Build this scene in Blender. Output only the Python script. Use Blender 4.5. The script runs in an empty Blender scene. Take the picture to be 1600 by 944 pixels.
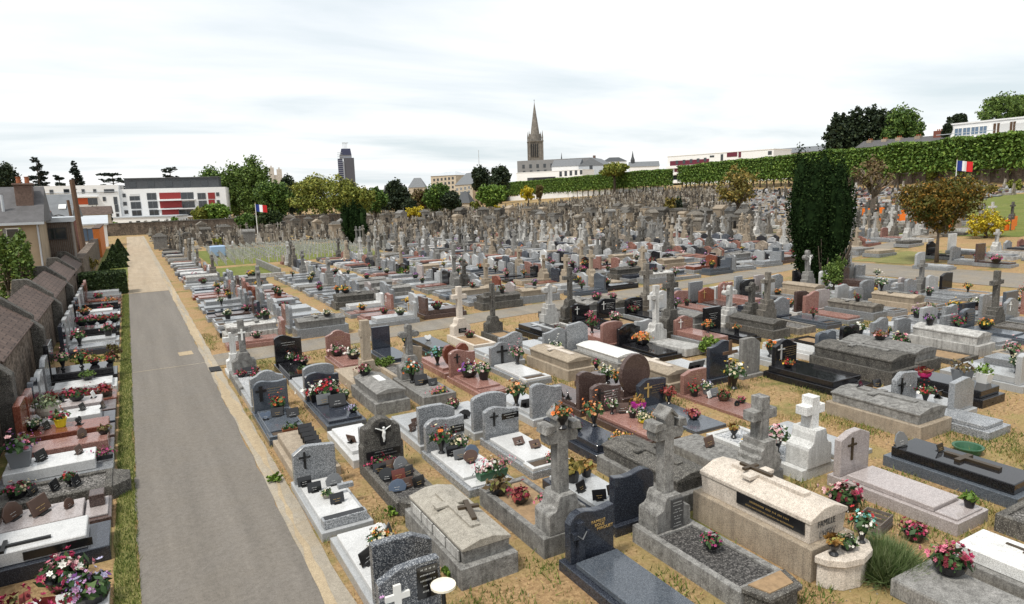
import bpy, bmesh, math, random
import numpy as np
from mathutils import Vector, Matrix
R = math.radians
rnd = random.Random(11)
sc = bpy.context.scene
col = sc.collection

# ------------------------------------------------------------ camera
H = 5.6; FPX = 1050.0
YAW, PITCH, ROLL = R(29.4), R(9.3), R(1.7)
_f = np.array([math.sin(YAW)*math.cos(PITCH), math.cos(YAW)*math.cos(PITCH), -math.sin(PITCH)])
_r = np.array([math.cos(YAW), -math.sin(YAW), 0.0]); _u = np.cross(_r, _f)
_r, _u = math.cos(ROLL)*_r - math.sin(ROLL)*_u, math.cos(ROLL)*_u + math.sin(ROLL)*_r
cd = bpy.data.cameras.new('camera'); cam = bpy.data.objects.new('camera', cd); col.objects.link(cam)
cd.sensor_width = 36; cd.lens = 36*FPX/1600; cd.clip_start = .1; cd.clip_end = 6000
cam.matrix_world = Matrix(((_r[0], _u[0], -_f[0], 0), (_r[1], _u[1], -_f[1], 0), (_r[2], _u[2], -_f[2], H), (0, 0, 0, 1)))
sc.camera = cam
def cw(px, py, z):                      # a point of the photograph at a given depth, as a point of the place
    d = _f + _r*(px-800)/FPX + _u*(472-py)/FPX
    return Vector((float(d[0]*z), float(d[1]*z), float(H+d[2]*z)))
def proj(x, y, z):
    d = np.array((x, y, z-H)); dz = float(d@_f)
    if dz < .3: return -9999, -9999, dz
    return 800+FPX*float(d@_r)/dz, 472-FPX*float(d@_u)/dz, dz

# ------------------------------------------------------------ sky, sun, exposure
SUN_EL, SUN_AZ = R(60), R(-108)          # azimuth from +Y towards +X
w = bpy.data.worlds.new('World'); sc.world = w; w.use_nodes = True
nt = w.node_tree; nt.nodes.clear()
def wn(t, **k):
    n = nt.nodes.new(t)
    for a, b in k.items(): setattr(n, a, b)
    return n
out = wn('ShaderNodeOutputWorld'); bg = wn('ShaderNodeBackground'); bg.inputs[1].default_value = .1
sky = wn('ShaderNodeTexSky', sky_type='NISHITA', sun_disc=False, sun_elevation=SUN_EL, sun_rotation=SUN_AZ, air_density=1.2, dust_density=2.0)
tc = wn('ShaderNodeTexCoord'); sx = wn('ShaderNodeSeparateXYZ')
nt.links.new(tc.outputs['Generated'], sx.inputs[0])
mx = wn('ShaderNodeMath', operation='MAXIMUM'); mx.inputs[1].default_value = 0.0; nt.links.new(sx.outputs[2], mx.inputs[0])
ad = wn('ShaderNodeMath', operation='ADD'); ad.inputs[1].default_value = .09; nt.links.new(mx.outputs[0], ad.inputs[0])
dv = wn('ShaderNodeVectorMath', operation='DIVIDE'); cb = wn('ShaderNodeCombineXYZ')
for k in range(3): nt.links.new(ad.outputs[0], cb.inputs[k])
nt.links.new(tc.outputs['Generated'], dv.inputs[0]); nt.links.new(cb.outputs[0], dv.inputs[1])
mp = wn('ShaderNodeMapping'); mp.inputs['Scale'].default_value = (.62, 1.3, 0); mp.inputs['Rotation'].default_value = (0, 0, R(38)); mp.inputs['Location'].default_value = (3.1, 1.7, 0)
nt.links.new(dv.outputs[0], mp.inputs[0])
no = wn('ShaderNodeTexNoise'); no.inputs['Scale'].default_value = .62; no.inputs['Detail'].default_value = 7; no.inputs['Roughness'].default_value = .55; no.inputs['Distortion'].default_value = .35
nt.links.new(mp.outputs[0], no.inputs['Vector'])
rp = wn('ShaderNodeValToRGB'); e = rp.color_ramp.elements
e[0].position = .30; e[0].color = (.66, .735, .775, 1); e[1].position = .60; e[1].color = (1, 1, 1, 1)
m1 = e.new(.45); m1.color = (.83, .87, .895, 1)
nt.links.new(no.outputs[0], rp.inputs[0])
vs = wn('ShaderNodeVectorMath', operation='SCALE'); vs.inputs['Scale'].default_value = 6.55; nt.links.new(rp.outputs[0], vs.inputs[0])
mixw = wn('ShaderNodeMix', data_type='RGBA'); mixw.inputs[0].default_value = .9
nt.links.new(sky.outputs[0], mixw.inputs[6]); nt.links.new(vs.outputs[0], mixw.inputs[7])
nt.links.new(mixw.outputs[2], bg.inputs[0]); nt.links.new(bg.outputs[0], out.inputs[0])
sl = bpy.data.lights.new('sun', 'SUN'); sl.energy = 1.9; sl.angle = R(10); sl.color = (1, .95, .87)
so = bpy.data.objects.new('sun', sl); col.objects.link(so)
sd = Vector((math.sin(SUN_AZ)*math.cos(SUN_EL), math.cos(SUN_AZ)*math.cos(SUN_EL), math.sin(SUN_EL)))
so.rotation_euler = sd.to_track_quat('Z', 'Y').to_euler()
sc.view_settings.view_transform = 'Standard'; sc.view_settings.look = 'None'; sc.view_settings.gamma = 1
sc.view_settings.exposure = .82
sc.cycles.max_bounces = 5; sc.cycles.diffuse_bounces = 2; sc.cycles.glossy_bounces = 2; sc.cycles.transmission_bounces = 2

# ------------------------------------------------------------ materials
class N:
    def __init__(s, name):
        s.m = bpy.data.materials.new(name); s.m.use_nodes = True; s.t = s.m.node_tree
        s.b = s.t.nodes['Principled BSDF']
    def n(s, t, ins=None, **k):
        x = s.t.nodes.new(t)
        for a, b in k.items(): setattr(x, a, b)
        for a, b in (ins or {}).items(): s.put(x.inputs[a], b)
        return x
    def put(s, sock, v):
        if isinstance(v, bpy.types.NodeSocket): s.t.links.new(v, sock)
        elif isinstance(v, tuple) and len(v) == 3 and sock.type == 'RGBA': sock.default_value = (*v, 1)
        else: sock.default_value = v
    def coord(s, which='Object', rand=True, scale=None):
        c = s.n('ShaderNodeTexCoord').outputs[which]
        if rand:
            oi = s.n('ShaderNodeObjectInfo').outputs['Random']
            k = s.n('ShaderNodeMath', {0: oi, 1: 37.0}, operation='MULTIPLY').outputs[0]
            c = s.n('ShaderNodeVectorMath', {0: c, 1: k}, operation='ADD').outputs[0]
        if scale: c = s.n('ShaderNodeVectorMath', {0: c, 1: scale}, operation='MULTIPLY').outputs[0]
        return c
    def noise(s, c, scale, detail=4, rough=.6, dist=0):
        return s.n('ShaderNodeTexNoise', {'Vector': c, 'Scale': scale, 'Detail': detail, 'Roughness': rough, 'Distortion': dist}).outputs[0]
    def ramp(s, fac, stops, const=False):
        r = s.n('ShaderNodeValToRGB', {0: fac}); e = r.color_ramp.elements
        if const: r.color_ramp.interpolation = 'CONSTANT'
        while len(e) < len(stops): e.new(.5)
        for k, (p, c) in enumerate(stops):
            e[k].position = p; e[k].color = (*c, 1) if isinstance(c, tuple) else (c, c, c, 1)
        return r.outputs[0]
    def mix(s, fac, a, b, mode='MIX'):
        x = s.n('ShaderNodeMix', data_type='RGBA', blend_type=mode)
        s.put(x.inputs[0], fac); s.put(x.inputs[6], a); s.put(x.inputs[7], b); return x.outputs[2]
    def math(s, op, a, b=0.0): return s.n('ShaderNodeMath', {0: a, 1: b}, operation=op).outputs[0]
    def bump(s, h, strength=.3, dist=.01):
        s.t.links.new(s.n('ShaderNodeBump', {'Strength': strength, 'Distance': dist, 'Height': h}).outputs[0], s.b.inputs['Normal'])
    def var(s, c, amt):
        oi = s.n('ShaderNodeObjectInfo').outputs['Random']
        v = s.n('ShaderNodeMapRange', {0: oi, 3: 1-amt, 4: 1+amt}).outputs[0]
        return s.n('ShaderNodeVectorMath', {0: c, 'Scale': v}, operation='SCALE').outputs[0]
    def done(s, c, rough=.6, spec=.5, metal=0):
        s.put(s.b.inputs['Base Color'], c); s.put(s.b.inputs['Roughness'], rough)
        s.b.inputs['Specular IOR Level'].default_value = spec; s.b.inputs['Metallic'].default_value = metal
        return s.m
M = {}
def granite(k, a, b, c, scale=75, rough=.2, var=.1, grime=.25):
    g = N(k); co = g.coord()
    v = g.n('ShaderNodeTexVoronoi', {'Vector': co, 'Scale': scale}).outputs['Color']
    r = g.n('ShaderNodeSeparateColor', {0: v}).outputs[0]
    base = g.ramp(r, [(0, a), (.38, b), (.78, c)], True)
    big = g.noise(co, 1.6, 5, .6); base = g.mix(.55, base, g.ramp(big, [(.3, .72), (.7, 1.0)]), 'MULTIPLY')
    st = g.noise(g.coord(scale=(7, 7, .7)), 1.0, 5, .65)
    base = g.mix(g.math('MULTIPLY', g.ramp(st, [(.5, 0.0), (.72, 1.0)]), grime), base, tuple(x*.35 for x in b))
    rr = g.ramp(g.noise(co, 6, 4), [(.35, rough*.8), (.75, rough*1.9)])
    M[k] = g.done(g.var(base, var), rr)
granite('granite_grey', (.15, .16, .17), (.24, .25, .26), (.36, .37, .38), 100, .2, .14)
granite('granite_light', (.33, .34, .345), (.40, .41, .415), (.47, .48, .48), 120, .2, .1)
granite('granite_speckled', (.04, .045, .055), (.10, .11, .125), (.36, .37, .38), 80, .25, .05, .1)
granite('granite_pale_speckled', (.12, .13, .14), (.27, .28, .29), (.46, .47, .48), 88, .22, .05, .1)
granite('granite_blue', (.055, .065, .08), (.085, .10, .12), (.135, .15, .17), 110, .11, .1, .1)  # tone lightened to put the sky's reflection into the polished slab colour
granite('granite_navy', (.018, .021, .03), (.028, .033, .045), (.07, .08, .1), 120, .1, .1, .1)
granite('granite_black', (.008, .008, .010), (.012, .012, .014), (.03, .03, .033), 120, .07, .1, .1)
granite('granite_pink', (.19, .085, .07), (.30, .155, .125), (.40, .25, .21), 95, .2, .12)
granite('granite_red', (.13, .036, .022), (.20, .06, .036), (.28, .11, .07), 95, .18, .12)
granite('granite_brown', (.055, .034, .03), (.085, .055, .048), (.15, .105, .09), 95, .18, .12)
granite('granite_rose', (.30, .26, .25), (.40, .355, .34), (.52, .47, .455), 110, .2, .08)
granite('granite_white', (.5, .5, .49), (.6, .6, .59), (.68, .68, .67), 110, .18, .06)
def oldstone(k, a, b, dirt, amt=.6, rough=.9, lich=.25, streak=.55, var=.15):
    g = N(k); co = g.coord()
    n1 = g.noise(co, 2.2, 8, .68); base = g.mix(g.ramp(n1, [(.3, 0.0), (.7, 1.0)]), a, b)
    n2 = g.noise(co, 7.5, 9, .78, .3); base = g.mix(g.math('MULTIPLY', g.ramp(n2, [(.44, 0.0), (.62, 1.0)]), amt), base, dirt)
    st = g.noise(g.coord(scale=(9, 9, .6)), 1.0, 6, .7)
    base = g.mix(g.math('MULTIPLY', g.ramp(st, [(.46, 0.0), (.66, 1.0)]), streak), base, tuple(x*.8 for x in dirt))
    nl = g.noise(co, 48, 5, .75); base = g.mix(g.math('MULTIPLY', g.ramp(nl, [(.55, 0.0), (.60, 1.0)]), lich*1.5), base, (.46, .45, .40))
    nd = g.noise(co, 65, 5, .8); base = g.mix(.8, base, g.ramp(nd, [(.36, .3), (.56, 1.15)]), 'MULTIPLY')
    g.bump(g.noise(co, 70, 5, .7), .2, .005)
    M[k] = g.done(g.var(base, var), rough, .25)
oldstone('stone_old', (0.200, 0.176, 0.144), (0.272, 0.244, 0.208), (0.048, 0.044, 0.040), .75)
oldstone('stone_dark', (0.088, 0.082, 0.071), (0.136, 0.126, 0.112), (0.024, 0.022, 0.022), .75, lich=.35)
oldstone('stone_grey', (0.240, 0.236, 0.224), (0.320, 0.312, 0.296), (0.068, 0.064, 0.060), .7)
oldstone('stone_beige', (0.352, 0.286, 0.211), (0.440, 0.370, 0.282), (0.141, 0.114, 0.088), .35, lich=.1, streak=.35)
oldstone('stone_cream', (.60, .53, .45), (.68, .61, .53), (.30, .25, .2), .25, lich=.0, streak=.3, var=.04)
oldstone('stone_white', (0.504, 0.495, 0.468), (0.612, 0.603, 0.576), (0.153, 0.144, 0.135), .45, lich=.1, streak=.6)
oldstone('stone_lid', (.31, .285, .24), (.42, .39, .335), (.10, .09, .075), .4, lich=.15, streak=.2)
oldstone('concrete', (0.230, 0.225, 0.212), (0.306, 0.297, 0.281), (0.085, 0.081, 0.076), .5, lich=.12)
oldstone('marble_white', (.66, .66, .64), (.74, .74, .72), (.32, .31, .29), .25, .5, lich=.0, streak=.35)
def plain(k, c, rough=.5, metal=0, spec=.5, var=.0, scale=None, amt=.25):
    g = N(k); b = c
    if scale: b = g.mix(amt, b, g.ramp(g.noise(g.coord(), scale, 6, .65), [(.3, .35), (.7, 1.3)]), 'MULTIPLY')
    M[k] = g.done(g.var(b, var) if var else b, rough, spec, metal)
plain('metal_dark', (.03, .03, .03), .45, .6); plain('bronze', (.10, .075, .05), .45, .8); plain('silver', (.55, .55, .53), .4, .3)
plain('gold_paint', (.42, .28, .10), .5); plain('white_paint', (.75, .75, .72), .6); plain('black_paint', (.01, .01, .011), .35)
plain('engraving', (.05, .05, .05), .7); plain('pot_black', (.012, .012, .014), .3); plain('pot_grey', (.16, .17, .18), .6)
plain('pot_terracotta', (.30, .10, .04), .8, scale=9); plain('pot_green', (.03, .10, .05), .45); plain('pot_pink', (.6, .03, .18), .4); plain('pot_yellow', (.75, .62, .03), .4)
plain('pot_stone', (.33, .30, .25), .9, scale=18); plain('pot_magenta', (.5, .03, .33), .45); plain('plaque_black', (.012, .012, .013), .12, spec=.6)
plain('plaque_brown', (.10, .06, .045), .25, scale=14); plain('plaque_grey', (.14, .145, .15), .25, scale=30); plain('plaque_white', (.7, .7, .68), .4)
plain('plaque_red', (.14, .04, .03), .25); plain('plaque_blue', (.08, .11, .16), .25, scale=20)
plain('glass', (.02, .025, .03), .06, spec=.8); plain('glass_blue', (.10, .16, .24), .06, spec=.8); plain('bulb_cream', (.8, .74, .6), .5)
plain('wood_grey', (.16, .135, .115), .85, scale=7, amt=.6); plain('wood_brown', (.10, .055, .03), .85, scale=6, amt=.5); plain('bark', (.09, .07, .05), .95, scale=9, amt=.6)
plain('bark_pale', (.19, .15, .115), .95, scale=9, amt=.6)
plain('render_white', (.8, .8, .79), .8, scale=.35, amt=.06); plain('render_grey', (.22, .22, .22), .8, scale=.4, amt=.2); plain('render_cream', (.50, .43, .33), .85, scale=.6, amt=.3)
plain('render_tan', (.36, .28, .19), .85, scale=.8, amt=.35); plain('slate', (.095, .092, .095), .7, scale=2.5, amt=.5); plain('slate_dark', (.055, .06, .066), .7, scale=1.5, amt=.3)
plain('slate_light', (.155, .165, .175), .7, scale=1.5, amt=.35)
plain('zinc', (.45, .48, .51), .5, scale=1, amt=.2); plain('brick_red', (.20, .07, .05), .9, scale=12, amt=.5); plain('brick_brown', (.15, .10, .08), .9, scale=10, amt=.6)
plain('panel_red', (.26, .02, .02), .6); plain('panel_orange', (.52, .085, .02), .6); plain('panel_wine', (.12, .012, .03), .6); plain('render_orange', (.55, .16, .03), .85, scale=3, amt=.4)
plain('shutter', (.6, .6, .59), .6); plain('flag_blue', (.012, .035, .22), .8); plain('flag_white', (.8, .8, .8), .8); plain('flag_red', (.6, .015, .02), .8)
plain('tower_blue', (.028, .032, .075), .35, scale=.2, amt=.2); plain('tower_grey', (.075, .075, .09), .35); plain('tower_light', (.26, .28, .32), .5)
plain('orange_mesh', (.85, .2, .02), .8); plain('soil', (.085, .06, .04), 1, scale=12, amt=.6); plain('soil_sandy', (.30, .2, .11), 1, scale=9, amt=.5)
plain('tank_blue', (.30, .42, .6), .5); plain('spire_stone', (.19, .175, .155), .9, scale=.45, amt=.75); plain('cathedral_stone', (.52, .48, .43), .9, scale=.5, amt=.4)
def chips(k, a, b, c, scale=55):
    g = N(k); co = g.coord(); v = g.n('ShaderNodeTexVoronoi', {'Vector': co, 'Scale': scale})
    r = g.n('ShaderNodeSeparateColor', {0: v.outputs['Color']}).outputs[0]
    base = g.ramp(r, [(0, a), (.35, b), (.75, c)], True)
    base = g.mix(.7, base, g.ramp(v.outputs['Distance'], [(.1, 1.0), (.7, .25)]), 'MULTIPLY')
    g.bump(v.outputs['Distance'], -.8, .02); M[k] = g.done(base, .9, .3)
chips('gravel_grey', (.08, .075, .07), (.2, .19, .175), (.36, .34, .32), 38)
chips('gravel_dark', (.045, .043, .042), (.10, .095, .09), (.2, .19, .18), 45)
chips('gravel_white', (.3, .32, .34), (.62, .63, .64), (.78, .78, .77), 45)
def leafmat(k, a, b, c=None, scale=1.2, rough=.6):
    g = N(k); co = g.coord(rand=True)
    ri = g.n('ShaderNodeNewGeometry').outputs['Random Per Island']
    base = g.mix(g.ramp(g.noise(co, scale, 3, .6), [(.36, 0.0), (.64, 1.0)]), a, b)
    if c: base = g.mix(g.ramp(ri, [(.72, 0.0), (.95, 1.0)]), base, c)
    base = g.mix(.6, base, g.ramp(ri, [(0, .55), (1, 1.35)]), 'MULTIPLY')
    M[k] = g.done(base, rough, .25 if rough < .9 else .04)
leafmat('leaf_green', (0.039, 0.078, 0.018), (0.091, 0.163, 0.029), (0.143, 0.208, 0.039)); leafmat('leaf_mid', (0.056, 0.100, 0.020), (0.112, 0.175, 0.033), (0.163, 0.225, 0.050))
leafmat('leaf_lime', (0.115, 0.149, 0.025), (0.218, 0.236, 0.040), (0.287, 0.276, 0.057)); leafmat('leaf_dark', (0.014, 0.025, 0.014), (0.030, 0.048, 0.021), (0.046, 0.063, 0.025))
leafmat('leaf_yew', (.008, .018, .006), (.016, .032, .010), (.028, .048, .014), 3, .95); leafmat('leaf_cedar', (.022, .036, .03), (.045, .062, .05), (.06, .075, .055))
leafmat('leaf_maple', (.075, .095, .018), (.15, .10, .017), (.25, .125, .018), .9); leafmat('leaf_gold', (.13, .12, .03), (.22, .18, .045), (.26, .17, .04))
leafmat('leaf_yellow', (.30, .25, .02), (.48, .38, .02), (.55, .42, .03), 3); leafmat('leaf_hedge', (0.060, 0.118, 0.021), (0.127, 0.220, 0.034), (0.203, 0.287, 0.060), .6)
leafmat('leaf_hedge_dark', (.018, .034, .012), (.035, .06, .016), (.055, .08, .022), 1.5); leafmat('leaf_brown', (.11, .075, .035), (.16, .11, .05), (.12, .13, .03), 1.2)
leafmat('leaf_bright', (.07, .13, .02), (.13, .22, .03), (.2, .28, .05)); leafmat('leaf_grey', (.10, .14, .07), (.17, .21, .11), (.2, .22, .13), 5)
leafmat('leaf_lavender', (.07, .12, .035), (.14, .19, .07), (.22, .25, .13), 5); leafmat('leaf_pot', (.025, .06, .02), (.05, .10, .03), (.09, .14, .05), 8); leafmat('leaf_dry', (.26, .13, .03), (.35, .2, .06), (.2, .2, .05), 8); leafmat('leaf_heather', (.20, .03, .03), (.30, .07, .05), (.12, .12, .04), 8)
leafmat('dry_grass', (.26, .19, .07), (.46, .36, .15), (.15, .14, .04), .8, .8); leafmat('green_grass', (.055, .095, .015), (.13, .17, .03), (.27, .26, .08), .8, .8)
PET = {'orange': (.75, .19, .02), 'peach': (.85, .42, .17), 'pink': (.65, .16, .24), 'palepink': (.72, .42, .42), 'red': (.5, .02, .025), 'crimson': (.42, .02, .09), 'white': (.8, .78, .7),
       'yellow': (.8, .5, .02), 'purple': (.26, .08, .36), 'mauve': (.5, .26, .48), 'burgundy': (.20, .02, .035), 'magenta': (.55, .05, .25), 'lilac': (.42, .40, .58), 'cream': (.75, .66, .42), 'teal': (.12, .42, .36), 'rust': (.34, .07, .03)}
PET = {k: tuple(v*.86+.14*(c[0]*.3+c[1]*.5+c[2]*.2) for v in c) for k, c in PET.items()}
for k, c in PET.items():
    g = N('petal_'+k); ri = g.n('ShaderNodeNewGeometry').outputs['Random Per Island']
    M['petal_'+k] = g.done(g.mix(.7, c, g.ramp(ri, [(0, .5), (1, 1.25)]), 'MULTIPLY'), .7, .2)
# ------------------------------------------------------------ ground
SL, SR = 24.0, 98.0
def ter(x, y):
    u = .936*x-.352*y; t = min(max((u-SL)/(SR-SL), 0), 1)
    s = min(max((u-92.5)/3, 0), 1)
    return (4.3*t*t*(3-2*t) + 1.5*s*s*(3-2*s)*min(max((u-92)*9, 0), 1)) + min(max(u-SR, 0)*.03, 2.2)
def patha(x): return 24.5+.13*(x-2.3)
# ------------------------------------------------------------ geometry helpers
class MB:
    def __init__(s): s.v = []; s.f = []; s.m = []
    def add(s, vs, fs, mi=0):
        o = len(s.v); s.v += [tuple(p) for p in vs]
        for f in fs: s.f.append(tuple(i+o for i in f)); s.m.append(mi)
        return s
    def box(s, x0, x1, y0, y1, z0, z1, mi=0):
        return s.add([(x0,y0,z0),(x1,y0,z0),(x1,y1,z0),(x0,y1,z0),(x0,y0,z1),(x1,y0,z1),(x1,y1,z1),(x0,y1,z1)],
                     [(3,2,1,0),(4,5,6,7),(0,1,5,4),(1,2,6,5),(2,3,7,6),(3,0,4,7)], mi)
    def ext(s, lo, hi, mi=0):
        n = len(lo)
        return s.add(lo+hi, [tuple(range(n-1,-1,-1)), tuple(range(n,2*n))]+[(i,(i+1)%n,n+(i+1)%n,n+i) for i in range(n)], mi)
    def prism(s, p, y0, y1, mi=0): return s.ext([(x,y1,z) for x,z in p], [(x,y0,z) for x,z in p], mi)     # p: x,z counter-clockwise seen from -Y
    def prism_x(s, p, x0, x1, mi=0): return s.ext([(x0,y,z) for y,z in p], [(x1,y,z) for y,z in p], mi)   # p: y,z
    def prism_z(s, p, z0, z1, mi=0): return s.ext([(x,y,z0) for x,y in p], [(x,y,z1) for x,y in p], mi)
    def lathe(s, prof, n=12, c=(0,0,0), mi=0):
        vs = []; fs = []
        for r, z in prof:
            for k in range(n): a = 2*math.pi*k/n; vs.append((c[0]+r*math.cos(a), c[1]+r*math.sin(a), c[2]+z))
        for i in range(len(prof)-1):
            for k in range(n): a, b = i*n+k, i*n+(k+1)%n; fs.append((a, b, b+n, a+n))
        fs.append(tuple(range(n-1,-1,-1))); fs.append(tuple(range((len(prof)-1)*n, len(prof)*n)))
        return s.add(vs, fs, mi)
    def tube(s, pts, rad, n=6, mi=0):
        pts = [Vector(p) for p in pts]; vs = []; fs = []
        for i, p in enumerate(pts):
            d = (pts[min(i+1,len(pts)-1)]-pts[max(i-1,0)]).normalized()
            a = d.orthogonal().normalized() if abs(d.z) > .9 else d.cross(Vector((0,0,1))).normalized(); b = d.cross(a)
            r = rad[i] if isinstance(rad, (list, tuple)) else rad
            for k in range(n): t = 2*math.pi*k/n; vs.append(p+a*(r*math.cos(t))+b*(r*math.sin(t)))
        for i in range(len(pts)-1):
            for k in range(n): q, w_ = i*n+k, i*n+(k+1)%n; fs.append((q, w_, w_+n, q+n))
        fs.append(tuple(range(n-1,-1,-1))); fs.append(tuple(range((len(pts)-1)*n, len(pts)*n)))
        return s.add(vs, fs, mi)
    def mesh(s, name, mats, bevel=0, smooth=False):
        me = bpy.data.meshes.new(name); me.from_pydata(s.v, [], s.f)
        for m in (mats if isinstance(mats, (list, tuple)) else [mats]): me.materials.append(M[m])
        me.polygons.foreach_set('material_index', s.m)
        bm = bmesh.new(); bm.from_mesh(me)
        bmesh.ops.recalc_face_normals(bm, faces=bm.faces)
        if bevel:
            ed = [e for e in bm.edges if len(e.link_faces) == 2 and e.calc_face_angle(0) > .6]
            bmesh.ops.bevel(bm, geom=ed, offset=bevel, segments=1, affect='EDGES', clamp_overlap=True)
        bm.to_mesh(me); bm.free()
        if smooth: me.polygons.foreach_set('use_smooth', [True]*len(me.polygons))
        return me
CACHE = {}
def cm(key, fn, mats, name='m', bevel=0, smooth=False):
    k = (key, str(mats))
    if k not in CACHE:
        b = MB(); fn(b); CACHE[k] = b.mesh(name, mats, bevel, smooth)
    return CACHE[k]
def link(name, data, parent=None, loc=None, rz=0):
    o = bpy.data.objects.new(name, data); col.objects.link(o)
    if parent: o.parent = parent
    if loc is not None: o.location = loc
    if rz: o.rotation_euler = (0, 0, rz)
    return o
def tag(o, label=None, cat=None, group=None, kind=None):
    for k, v in (('label', label), ('category', cat), ('group', group), ('kind', kind)):
        if v: o[k] = v
    return o
def thing(name, label, cat, loc=(0,0,0), rz=0, group=None): return tag(link(name, None, None, loc, rz), label, cat, group)
def part(b, name, mats, parent, bevel=0, smooth=False, **k):
    o = link(name, b.mesh(name, mats, bevel, smooth), parent)
    return tag(o, **k) if k else o
def quads(P, A, B):                      # many loose four-cornered leaves as arrays
    n = len(P); V = np.empty((n, 4, 3)); V[:,0] = P-A-B; V[:,1] = P+A-B*.6; V[:,2] = P+A*.9+B; V[:,3] = P-A*.8+B*.8
    return V.reshape(-1, 3)
def mesh_np(name, V, mat, per=4):
    me = bpy.data.meshes.new(name); n = len(V)//per
    me.vertices.add(len(V)); me.vertices.foreach_set('co', np.ascontiguousarray(V, dtype=np.float32).ravel())
    me.loops.add(n*per); me.loops.foreach_set('vertex_index', np.arange(n*per, dtype=np.int32))
    me.polygons.add(n); me.polygons.foreach_set('loop_start', np.arange(0, n*per, per, dtype=np.int32))
    me.materials.append(M[mat]); me.update(calc_edges=True); return me
def leaves(rng, P, size, flat=0.0):
    n = len(P); a = rng.normal(size=(n,3)); a /= np.linalg.norm(a, axis=1)[:,None]
    b = np.cross(a, rng.normal(size=(n,3))); b /= np.linalg.norm(b, axis=1)[:,None]
    if flat: a[:,2] *= 1-flat; b[:,2] *= 1-flat
    s = size*rng.uniform(.6, 1.35, (n,1)); return quads(P, a*s*.5, b*s*.36)

# ------------------------------------------------------------ ground, lane and paths
def ground_mat():
    g = N('ground_soil'); co = g.coord(rand=False)
    sand = g.mix(g.noise(co, .9, 6, .65), (.35, .215, .10), (.55, .39, .215))
    sand = g.mix(g.ramp(g.noise(co, 14, 8, .7), [(.4, 0.0), (.62, .85)]), sand, (.19, .115, .055))
    straw = g.mix(g.noise(co, 22, 6, .75), (.15, .12, .04), (.44, .35, .155))
    base = g.mix(g.ramp(g.noise(co, .55, 7, .68), [(.49, 0.0), (.6, .75)]), sand, straw)
    green = g.mix(g.noise(co, 18, 6, .75), (.06, .085, .02), (.19, .2, .06))
    base = g.mix(g.ramp(g.noise(g.n('ShaderNodeVectorMath', {0: co, 1: (31.0, 7.0, 0.0)}, operation='ADD').outputs[0], .42, 7, .7), [(.53, 0.0), (.64, .85)]), base, green)
    sp = g.noise(co, 75, 4, .8); base = g.mix(.6, base, g.ramp(sp, [(.34, .5), (.62, 1.15)]), 'MULTIPLY')
    g.bump(g.noise(co, 16, 8, .75), .6, .05); M['ground'] = g.done(base, .95, .15)
ground_mat()
def surface(k, a, b, sc1, sc2, stain, bumpd=.006, crack=False):
    g = N(k); co = g.coord(rand=False)
    base = g.mix(g.noise(co, sc1, 7, .65), a, b)
    base = g.mix(g.ramp(g.noise(co, .8, 7, .7), [(.42, 0.0), (.7, .6)]), base, stain)
    tr = g.noise(g.coord(rand=False, scale=(2.2, .12, 1)), 1.0, 5, .6); base = g.mix(.4, base, g.ramp(tr, [(.35, .68), (.65, 1.12)]), 'MULTIPLY')
    base = g.mix(.75, base, g.ramp(g.noise(co, sc2, 4, .8), [(.32, .45), (.64, 1.25)]), 'MULTIPLY')
    base = g.mix(.55, base, g.ramp(g.noise(co, 11, 6, .75), [(.36, .72), (.62, 1.12)]), 'MULTIPLY')
    if crack:
        d = g.n('ShaderNodeTexVoronoi', {'Vector': g.n('ShaderNodeVectorMath', {0: co, 1: g.n('ShaderNodeTexNoise', {'Vector': co, 'Scale': 1.5, 'Detail': 5.0}).outputs[1]}, operation='ADD').outputs[0], 'Scale': .22}, feature='DISTANCE_TO_EDGE').outputs[0]
        base = g.mix(g.ramp(d, [(.0, .6), (.006, 0.0)]), base, (.05, .046, .04))
    g.bump(g.noise(co, sc2, 5, .8), .5, bumpd); M[k] = g.done(base, .92, .25)
surface('asphalt', (.17, .152, .132), (.225, .205, .18), 5, 95, (.195, .172, .143))
surface('sandy_lane', (.40, .32, .225), (.47, .39, .29), 2, 60, (.34, .255, .165))
surface('gutter', (.33, .29, .235), (.43, .385, .31), 3, 70, (.38, .29, .17))
surface('washed_sand', (.42, .325, .21), (.5, .41, .28), 3, 60, (.34, .26, .16))
surface('path_gravel', (.215, .195, .165), (.28, .255, .22), 2, 60, (.30, .24, .16))
surface('lawn', (.10, .13, .022), (.16, .19, .035), 3, 40, (.24, .22, .07))
surface('verge', (.17, .17, .045), (.30, .265, .11), 4, 45, (.10, .14, .03))
xs = [-2500, -800, -300, -150, -80, -50, -30] + list(np.arange(-20, 20, 2.0)) + list(np.arange(20, 240, 4.0)) + [260, 300, 380, 500, 800, 1500, 3000]
ys = [-120, -60, -30] + list(np.arange(-20, 60, 2.5)) + list(np.arange(60, 330, 6.0)) + [360, 420, 520, 700, 1000, 1600, 2600, 4200]
gb = MB(); gb.add([(x, y, ter(x, y)-.002) for y in ys for x in xs], [(j*len(xs)+i, j*len(xs)+i+1, (j+1)*len(xs)+i+1, (j+1)*len(xs)+i) for j in range(len(ys)-1) for i in range(len(xs)-1)])
tag(link('ground', gb.mesh('ground', 'ground')), 'sandy earth with dry grass under the graves', 'ground', None, 'structure')
def sheet(name, label, mat, strip, z, cat='path'):    # strip: list of (left, right) ground points
    b = MB(); v = []
    for (l, r) in strip:
        for k in range(5):
            x = l[0]+(r[0]-l[0])*k/4; y = l[1]+(r[1]-l[1])*k/4; v.append((x, y, ter(x, y)+z))
    b.add(v, [(j*5+k, j*5+k+1, j*5+k+6, j*5+k+5) for j in range(len(strip)-1) for k in range(4)])
    return tag(link(name, b.mesh(name, mat)), label, cat, None, 'structure')
jr = random.Random(3)
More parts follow.
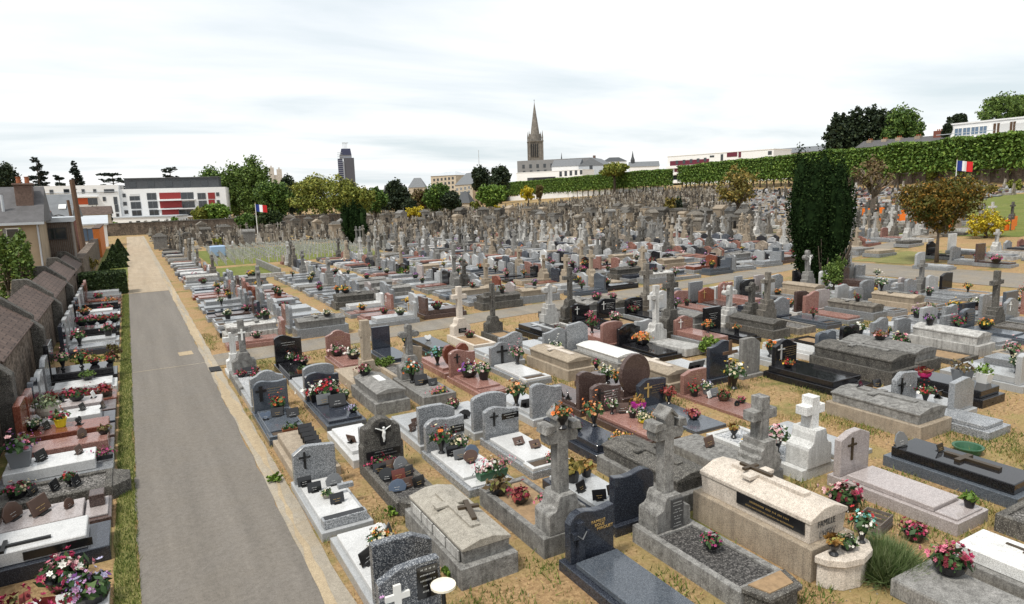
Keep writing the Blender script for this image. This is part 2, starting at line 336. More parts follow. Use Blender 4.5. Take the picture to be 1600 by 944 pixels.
def line(x0, x1, y0, y1, step, jit=.03):
    return [((x0+jr.uniform(-jit, jit), y), (x1+jr.uniform(-jit, jit), y)) for y in np.arange(y0, y1+.01, step)]
sheet('lane', 'grey asphalt lane between the wall row and the graves', 'asphalt', line(-.42, 1.86, -10, 48.2, .7, .035), .006, 'lane')
sheet('sandy_lane', 'pale sandy far end of the lane beyond the asphalt', 'sandy_lane', line(-.4, 1.95, 48.2, 132, 1.2, .05), .006, 'lane')
sheet('gutter', 'concrete gutter strip along the lane', 'gutter', line(1.86, 2.2, -10, 132, .6, .025), .009, 'gutter')
sheet('washed_sand', 'sand washed along the gutter beside the lane', 'washed_sand', [((1.93+.09*math.sin(y*.55)+jr.uniform(-.04,.04), y), (2.08+.10*math.sin(y*.4+1)+jr.uniform(-.05,.05), y)) for y in np.arange(2, 60, .45)], .013, 'sand')
sheet('lane_patch', 'pale repair patch in the asphalt lane near the drain', 'washed_sand', [((1.15,27.0),(1.62,27.05)),((1.12,27.7),(1.6,27.75))], .012, 'lane patch')
sheet('lane_joint', 'pale transverse joint across the asphalt lane', 'gutter', [((-.38,25.28),(1.84,25.3)),((-.38,25.33),(1.84,25.36))], .011, 'lane joint')
sheet('grass_verge', 'grass verge along the left lane edge', 'verge', line(-.74, -.42, 4, 48, .5, .04), .004, 'verge')
sheet('cross_path', 'grey gravel path crossing between the grave blocks', 'path_gravel', [((x, patha(x)+jr.uniform(-.1,.1)), (x, patha(x)+1.95+jr.uniform(-.1,.1))) for x in np.arange(2.2, 92, 1.5)], .01)
sheet('side_road', 'grey side road beside the maple', 'path_gravel', line(38.4, 43.4, 2, 29.2, 1.5, .08), .02, 'road')
sheet('lawn', 'mown lawn before the topiary cones', 'lawn', line(-2.7, -.42, 50.2, 100, 4), .008, 'lawn')
sheet('soldiers_lawn', 'bright lawn beside the soldiers graves', 'lawn', line(5.2, 9.4, 51, 62, 2), .006, 'lawn')
sheet('soldiers_grass', 'grass between the rows of soldiers crosses', 'lawn', line(6, 22, 63, 85, 3), .006, 'lawn')
sheet('upper_lawn', 'grass slope with orange markers below the retaining wall', 'lawn', [((60, 26+k*3), (108, 22+k*3)) for k in range(10)], .02, 'lawn')
sheet('maple_grass', 'dry grass corner under the maple', 'verge', line(44, 50.5, 25.2, 29.2, 1.0, .2), .016, 'grass')
# ------------------------------------------------------------ flowers and small memorials
def blossom(b, c, r, nrm, mi, rg, n=6):
    nrm = Vector(nrm).normalized(); a = nrm.orthogonal().normalized(); t = nrm.cross(a); c = Vector(c); vs = [c-nrm*r*.25]; a0 = rg.uniform(0, 6)
    for k in range(n*2):
        an = a0+math.pi*k/n; rr = r*(1 if k % 2 == 0 else .62); vs.append(c+(a*math.cos(an)+t*math.sin(an))*rr+nrm*(r*.28 if k % 2 == 0 else .1*r))
    b.add(vs, [(0, k+1, (k+1) % (2*n)+1) for k in range(2*n)], mi)
    b.add([c+nrm*r*.22+(a*math.cos(an)+t*math.sin(an))*r*.42 for an in (0, 2.1, 4.2)]+[c+nrm*r*.5], [(0,1,3),(1,2,3),(2,0,3)], mi)
def pot_mb(kind):
    def fn(b):
        if kind == 'vase': b.lathe([(.06,0),(.065,.015),(.035,.05),(.04,.1),(.085,.24),(.09,.27),(.07,.27)], 14)
        elif kind == 'bowl': b.lathe([(.09,0),(.15,.05),(.175,.12),(.18,.14),(.15,.14)], 14)
        elif kind == 'pot': b.lathe([(.085,0),(.095,.02),(.125,.17),(.135,.17),(.135,.2),(.11,.2)], 14)
        elif kind == 'bigpot': b.lathe([(.16,0),(.25,.1),(.28,.2),(.25,.29),(.23,.29)], 18)
        elif kind == 'cup': b.lathe([(.07,0),(.075,.02),(.04,.06),(.05,.09),(.1,.18),(.105,.22),(.085,.22)], 14)
        elif kind == 'square': b.ext([(-.13,-.13,0),(.13,-.13,0),(.13,.13,0),(-.13,.13,0)], [(-.18,-.18,.3),(.18,-.18,.3),(.18,.18,.3),(-.18,.18,.3)])
        elif kind == 'trough': b.ext([(-.3,-.1,0),(.3,-.1,0),(.3,.1,0),(-.3,.1,0)], [(-.33,-.13,.16),(.33,-.13,.16),(.33,.13,.16),(-.33,.13,.16)])
    return fn
POTH = dict(vase=.27, bowl=.14, pot=.2, bigpot=.29, cup=.22, square=.3, trough=.16)
SPRD = dict(vase=(.2,.2,.2), bowl=(.2,.2,.13), pot=(.17,.17,.15), bigpot=(.3,.3,.3), cup=(.12,.12,.1), square=(.22,.22,.25), trough=(.36,.17,.17))
NFL = 0
def flowers(x, y, z, kind, cols, label, potmat='pot_black', leaf='leaf_pot', sc_=1.0, seed=0, dens=1.0, group=None, blooms=True, detail=True, name='flower_pot', rz=0):
    """a pot or vase of flowers: pot > nothing, leaves, blossoms"""
    t = thing(name, label, 'flowers', (x, y, z), rz, group); t.scale = (sc_,)*3
    sd_ = seed % 5; sp = SPRD[kind]; h0 = POTH[kind]
    def lv(b):
        rg = random.Random(sd_*7+3)
        for k in range(int((70 if kind != 'bigpot' else 130)*(1.2 if not blooms else 1))):
            d = Vector((rg.gauss(0,1), rg.gauss(0,1), abs(rg.gauss(0,.8)))).normalized(); rr = rg.uniform(.45,1.25)
            p = Vector((d.x*sp[0]*rr, d.y*sp[1]*rr, h0+.01+d.z*sp[2]*rr)); a = Vector((rg.gauss(0,1), rg.gauss(0,1), rg.gauss(0,1))).normalized(); c = a.cross(d+Vector((.01,0,0))); c = c.normalized() if c.length > 1e-4 else Vector((1,0,0)); l = rg.uniform(.03,.085)
            b.add([p-a*l, p+c*l*.5, p+a*l, p-c*l*.5], [(0,1,2,3)])
        b.tube([(0,0,h0-.06),(0,0,h0+sp[2]*.5)], [.03,.05], 5)
    def bl(b):
        rg = random.Random(sd_*5+1); ox, oy = rg.uniform(-.5,.5), rg.uniform(-.4,.4)
        nb = int({'vase':46,'bowl':62,'pot':40,'bigpot':70,'cup':20,'square':46,'trough':85}[kind]*dens)
        for k in range(nb):
            d = Vector((rg.gauss(0,1)+ox, rg.gauss(0,1)-.15+oy, abs(rg.gauss(0,.9))+.1)).normalized(); e_ = rg.choice((.8,.95,1.05,1.15,1.4))*(1+.25*math.sin(3*math.atan2(d.y, d.x)+sd_))
            p = (d.x*sp[0]*e_, d.y*sp[1]*e_, h0+.02+d.z*sp[2]*e_*rg.uniform(.8,1.3)); blossom(b, p, rg.uniform(.016,.046), d+Vector((rg.gauss(0,.4), rg.gauss(0,.4), rg.gauss(0,.3))), int((math.atan2(d.y, d.x)/6.283+.5)*len(cols)*2+rg.gauss(0,.5)) % len(cols), rg)
    if detail:
        link('pot', cm(('pot',kind), pot_mb(kind), potmat, 'pot', 0, False), t)
        link('leaves', cm(('lv',kind,sd_,blooms), lv, leaf, 'leaves'), t)
        if blooms: link('blossoms', cm(('bl',kind,sd_,dens), bl, ['petal_'+c for c in cols], 'blossoms'), t)
    return t
def plaque(x, y, z, label, mat='plaque_black', shape='rect', rz=0, s=1.0, lean=18, group=None):
    t = thing('memorial_plaque', label, 'plaque', (x, y, z), rz, group); t.scale = (s*.84,)*3
    def face(b):
        if shape == 'rect': p = [(-.15,0),(.15,0),(.15,.21),(-.15,.21)]
        elif shape == 'round': p = [(.16*math.cos(a)*1.1, .14+.14*math.sin(a)) for a in np.linspace(0, 2*math.pi, 18)[:-1]]
        elif shape == 'rock': p = [(-.17,0),(.16,0),(.2,.1),(.13,.22),(.02,.26),(-.1,.22),(-.18,.12)]
        else: p = [(0,0),(.12,.08),(.16,.15),(.14,.21),(.08,.23),(0,.19),(-.08,.23),(-.14,.21),(-.16,.15),(-.12,.08)]
        b.prism([(px, pz+.012) for px, pz in p], -.014, .014)
        ca, sa = math.cos(R(lean)), math.sin(R(lean)); b.v = [(vx, vy*ca+vz*sa, vz*ca-vy*sa) for vx, vy, vz in b.v]
    def foot(b): b.box(-.08,.08,-.05,.12,0,.014); b.prism_x([(.02,.012),(.11,.012),(.04,.13)], -.012, .012)
    def marks(b):
        rg = random.Random(len(label)); ca, sa = math.cos(R(lean)), math.sin(R(lean))
        for k in range(2):
            q = .05+.045*k; wd = rg.uniform(.04,.09)
            for (x0, x1) in ((-wd, -wd*.2), (-wd*.05, wd*.8)):
                vs = [(x0,-.0165,q),(x1,-.0165,q),(x1,-.0165,q+.007),(x0,-.0165,q+.007)]
                b.add([(vx, vy*ca+vz*sa, vz*ca-vy*sa) for vx, vy, vz in vs], [(0,1,2,3)])
    link('face', cm(('pqf',shape,lean), face, mat, 'face', .006), t); link('stand', cm('pqs', foot, 'metal_dark', 'stand'), t)
    link('inscription', cm(('pqi',len(label)%5,lean), marks, 'gold_paint' if len(label) % 2 else 'silver', 'inscription'), t)
    return t

# ------------------------------------------------------------ graves
def prof(shape, w, h):                    # outline of a headstone, from lower left round to upper left
    a = w/2; top = []
    if shape == 'arch': top = [(a*math.cos(t), h*.84+h*.16*math.sin(t)) for t in np.linspace(0, math.pi, 13)]
    elif shape == 'wave':                 # rounded left shoulder, shallow dip, lifted right corner
        top = [(a, h*.97), (a*.8, h*.955), (a*.5, h*.93), (a*.1, h*.94), (-a*.25, h*.985), (-a*.5, h), (-a*.72, h*.97), (-a*.88, h*.9), (-a, h*.8)]
    elif shape == 'swell':                # crest left of the middle sinking to a low right shoulder
        top = [(a, h*.86), (a*.7, h*.86), (a*.35, h*.89), (a*.05, h*.95), (-a*.3, h), (-a*.6, h*.99), (-a*.88, h*.93), (-a, h*.88)]
    elif shape == 'crest':                # low left, curving up to a peak right
        top = [(a, h*.93), (a*.75, h*.99), (a*.45, h), (a*.15, h*.96), (-a*.2, h*.88), (-a*.6, h*.83), (-a, h*.82)]
    elif shape == 'gable': top = [(a, h*.92), (-a*.3, h), (-a*.5, h*.98), (-a, h*.8)]
    elif shape == 'clip': top = [(a, h*.99), (a*.3, h), (-a*.35, h*.985), (-a, h*.83)]
    elif shape == 'rect': top = [(a, h), (-a, h)]
    elif shape == 'slant': top = [(a, h*.85), (a*.3, h), (-a*.3, h*.985), (-a, h*.85)]
    elif shape == 'ogee':
        top = [(a, h*.8), (a*.82, h*.83), (a*.6, h*.87), (a*.4, h*.95), (a*.15, h*.995), (0, h), (-a*.15, h*.995), (-a*.4, h*.95), (-a*.6, h*.87), (-a*.82, h*.83), (-a, h*.8)]
    elif shape == 'double': top = [(a*.5+a*.5*math.cos(t), h*.86+h*.14*math.sin(t)) for t in np.linspace(0, math.pi*.93, 8)]+[(-a*.5+a*.5*math.cos(t), h*.86+h*.14*math.sin(t)) for t in np.linspace(math.pi*.07, math.pi, 8)]
    elif shape == 'step': return [(-a, 0), (a, 0), (a, h), (-a*.05, h), (-a*.05, h*.8), (-a, h*.78)]
    elif shape == 'oval':
        pts = [(a*1.02*math.cos(t), h*.52+h*.5*math.sin(t)) for t in np.linspace(-math.pi*.38, math.pi*1.38, 26)]; return pts
    elif shape == 'heart': return [(-a*.25, 0), (a*.25, 0), (a*.75, h*.32), (a, h*.6), (a*.97, h*.82), (a*.75, h*.97), (a*.42, h), (a*.12, h*.9), (0, h*.82), (-a*.12, h*.9), (-a*.42, h), (-a*.75, h*.97), (-a*.97, h*.82), (-a, h*.6), (-a*.75, h*.32)]
    elif shape == 'stele': return [(-a, 0), (a, 0), (a*.8, h*.3), (a*.92, h*.62), (a, h*.97), (a*.3, h), (-a*.5, h*.93), (-a, h*.9), (-a*.86, h*.55), (-a*.8, h*.28)]
    elif shape == 'shouldered': return [(-a, 0), (a, 0), (a, h*.38), (a*.9, h*.45), (a*.7, h*.52), (a*.6, h*.66), (a*.5, h*.88), (a*.46, h), (-a*.46, h), (-a*.5, h*.88), (-a*.6, h*.66), (-a*.7, h*.52), (-a*.9, h*.45), (-a, h*.38)]
    return [(-a, 0), (a, 0)] + top
def cross_outline(hc, aw, span, zc, ends='flat'):
    a = aw/2; s = span/2; b = aw*.46
    if ends == 'gable': return [(-a,0),(a,0),(a,zc-b),(s-.03,zc-b),(s,zc),(s-.03,zc+b),(a,zc+b),(a,hc-.1),(0,hc),(-a,hc-.1),(-a,zc+b),(-s+.03,zc+b),(-s,zc),(-s+.03,zc-b),(-a,zc-b)]
    if ends == 'trefoil':
        def lobe(cx, cz, r, t0): return [(cx+r*math.cos(t0+t), cz+r*math.sin(t0+t)) for t in np.linspace(-2.1, 2.1, 7)]
        return [(-a,0),(a,0),(a,zc-b)]+lobe(s-aw*.5, zc, aw*.62, 0)+[(a,zc+b)]+lobe(0, hc-aw*.5, aw*.62, math.pi/2)+[(-a,zc+b)]+lobe(-s+aw*.5, zc, aw*.62, math.pi)+[(-a,zc-b)]
    return [(-a,0),(a,0),(a,zc-b),(s,zc-b),(s,zc+b),(a,zc+b),(a,hc),(-a,hc),(-a,zc+b),(-s,zc+b),(-s,zc-b),(-a,zc-b)]
def fig_mb(b, s=1.0, y=-.03):             # the small crucified figure
    T = lambda p: (p[0]*s, y+p[1]*s, p[2]*s)
    b.tube([T((0,0,.0)),T((.012,-.01,-.09)),T((0,0,-.19)),T((.006,-.012,-.27)),T((0,0,-.36))], [.03*s,.042*s,.036*s,.026*s,.016*s], 6)
    for q in (-1,1): b.tube([T((q*.03,0,-.02)),T((q*.10,0,.03)),T((q*.18,.0,.075))], [.02*s,.016*s,.012*s], 5)
    b.lathe([(.005*s,-.035*s),(.026*s,-.02*s),(.03*s,.0),(.026*s,.02*s),(.005*s,.034*s)], 7, T((.008,-.015,.055)))
def inscription(parent, x, z, y, w, n, mat, seed=1, dz=.085, sz=.026):
    def fn(b):
        rg = random.Random(seed)
        for k in range(n):
            ww = w*rg.uniform(.55, 1.0); xx = -ww/2; zz = -k*dz*(1 if k % 2 else 1.02); hh = sz*(1 if k % 2 == 0 else .8)
            while xx < ww/2:
                l = rg.uniform(.010,.017)
                if rg.random() > .16: b.add([(xx,0,zz),(xx+l*.45,0,zz),(xx+l*.45+.004,0,zz+hh),(xx+.004,0,zz+hh)], [(0,1,2,3)])
                if rg.random() > .45: b.add([(xx,0,zz+hh*.4),(xx+l,0,zz+hh*.4),(xx+l,0,zz+hh*.62),(xx,0,zz+hh*.62)], [(0,1,2,3)])
                xx += l+.006
    return link('inscription', cm(('ins',round(w,2),n,seed%6,dz,sz), fn, mat, 'inscription'), parent, (x, y, z))
def text_part(parent, txt, size, loc, mat, rot=(R(90),0,0), align='LEFT', ext=.003, name='inscription'):
    fc = bpy.data.curves.new('lettering', 'FONT'); fc.body = txt; fc.size = size; fc.extrude = ext; fc.align_x = align; fc.space_line = .95
    tmp = bpy.data.objects.new('lettering', fc); col.objects.link(tmp); bpy.context.view_layer.update()
    me = bpy.data.meshes.new_from_object(tmp.evaluated_get(bpy.context.evaluated_depsgraph_get())); bpy.data.objects.remove(tmp)
    me.materials.clear(); me.materials.append(M[mat]); o = link(name, me, parent, loc); o.rotation_euler = rot; return o
def bevbox(x0,x1,y0,y1,z0,z1): return lambda b: b.box(x0,x1,y0,y1,z0,z1)
def grave(x, y, rot, W, L, style, mat, label, group=None, hs=None, hm=None, hh=1.0, cross=None, ins=None, insn=4, foot=None, fill='gravel_grey', bm='', hw=None, z0=.22, panel=None, seed=0, topcross=None, parts=True, tilt=0, name='grave', fig=False, lid=None):
    hm = hm or mat; bm = bm or mat; fy, hy = -L/2, L/2; ht = .14
    t = thing(name, label, 'grave', (x, y, ter(x, y)-.01), R(rot)+R(tilt), group); z1 = z0
    hb = z0; yf = hy-.30
    if style == 'modern':
        link('base', cm(('base',W,L,z0), bevbox(-W/2,W/2,fy,hy,0,z0), bm, 'base', .012), t)
        s0 = fy+(.42 if foot else .12)
        link('slab', cm(('slab',W,L,z0,s0), bevbox(-W/2+.09,W/2-.09,s0,hy-.33,z0,z0+.10), mat, 'slab', .012), t); z1 = z0+.10
        if foot == 'planter':
            def fr(b): b.box(-W/2+.02,-W/2+.12,fy+.02,s0-.02,z0,z0+.09); b.box(W/2-.12,W/2-.02,fy+.02,s0-.02,z0,z0+.09); b.box(-W/2+.12,W/2-.12,fy+.02,fy+.1,z0,z0+.09)
            link('planter', cm(('plf',W,L,z0,s0), fr, mat, 'planter', .008), t); link('soil', cm(('pls',W,L,z0,s0), bevbox(-W/2+.12,W/2-.12,fy+.1,s0-.02,z0,z0+.045), 'soil', 'soil'), t)
        elif foot == 'step': link('step', cm(('stp',W,L,z0,s0), bevbox(-W/2+.09,W/2-.09,fy+.05,s0-.02,z0,z0+.04), mat, 'step', .01), t)
    elif style == 'flat':
        hb = .12; z1 = .12; link('slab', cm(('flat',W,L), bevbox(-W/2,W/2,fy,hy,0,.12), mat, 'slab', .012), t)
    elif style == 'tier':                 # two stacked slabs
        link('base', cm(('tb',W,L), bevbox(-W/2,W/2,fy,hy,0,.26), bm, 'base', .012), t)
        link('slab', cm(('ts',W,L), bevbox(-W/2+.1,W/2-.1,fy+(.3 if foot else .1),hy-.1,.26,.48), mat, 'slab', .015), t); z1 = .48; hb = .26
    elif style == 'tomb':                 # raised chest with a low gabled lid
        link('base', cm(('mb',W,L), bevbox(-W/2,W/2,fy,hy,0,.42), bm, 'base', .01), t)
        a = W/2-.11
        def ch(b): b.ext([(-a,fy+.12,.42),(a,fy+.12,.42),(a,hy-.12,.42),(-a,hy-.12,.42)], [(-a-.02,fy+.1,.68),(a+.02,fy+.1,.68),(a+.02,hy-.1,.68),(-a-.02,hy-.1,.68)])
        link('chest', cm(('mc',W,L), ch, mat, 'chest', .006), t)
        link('lid', cm(('ml',W,L), lambda b: b.prism([(-a-.04,.68),(a+.04,.68),(a+.04,.73),(a*.3,.83),(-a*.3,.83),(-a-.04,.73)], fy+.08, hy-.08), lid or mat, 'lid', .006), t); z1 = .83; hb = .42
        if topcross:
            link('cross', cm(('tc',L,topcross), lambda b: (b.box(-.085,.085,-L*.30,L*.30,0,.05), b.box(-.3,.3,L*.06,L*.06+.17,0,.048)), topcross, 'cross', .005), t, (0,0,.828))
    elif style == 'kerb':
        hk = z0
        def fr(b): b.box(-W/2,-W/2+.12,fy,hy,0,hk); b.box(W/2-.12,W/2,fy,hy,0,hk); b.box(-W/2+.12,W/2-.12,fy,fy+.12,0,hk-.003); b.box(-W/2+.12,W/2-.12,hy-.3,hy,0,hk-.003)
        link('kerb', cm(('kf',W,L,hk), fr, bm, 'kerb', .008), t); link('bed', cm(('kb',W,L,hk), bevbox(-W/2+.12,W/2-.12,fy+.12,hy-.3,0,hk-.05), fill, 'bed'), t); z1 = hk-.05; hb = hk
    if hs:
        w_ = hw or (W-.08 if hs not in ('oval','heart','stele') else W*.92); p = prof(hs, round(w_,2), round(hh,2))
        o = link('headstone', cm(('hs',hs,round(w_,2),round(hh,2)), lambda b: b.prism(p, -ht/2, ht/2), hm, 'headstone', .012), t, (0, hy-.16, hb))
        yf = hy-.16-ht/2-.004
        if cross:
            ck, cx, ch_ = cross; cmt = {'metal':'metal_dark','white':'white_paint','black':'black_paint','bronze':'bronze','gold':'gold_paint','silver':'silver'}[ck]
            thin = .02 if ck in ('gold','white','silver') and ch_ < .5 else .045
            if ck == 'black' or ch_ > .6: thin = .09
            c = link('cross', cm(('hc',ch_,thin), lambda b: b.prism(cross_outline(ch_, thin, ch_*.52, ch_*.68), -.012, .012), cmt, 'cross'), t, (cx, yf-.01, hb+hh*.86-ch_))
            if ck in ('metal',) and fig is not None: link('figure', cm(('hcf',ch_), lambda b: fig_mb(b, ch_*1.0, -.02), cmt, 'figure'), c, (0, 0, ch_*.68))
        if panel:
            px, pz, pw, ph, pm = panel
            q = link('name_panel', cm(('np',pw,ph), bevbox(-pw/2,pw/2,-.008,.008,-ph/2,ph/2), pm, 'name_panel'), t, (px, yf-.005, hb+pz))
            inscription(q, 0, ph/2-.06, -.0105, pw*.8, max(2, int(ph/.085)), 'white_paint', seed)
        if ins: inscription(t, (.14 if cross else 0)*W, hb+hh*.72, yf-.001, W*.5, insn, {'gold':'gold_paint','white':'white_paint','dark':'engraving'}[ins], seed)
    t['z1'] = z1; t['hb'] = hb; del t['z1']; del t['hb']
    TOP[t.name] = (z1, hb); return t
TOP = {}
def stone_cross(x, y, rot, W, L, mat, label, group=None, hc=1.5, aw=.2, span=.75, zc=None, ends='flat', ped='shoulder', ph=.75, bed='kerb', fill='gravel_grey', crucifix=None, d=.2, parts=True, plate=None, tilt=0, arm_mat=None, bz=.28, roofs=False, head=True, name='stone_cross', cat='cross grave'):
    t = thing(name, label, cat, (x, y, ter(x, y)-.01), R(rot)+R(tilt), group); hy = L/2; fy = -L/2; zc = zc or hc*.68; cy = hy-.24
    if bed == 'kerb':
        def fr(b): b.box(-W/2,-W/2+.12,fy,hy,0,bz); b.box(W/2-.12,W/2,fy,hy,0,bz); b.box(-W/2+.12,W/2-.12,fy,fy+.12,0,bz-.003); b.box(-W/2+.12,W/2-.12,hy-.5,hy,0,bz-.003)
        link('kerb', cm(('kf2',W,L,bz), fr, mat, 'kerb', .008), t); link('bed', cm(('kb2',W,L,bz), bevbox(-W/2+.12,W/2-.12,fy+.12,hy-.5,0,bz-.04), fill, 'bed'), t)
    elif bed == 'slab': link('slab', cm(('sb2',W,L,bz), bevbox(-W/2,W/2,fy,hy,0,bz), mat, 'slab', .02), t)
    pw = min(W-.1, .74); top = aw*1.15
    if ped == 'shoulder':
        a = pw/2; p = [(-a,0),(a,0),(a,ph*.5),(a*.95,ph*.57),(a*.7,ph*.61),(a*.56,ph*.7),(a*.52,ph*.88),(top/2+.03,ph),(-top/2-.03,ph),(-a*.52,ph*.88),(-a*.56,ph*.7),(-a*.7,ph*.61),(-a*.95,ph*.57),(-a,ph*.5)]
    elif ped == 'serrated':
        a = pw/2; p = [(-a*.8,0),(a*.8,0),(a,ph*.32),(a*.84,ph*.38),(a*.84,ph*.52),(a*.66,ph*.58),(a*.66,ph*.74),(a*.46,ph*.8),(a*.46,ph),(-a*.46,ph),(-a*.46,ph*.8),(-a*.66,ph*.74),(-a*.66,ph*.58),(-a*.84,ph*.52),(-a*.84,ph*.38),(-a,ph*.32)]
    else:
        a = pw/2; p = [(-a,0),(a,0),(a,ph*.5),(a*.72,ph*.5),(a*.72,ph*.8),(a*.5,ph*.8),(a*.5,ph),(-a*.5,ph),(-a*.5,ph*.8),(-a*.72,ph*.8),(-a*.72,ph*.5),(-a,ph*.5)]
    link('pedestal', cm(('ped',ped,pw,ph,d,top), lambda b: b.prism(p, -d*.85, d*.85), mat, 'pedestal', .008), t, (0, cy, bz))
    c = link('cross', cm(('cr',hc,aw,span,zc,ends,d), lambda b: b.prism(cross_outline(hc, aw, span, zc, ends), -d*.42, d*.42), arm_mat or mat, 'cross', .008), t, (0, cy, bz+ph-.003))
    if roofs:
        def rf(b):
            q = aw*.5+.05
            b.prism([(-q,hc-.14),(0,hc-.02),(q,hc-.14),(q,hc-.09),(0,hc+.05),(-q,hc-.09)], -d*.42-.04, d*.42+.04)
            for sg in (-1,1):
                e = span/2*sg; b.prism(sorted([(e-.14*sg,zc+aw*.46),(e+.05*sg,zc+aw*.46-.02)])+[(max(e+.05*sg,e-.14*sg)-.03*(sg>0),zc+aw*.46+.12),(min(e+.05*sg,e-.14*sg)+.03*(sg<0),zc+aw*.46+.12)], -d*.42-.035, d*.42+.035)
        link('gable_caps', cm(('rf',hc,aw,span,zc,d), rf, mat, 'gable_caps', .01), c)
    if crucifix: link('figure', cm(('cf',crucifix), lambda b: fig_mb(b, 1.15, 0), crucifix, 'figure'), c, (0, -d*.42-.04, zc))
    if plate:
        q = link('name_plate', cm('nmp', bevbox(-.17,.17,-.01,.01,0,.2), plate, 'name_plate'), t, (0, cy-d*.85-.008, bz+.12)); inscription(q, 0, .14, -.0115, .26, 2, 'white_paint', 3, .07)
    TOP[t.name] = (bz-.04, bz+ph); return t
# ------------------------------------------------------------ the graves one can make out in the photograph
def deco(g, dx, dy, kind, cols, label, dz=None, **k):
    c, s = math.cos(g.rotation_euler.z), math.sin(g.rotation_euler.z)
    z = g.location.z+(TOP[g.name][0] if dz is None else dz)*g.scale.z
    k['sc_'] = k.get('sc_', 1.0)*.88
    return flowers(g.location.x+dx*c-dy*s, g.location.y+dx*s+dy*c, z, kind, cols, label, seed=len(label), **k)
def plq(g, dx, dy, label, dz=None, rz=None, **k):
    c, s = math.cos(g.rotation_euler.z), math.sin(g.rotation_euler.z)
    z = g.location.z+(TOP[g.name][0] if dz is None else dz)*g.scale.z
    a = g.rotation_euler.z if rz is None else R(rz)
    return plaque(g.location.x+dx*c-dy*s, g.location.y+dx*s+dy*c, z, label, rz=a, **k)
HR = 'graves in the rows right of the lane'
def zrow(y): return .87 if y < 10.4 else .75 if y < 13 else .84 if y < 15.6 else .74 if y < 18.3 else .85
def HG(*a, **k):
    g = grave(*a, group=HR, **k); g.scale = (.94, 1, .80 if a[5] == 'tomb' else zrow(a[1])); return g
def HC(*a, zs=.86, **k):
    g = stone_cross(*a, group='old stone crosses right of the lane', **k); g.scale = (.94, 1, zs); return g
# row nearest the camera (feet at 5.4, heads at 7.7)
g = HG(2.62, 6.55, 0, .96, 2.3, 'modern', 'granite_light', 'dark speckled headstone with white cross and black name panel, nearest the lane', hs='clip', hm='granite_speckled', hh=.95, panel=(.24,.63,.3,.5,'plaque_black'), seed=2)
part(MB().prism(cross_outline(.62,.10,.34,.44), -.02, .02), 'cross', 'white_paint', g).location = (-.2, 1.15-.16-.075-.02, .34)
tag(o := part(MB().lathe([(.1,0),(.16,.02),(.16,.05),(.03,.07)], 16), 'lamp_head', 'bulb_cream', thing('grave_lantern', 'cream dome lantern on a dark post below the black name panel', 'lantern', (2.95, 7.2, .32))))
o.location = (0, 0, .42); part(MB().lathe([(.06,0),(.03,.03),(.025,.42)], 10), 'post', 'metal_dark', o.parent)
deco(g, -.52, .75, 'vase', ['mauve','pink','purple'], 'mauve lilies in a vase beside the white cross headstone', sc_=1.15, dz=.1)
g = HG(5.52, 6.6, 0, .98, 2.4, 'modern', 'granite_blue', 'polished blue grey grave with wave headstone and gold family name', hs='wave', hm='granite_navy', hh=.9, hw=.86, z0=.2, bm='granite_navy')  # slab colour carries painted sky reflection; headstone and base stay darker navy
text_part(g, 'FAMILLE\n   BOUE\n     MIROUET', .075, (-.02, 1.2-.16-.076, .82), 'gold_paint')
c = part(MB().prism(cross_outline(.74,.12,.3,.52), -.035, .035), 'cross', 'granite_navy', g); c.location = (-.25, 1.2-.16-.10, .2)
part((lambda b: (b.tube([(-.08,0,.04),(0,-.01,-.04),(.09,0,.08)], [.008,.014,.008]), b))(MB())[1], 'figure', 'plaque_grey', c).location = (0, -.045, .5)
g = HC(6.97, 6.75, 0, .98, 2.2, 'stone_grey', 'tall grey stone cross with gabled arms over a dark gravel bed', hc=1.36, aw=.2, span=.62, zc=.98, ends='gable', roofs=True, ped='shoulder', ph=.56, fill='gravel_dark', d=.26, bz=.3, zs=1)
q = part(MB().box(-.13,.13,-.012,.012,0,.46), 'name_plates', 'engraving', g); q.location = (.05, 1.1-.24-.235, .34)
for k in range(4): inscription(q, 0, .40-.115*k, -.014, .2, 2, 'white_paint', k, .045, .016)
pm = MB(); pm.prism_z([(-.42,-1.1),(-.30,-1.42),(.30,-1.42),(.42,-1.1)], 0, .28); pm.prism_z([(-.46,-1.08),(-.33,-1.47),(.33,-1.47),(.46,-1.08)], .28, .36); part(pm, 'foot_planter', 'stone_dark', g, .015)
part(MB().prism_z([(-.34,-1.1),(-.24,-1.38),(.24,-1.38),(.34,-1.1)], .36, .375), 'soil', 'soil_sandy', g)
deco(g, .06, -.1, 'bowl', ['crimson','magenta','pink'], 'crimson flower bowl on the dark gravel bed below the gabled cross', dz=.31, dens=.5, sc_=.85)
g = HG(8.36, 6.75, 0, 1.04, 2.3, 'tomb', 'stone_cream', 'big cream stone tomb with family name and eight sided flower shelf', topcross='stone_cream', bm='stone_beige')
g.scale = (.94, 1, 1.22)
c = part(MB().prism_z(cross_outline(.62,.07,.34,.42), 0, .03), 'bronze_cross', 'bronze', g); c.location = (0, -.05, .885)
text_part(g, 'FAMILLE', .115, (-.26, -1.06, .60), 'engraving', ext=.002, name='family_name'); text_part(g, "L'HERV", .125, (-.22, -1.06, .46), 'engraving', ext=.002, name='family_name')
q = part(MB().box(-.009,.009,-.62,.62,0,.15), 'side_plaque', 'plaque_black', g); q.location = (-.44, -.35, .52)
o_ = inscription(q, -.0105, .09, 0, 1.1, 2, 'gold_paint', 4, .06); o_.rotation_euler = (0, 0, R(-90))
sb = MB(); oc = lambda r: [(r*math.cos(R(a)), -1.22+r*.72*math.sin(R(a))) for a in (180,205,235,270,305,335,360)]
sb.prism_z(oc(.5), 0, .30); sb.prism_z(oc(.56), .30, .40); part(sb, 'flower_shelf', 'stone_cream', g, .015)
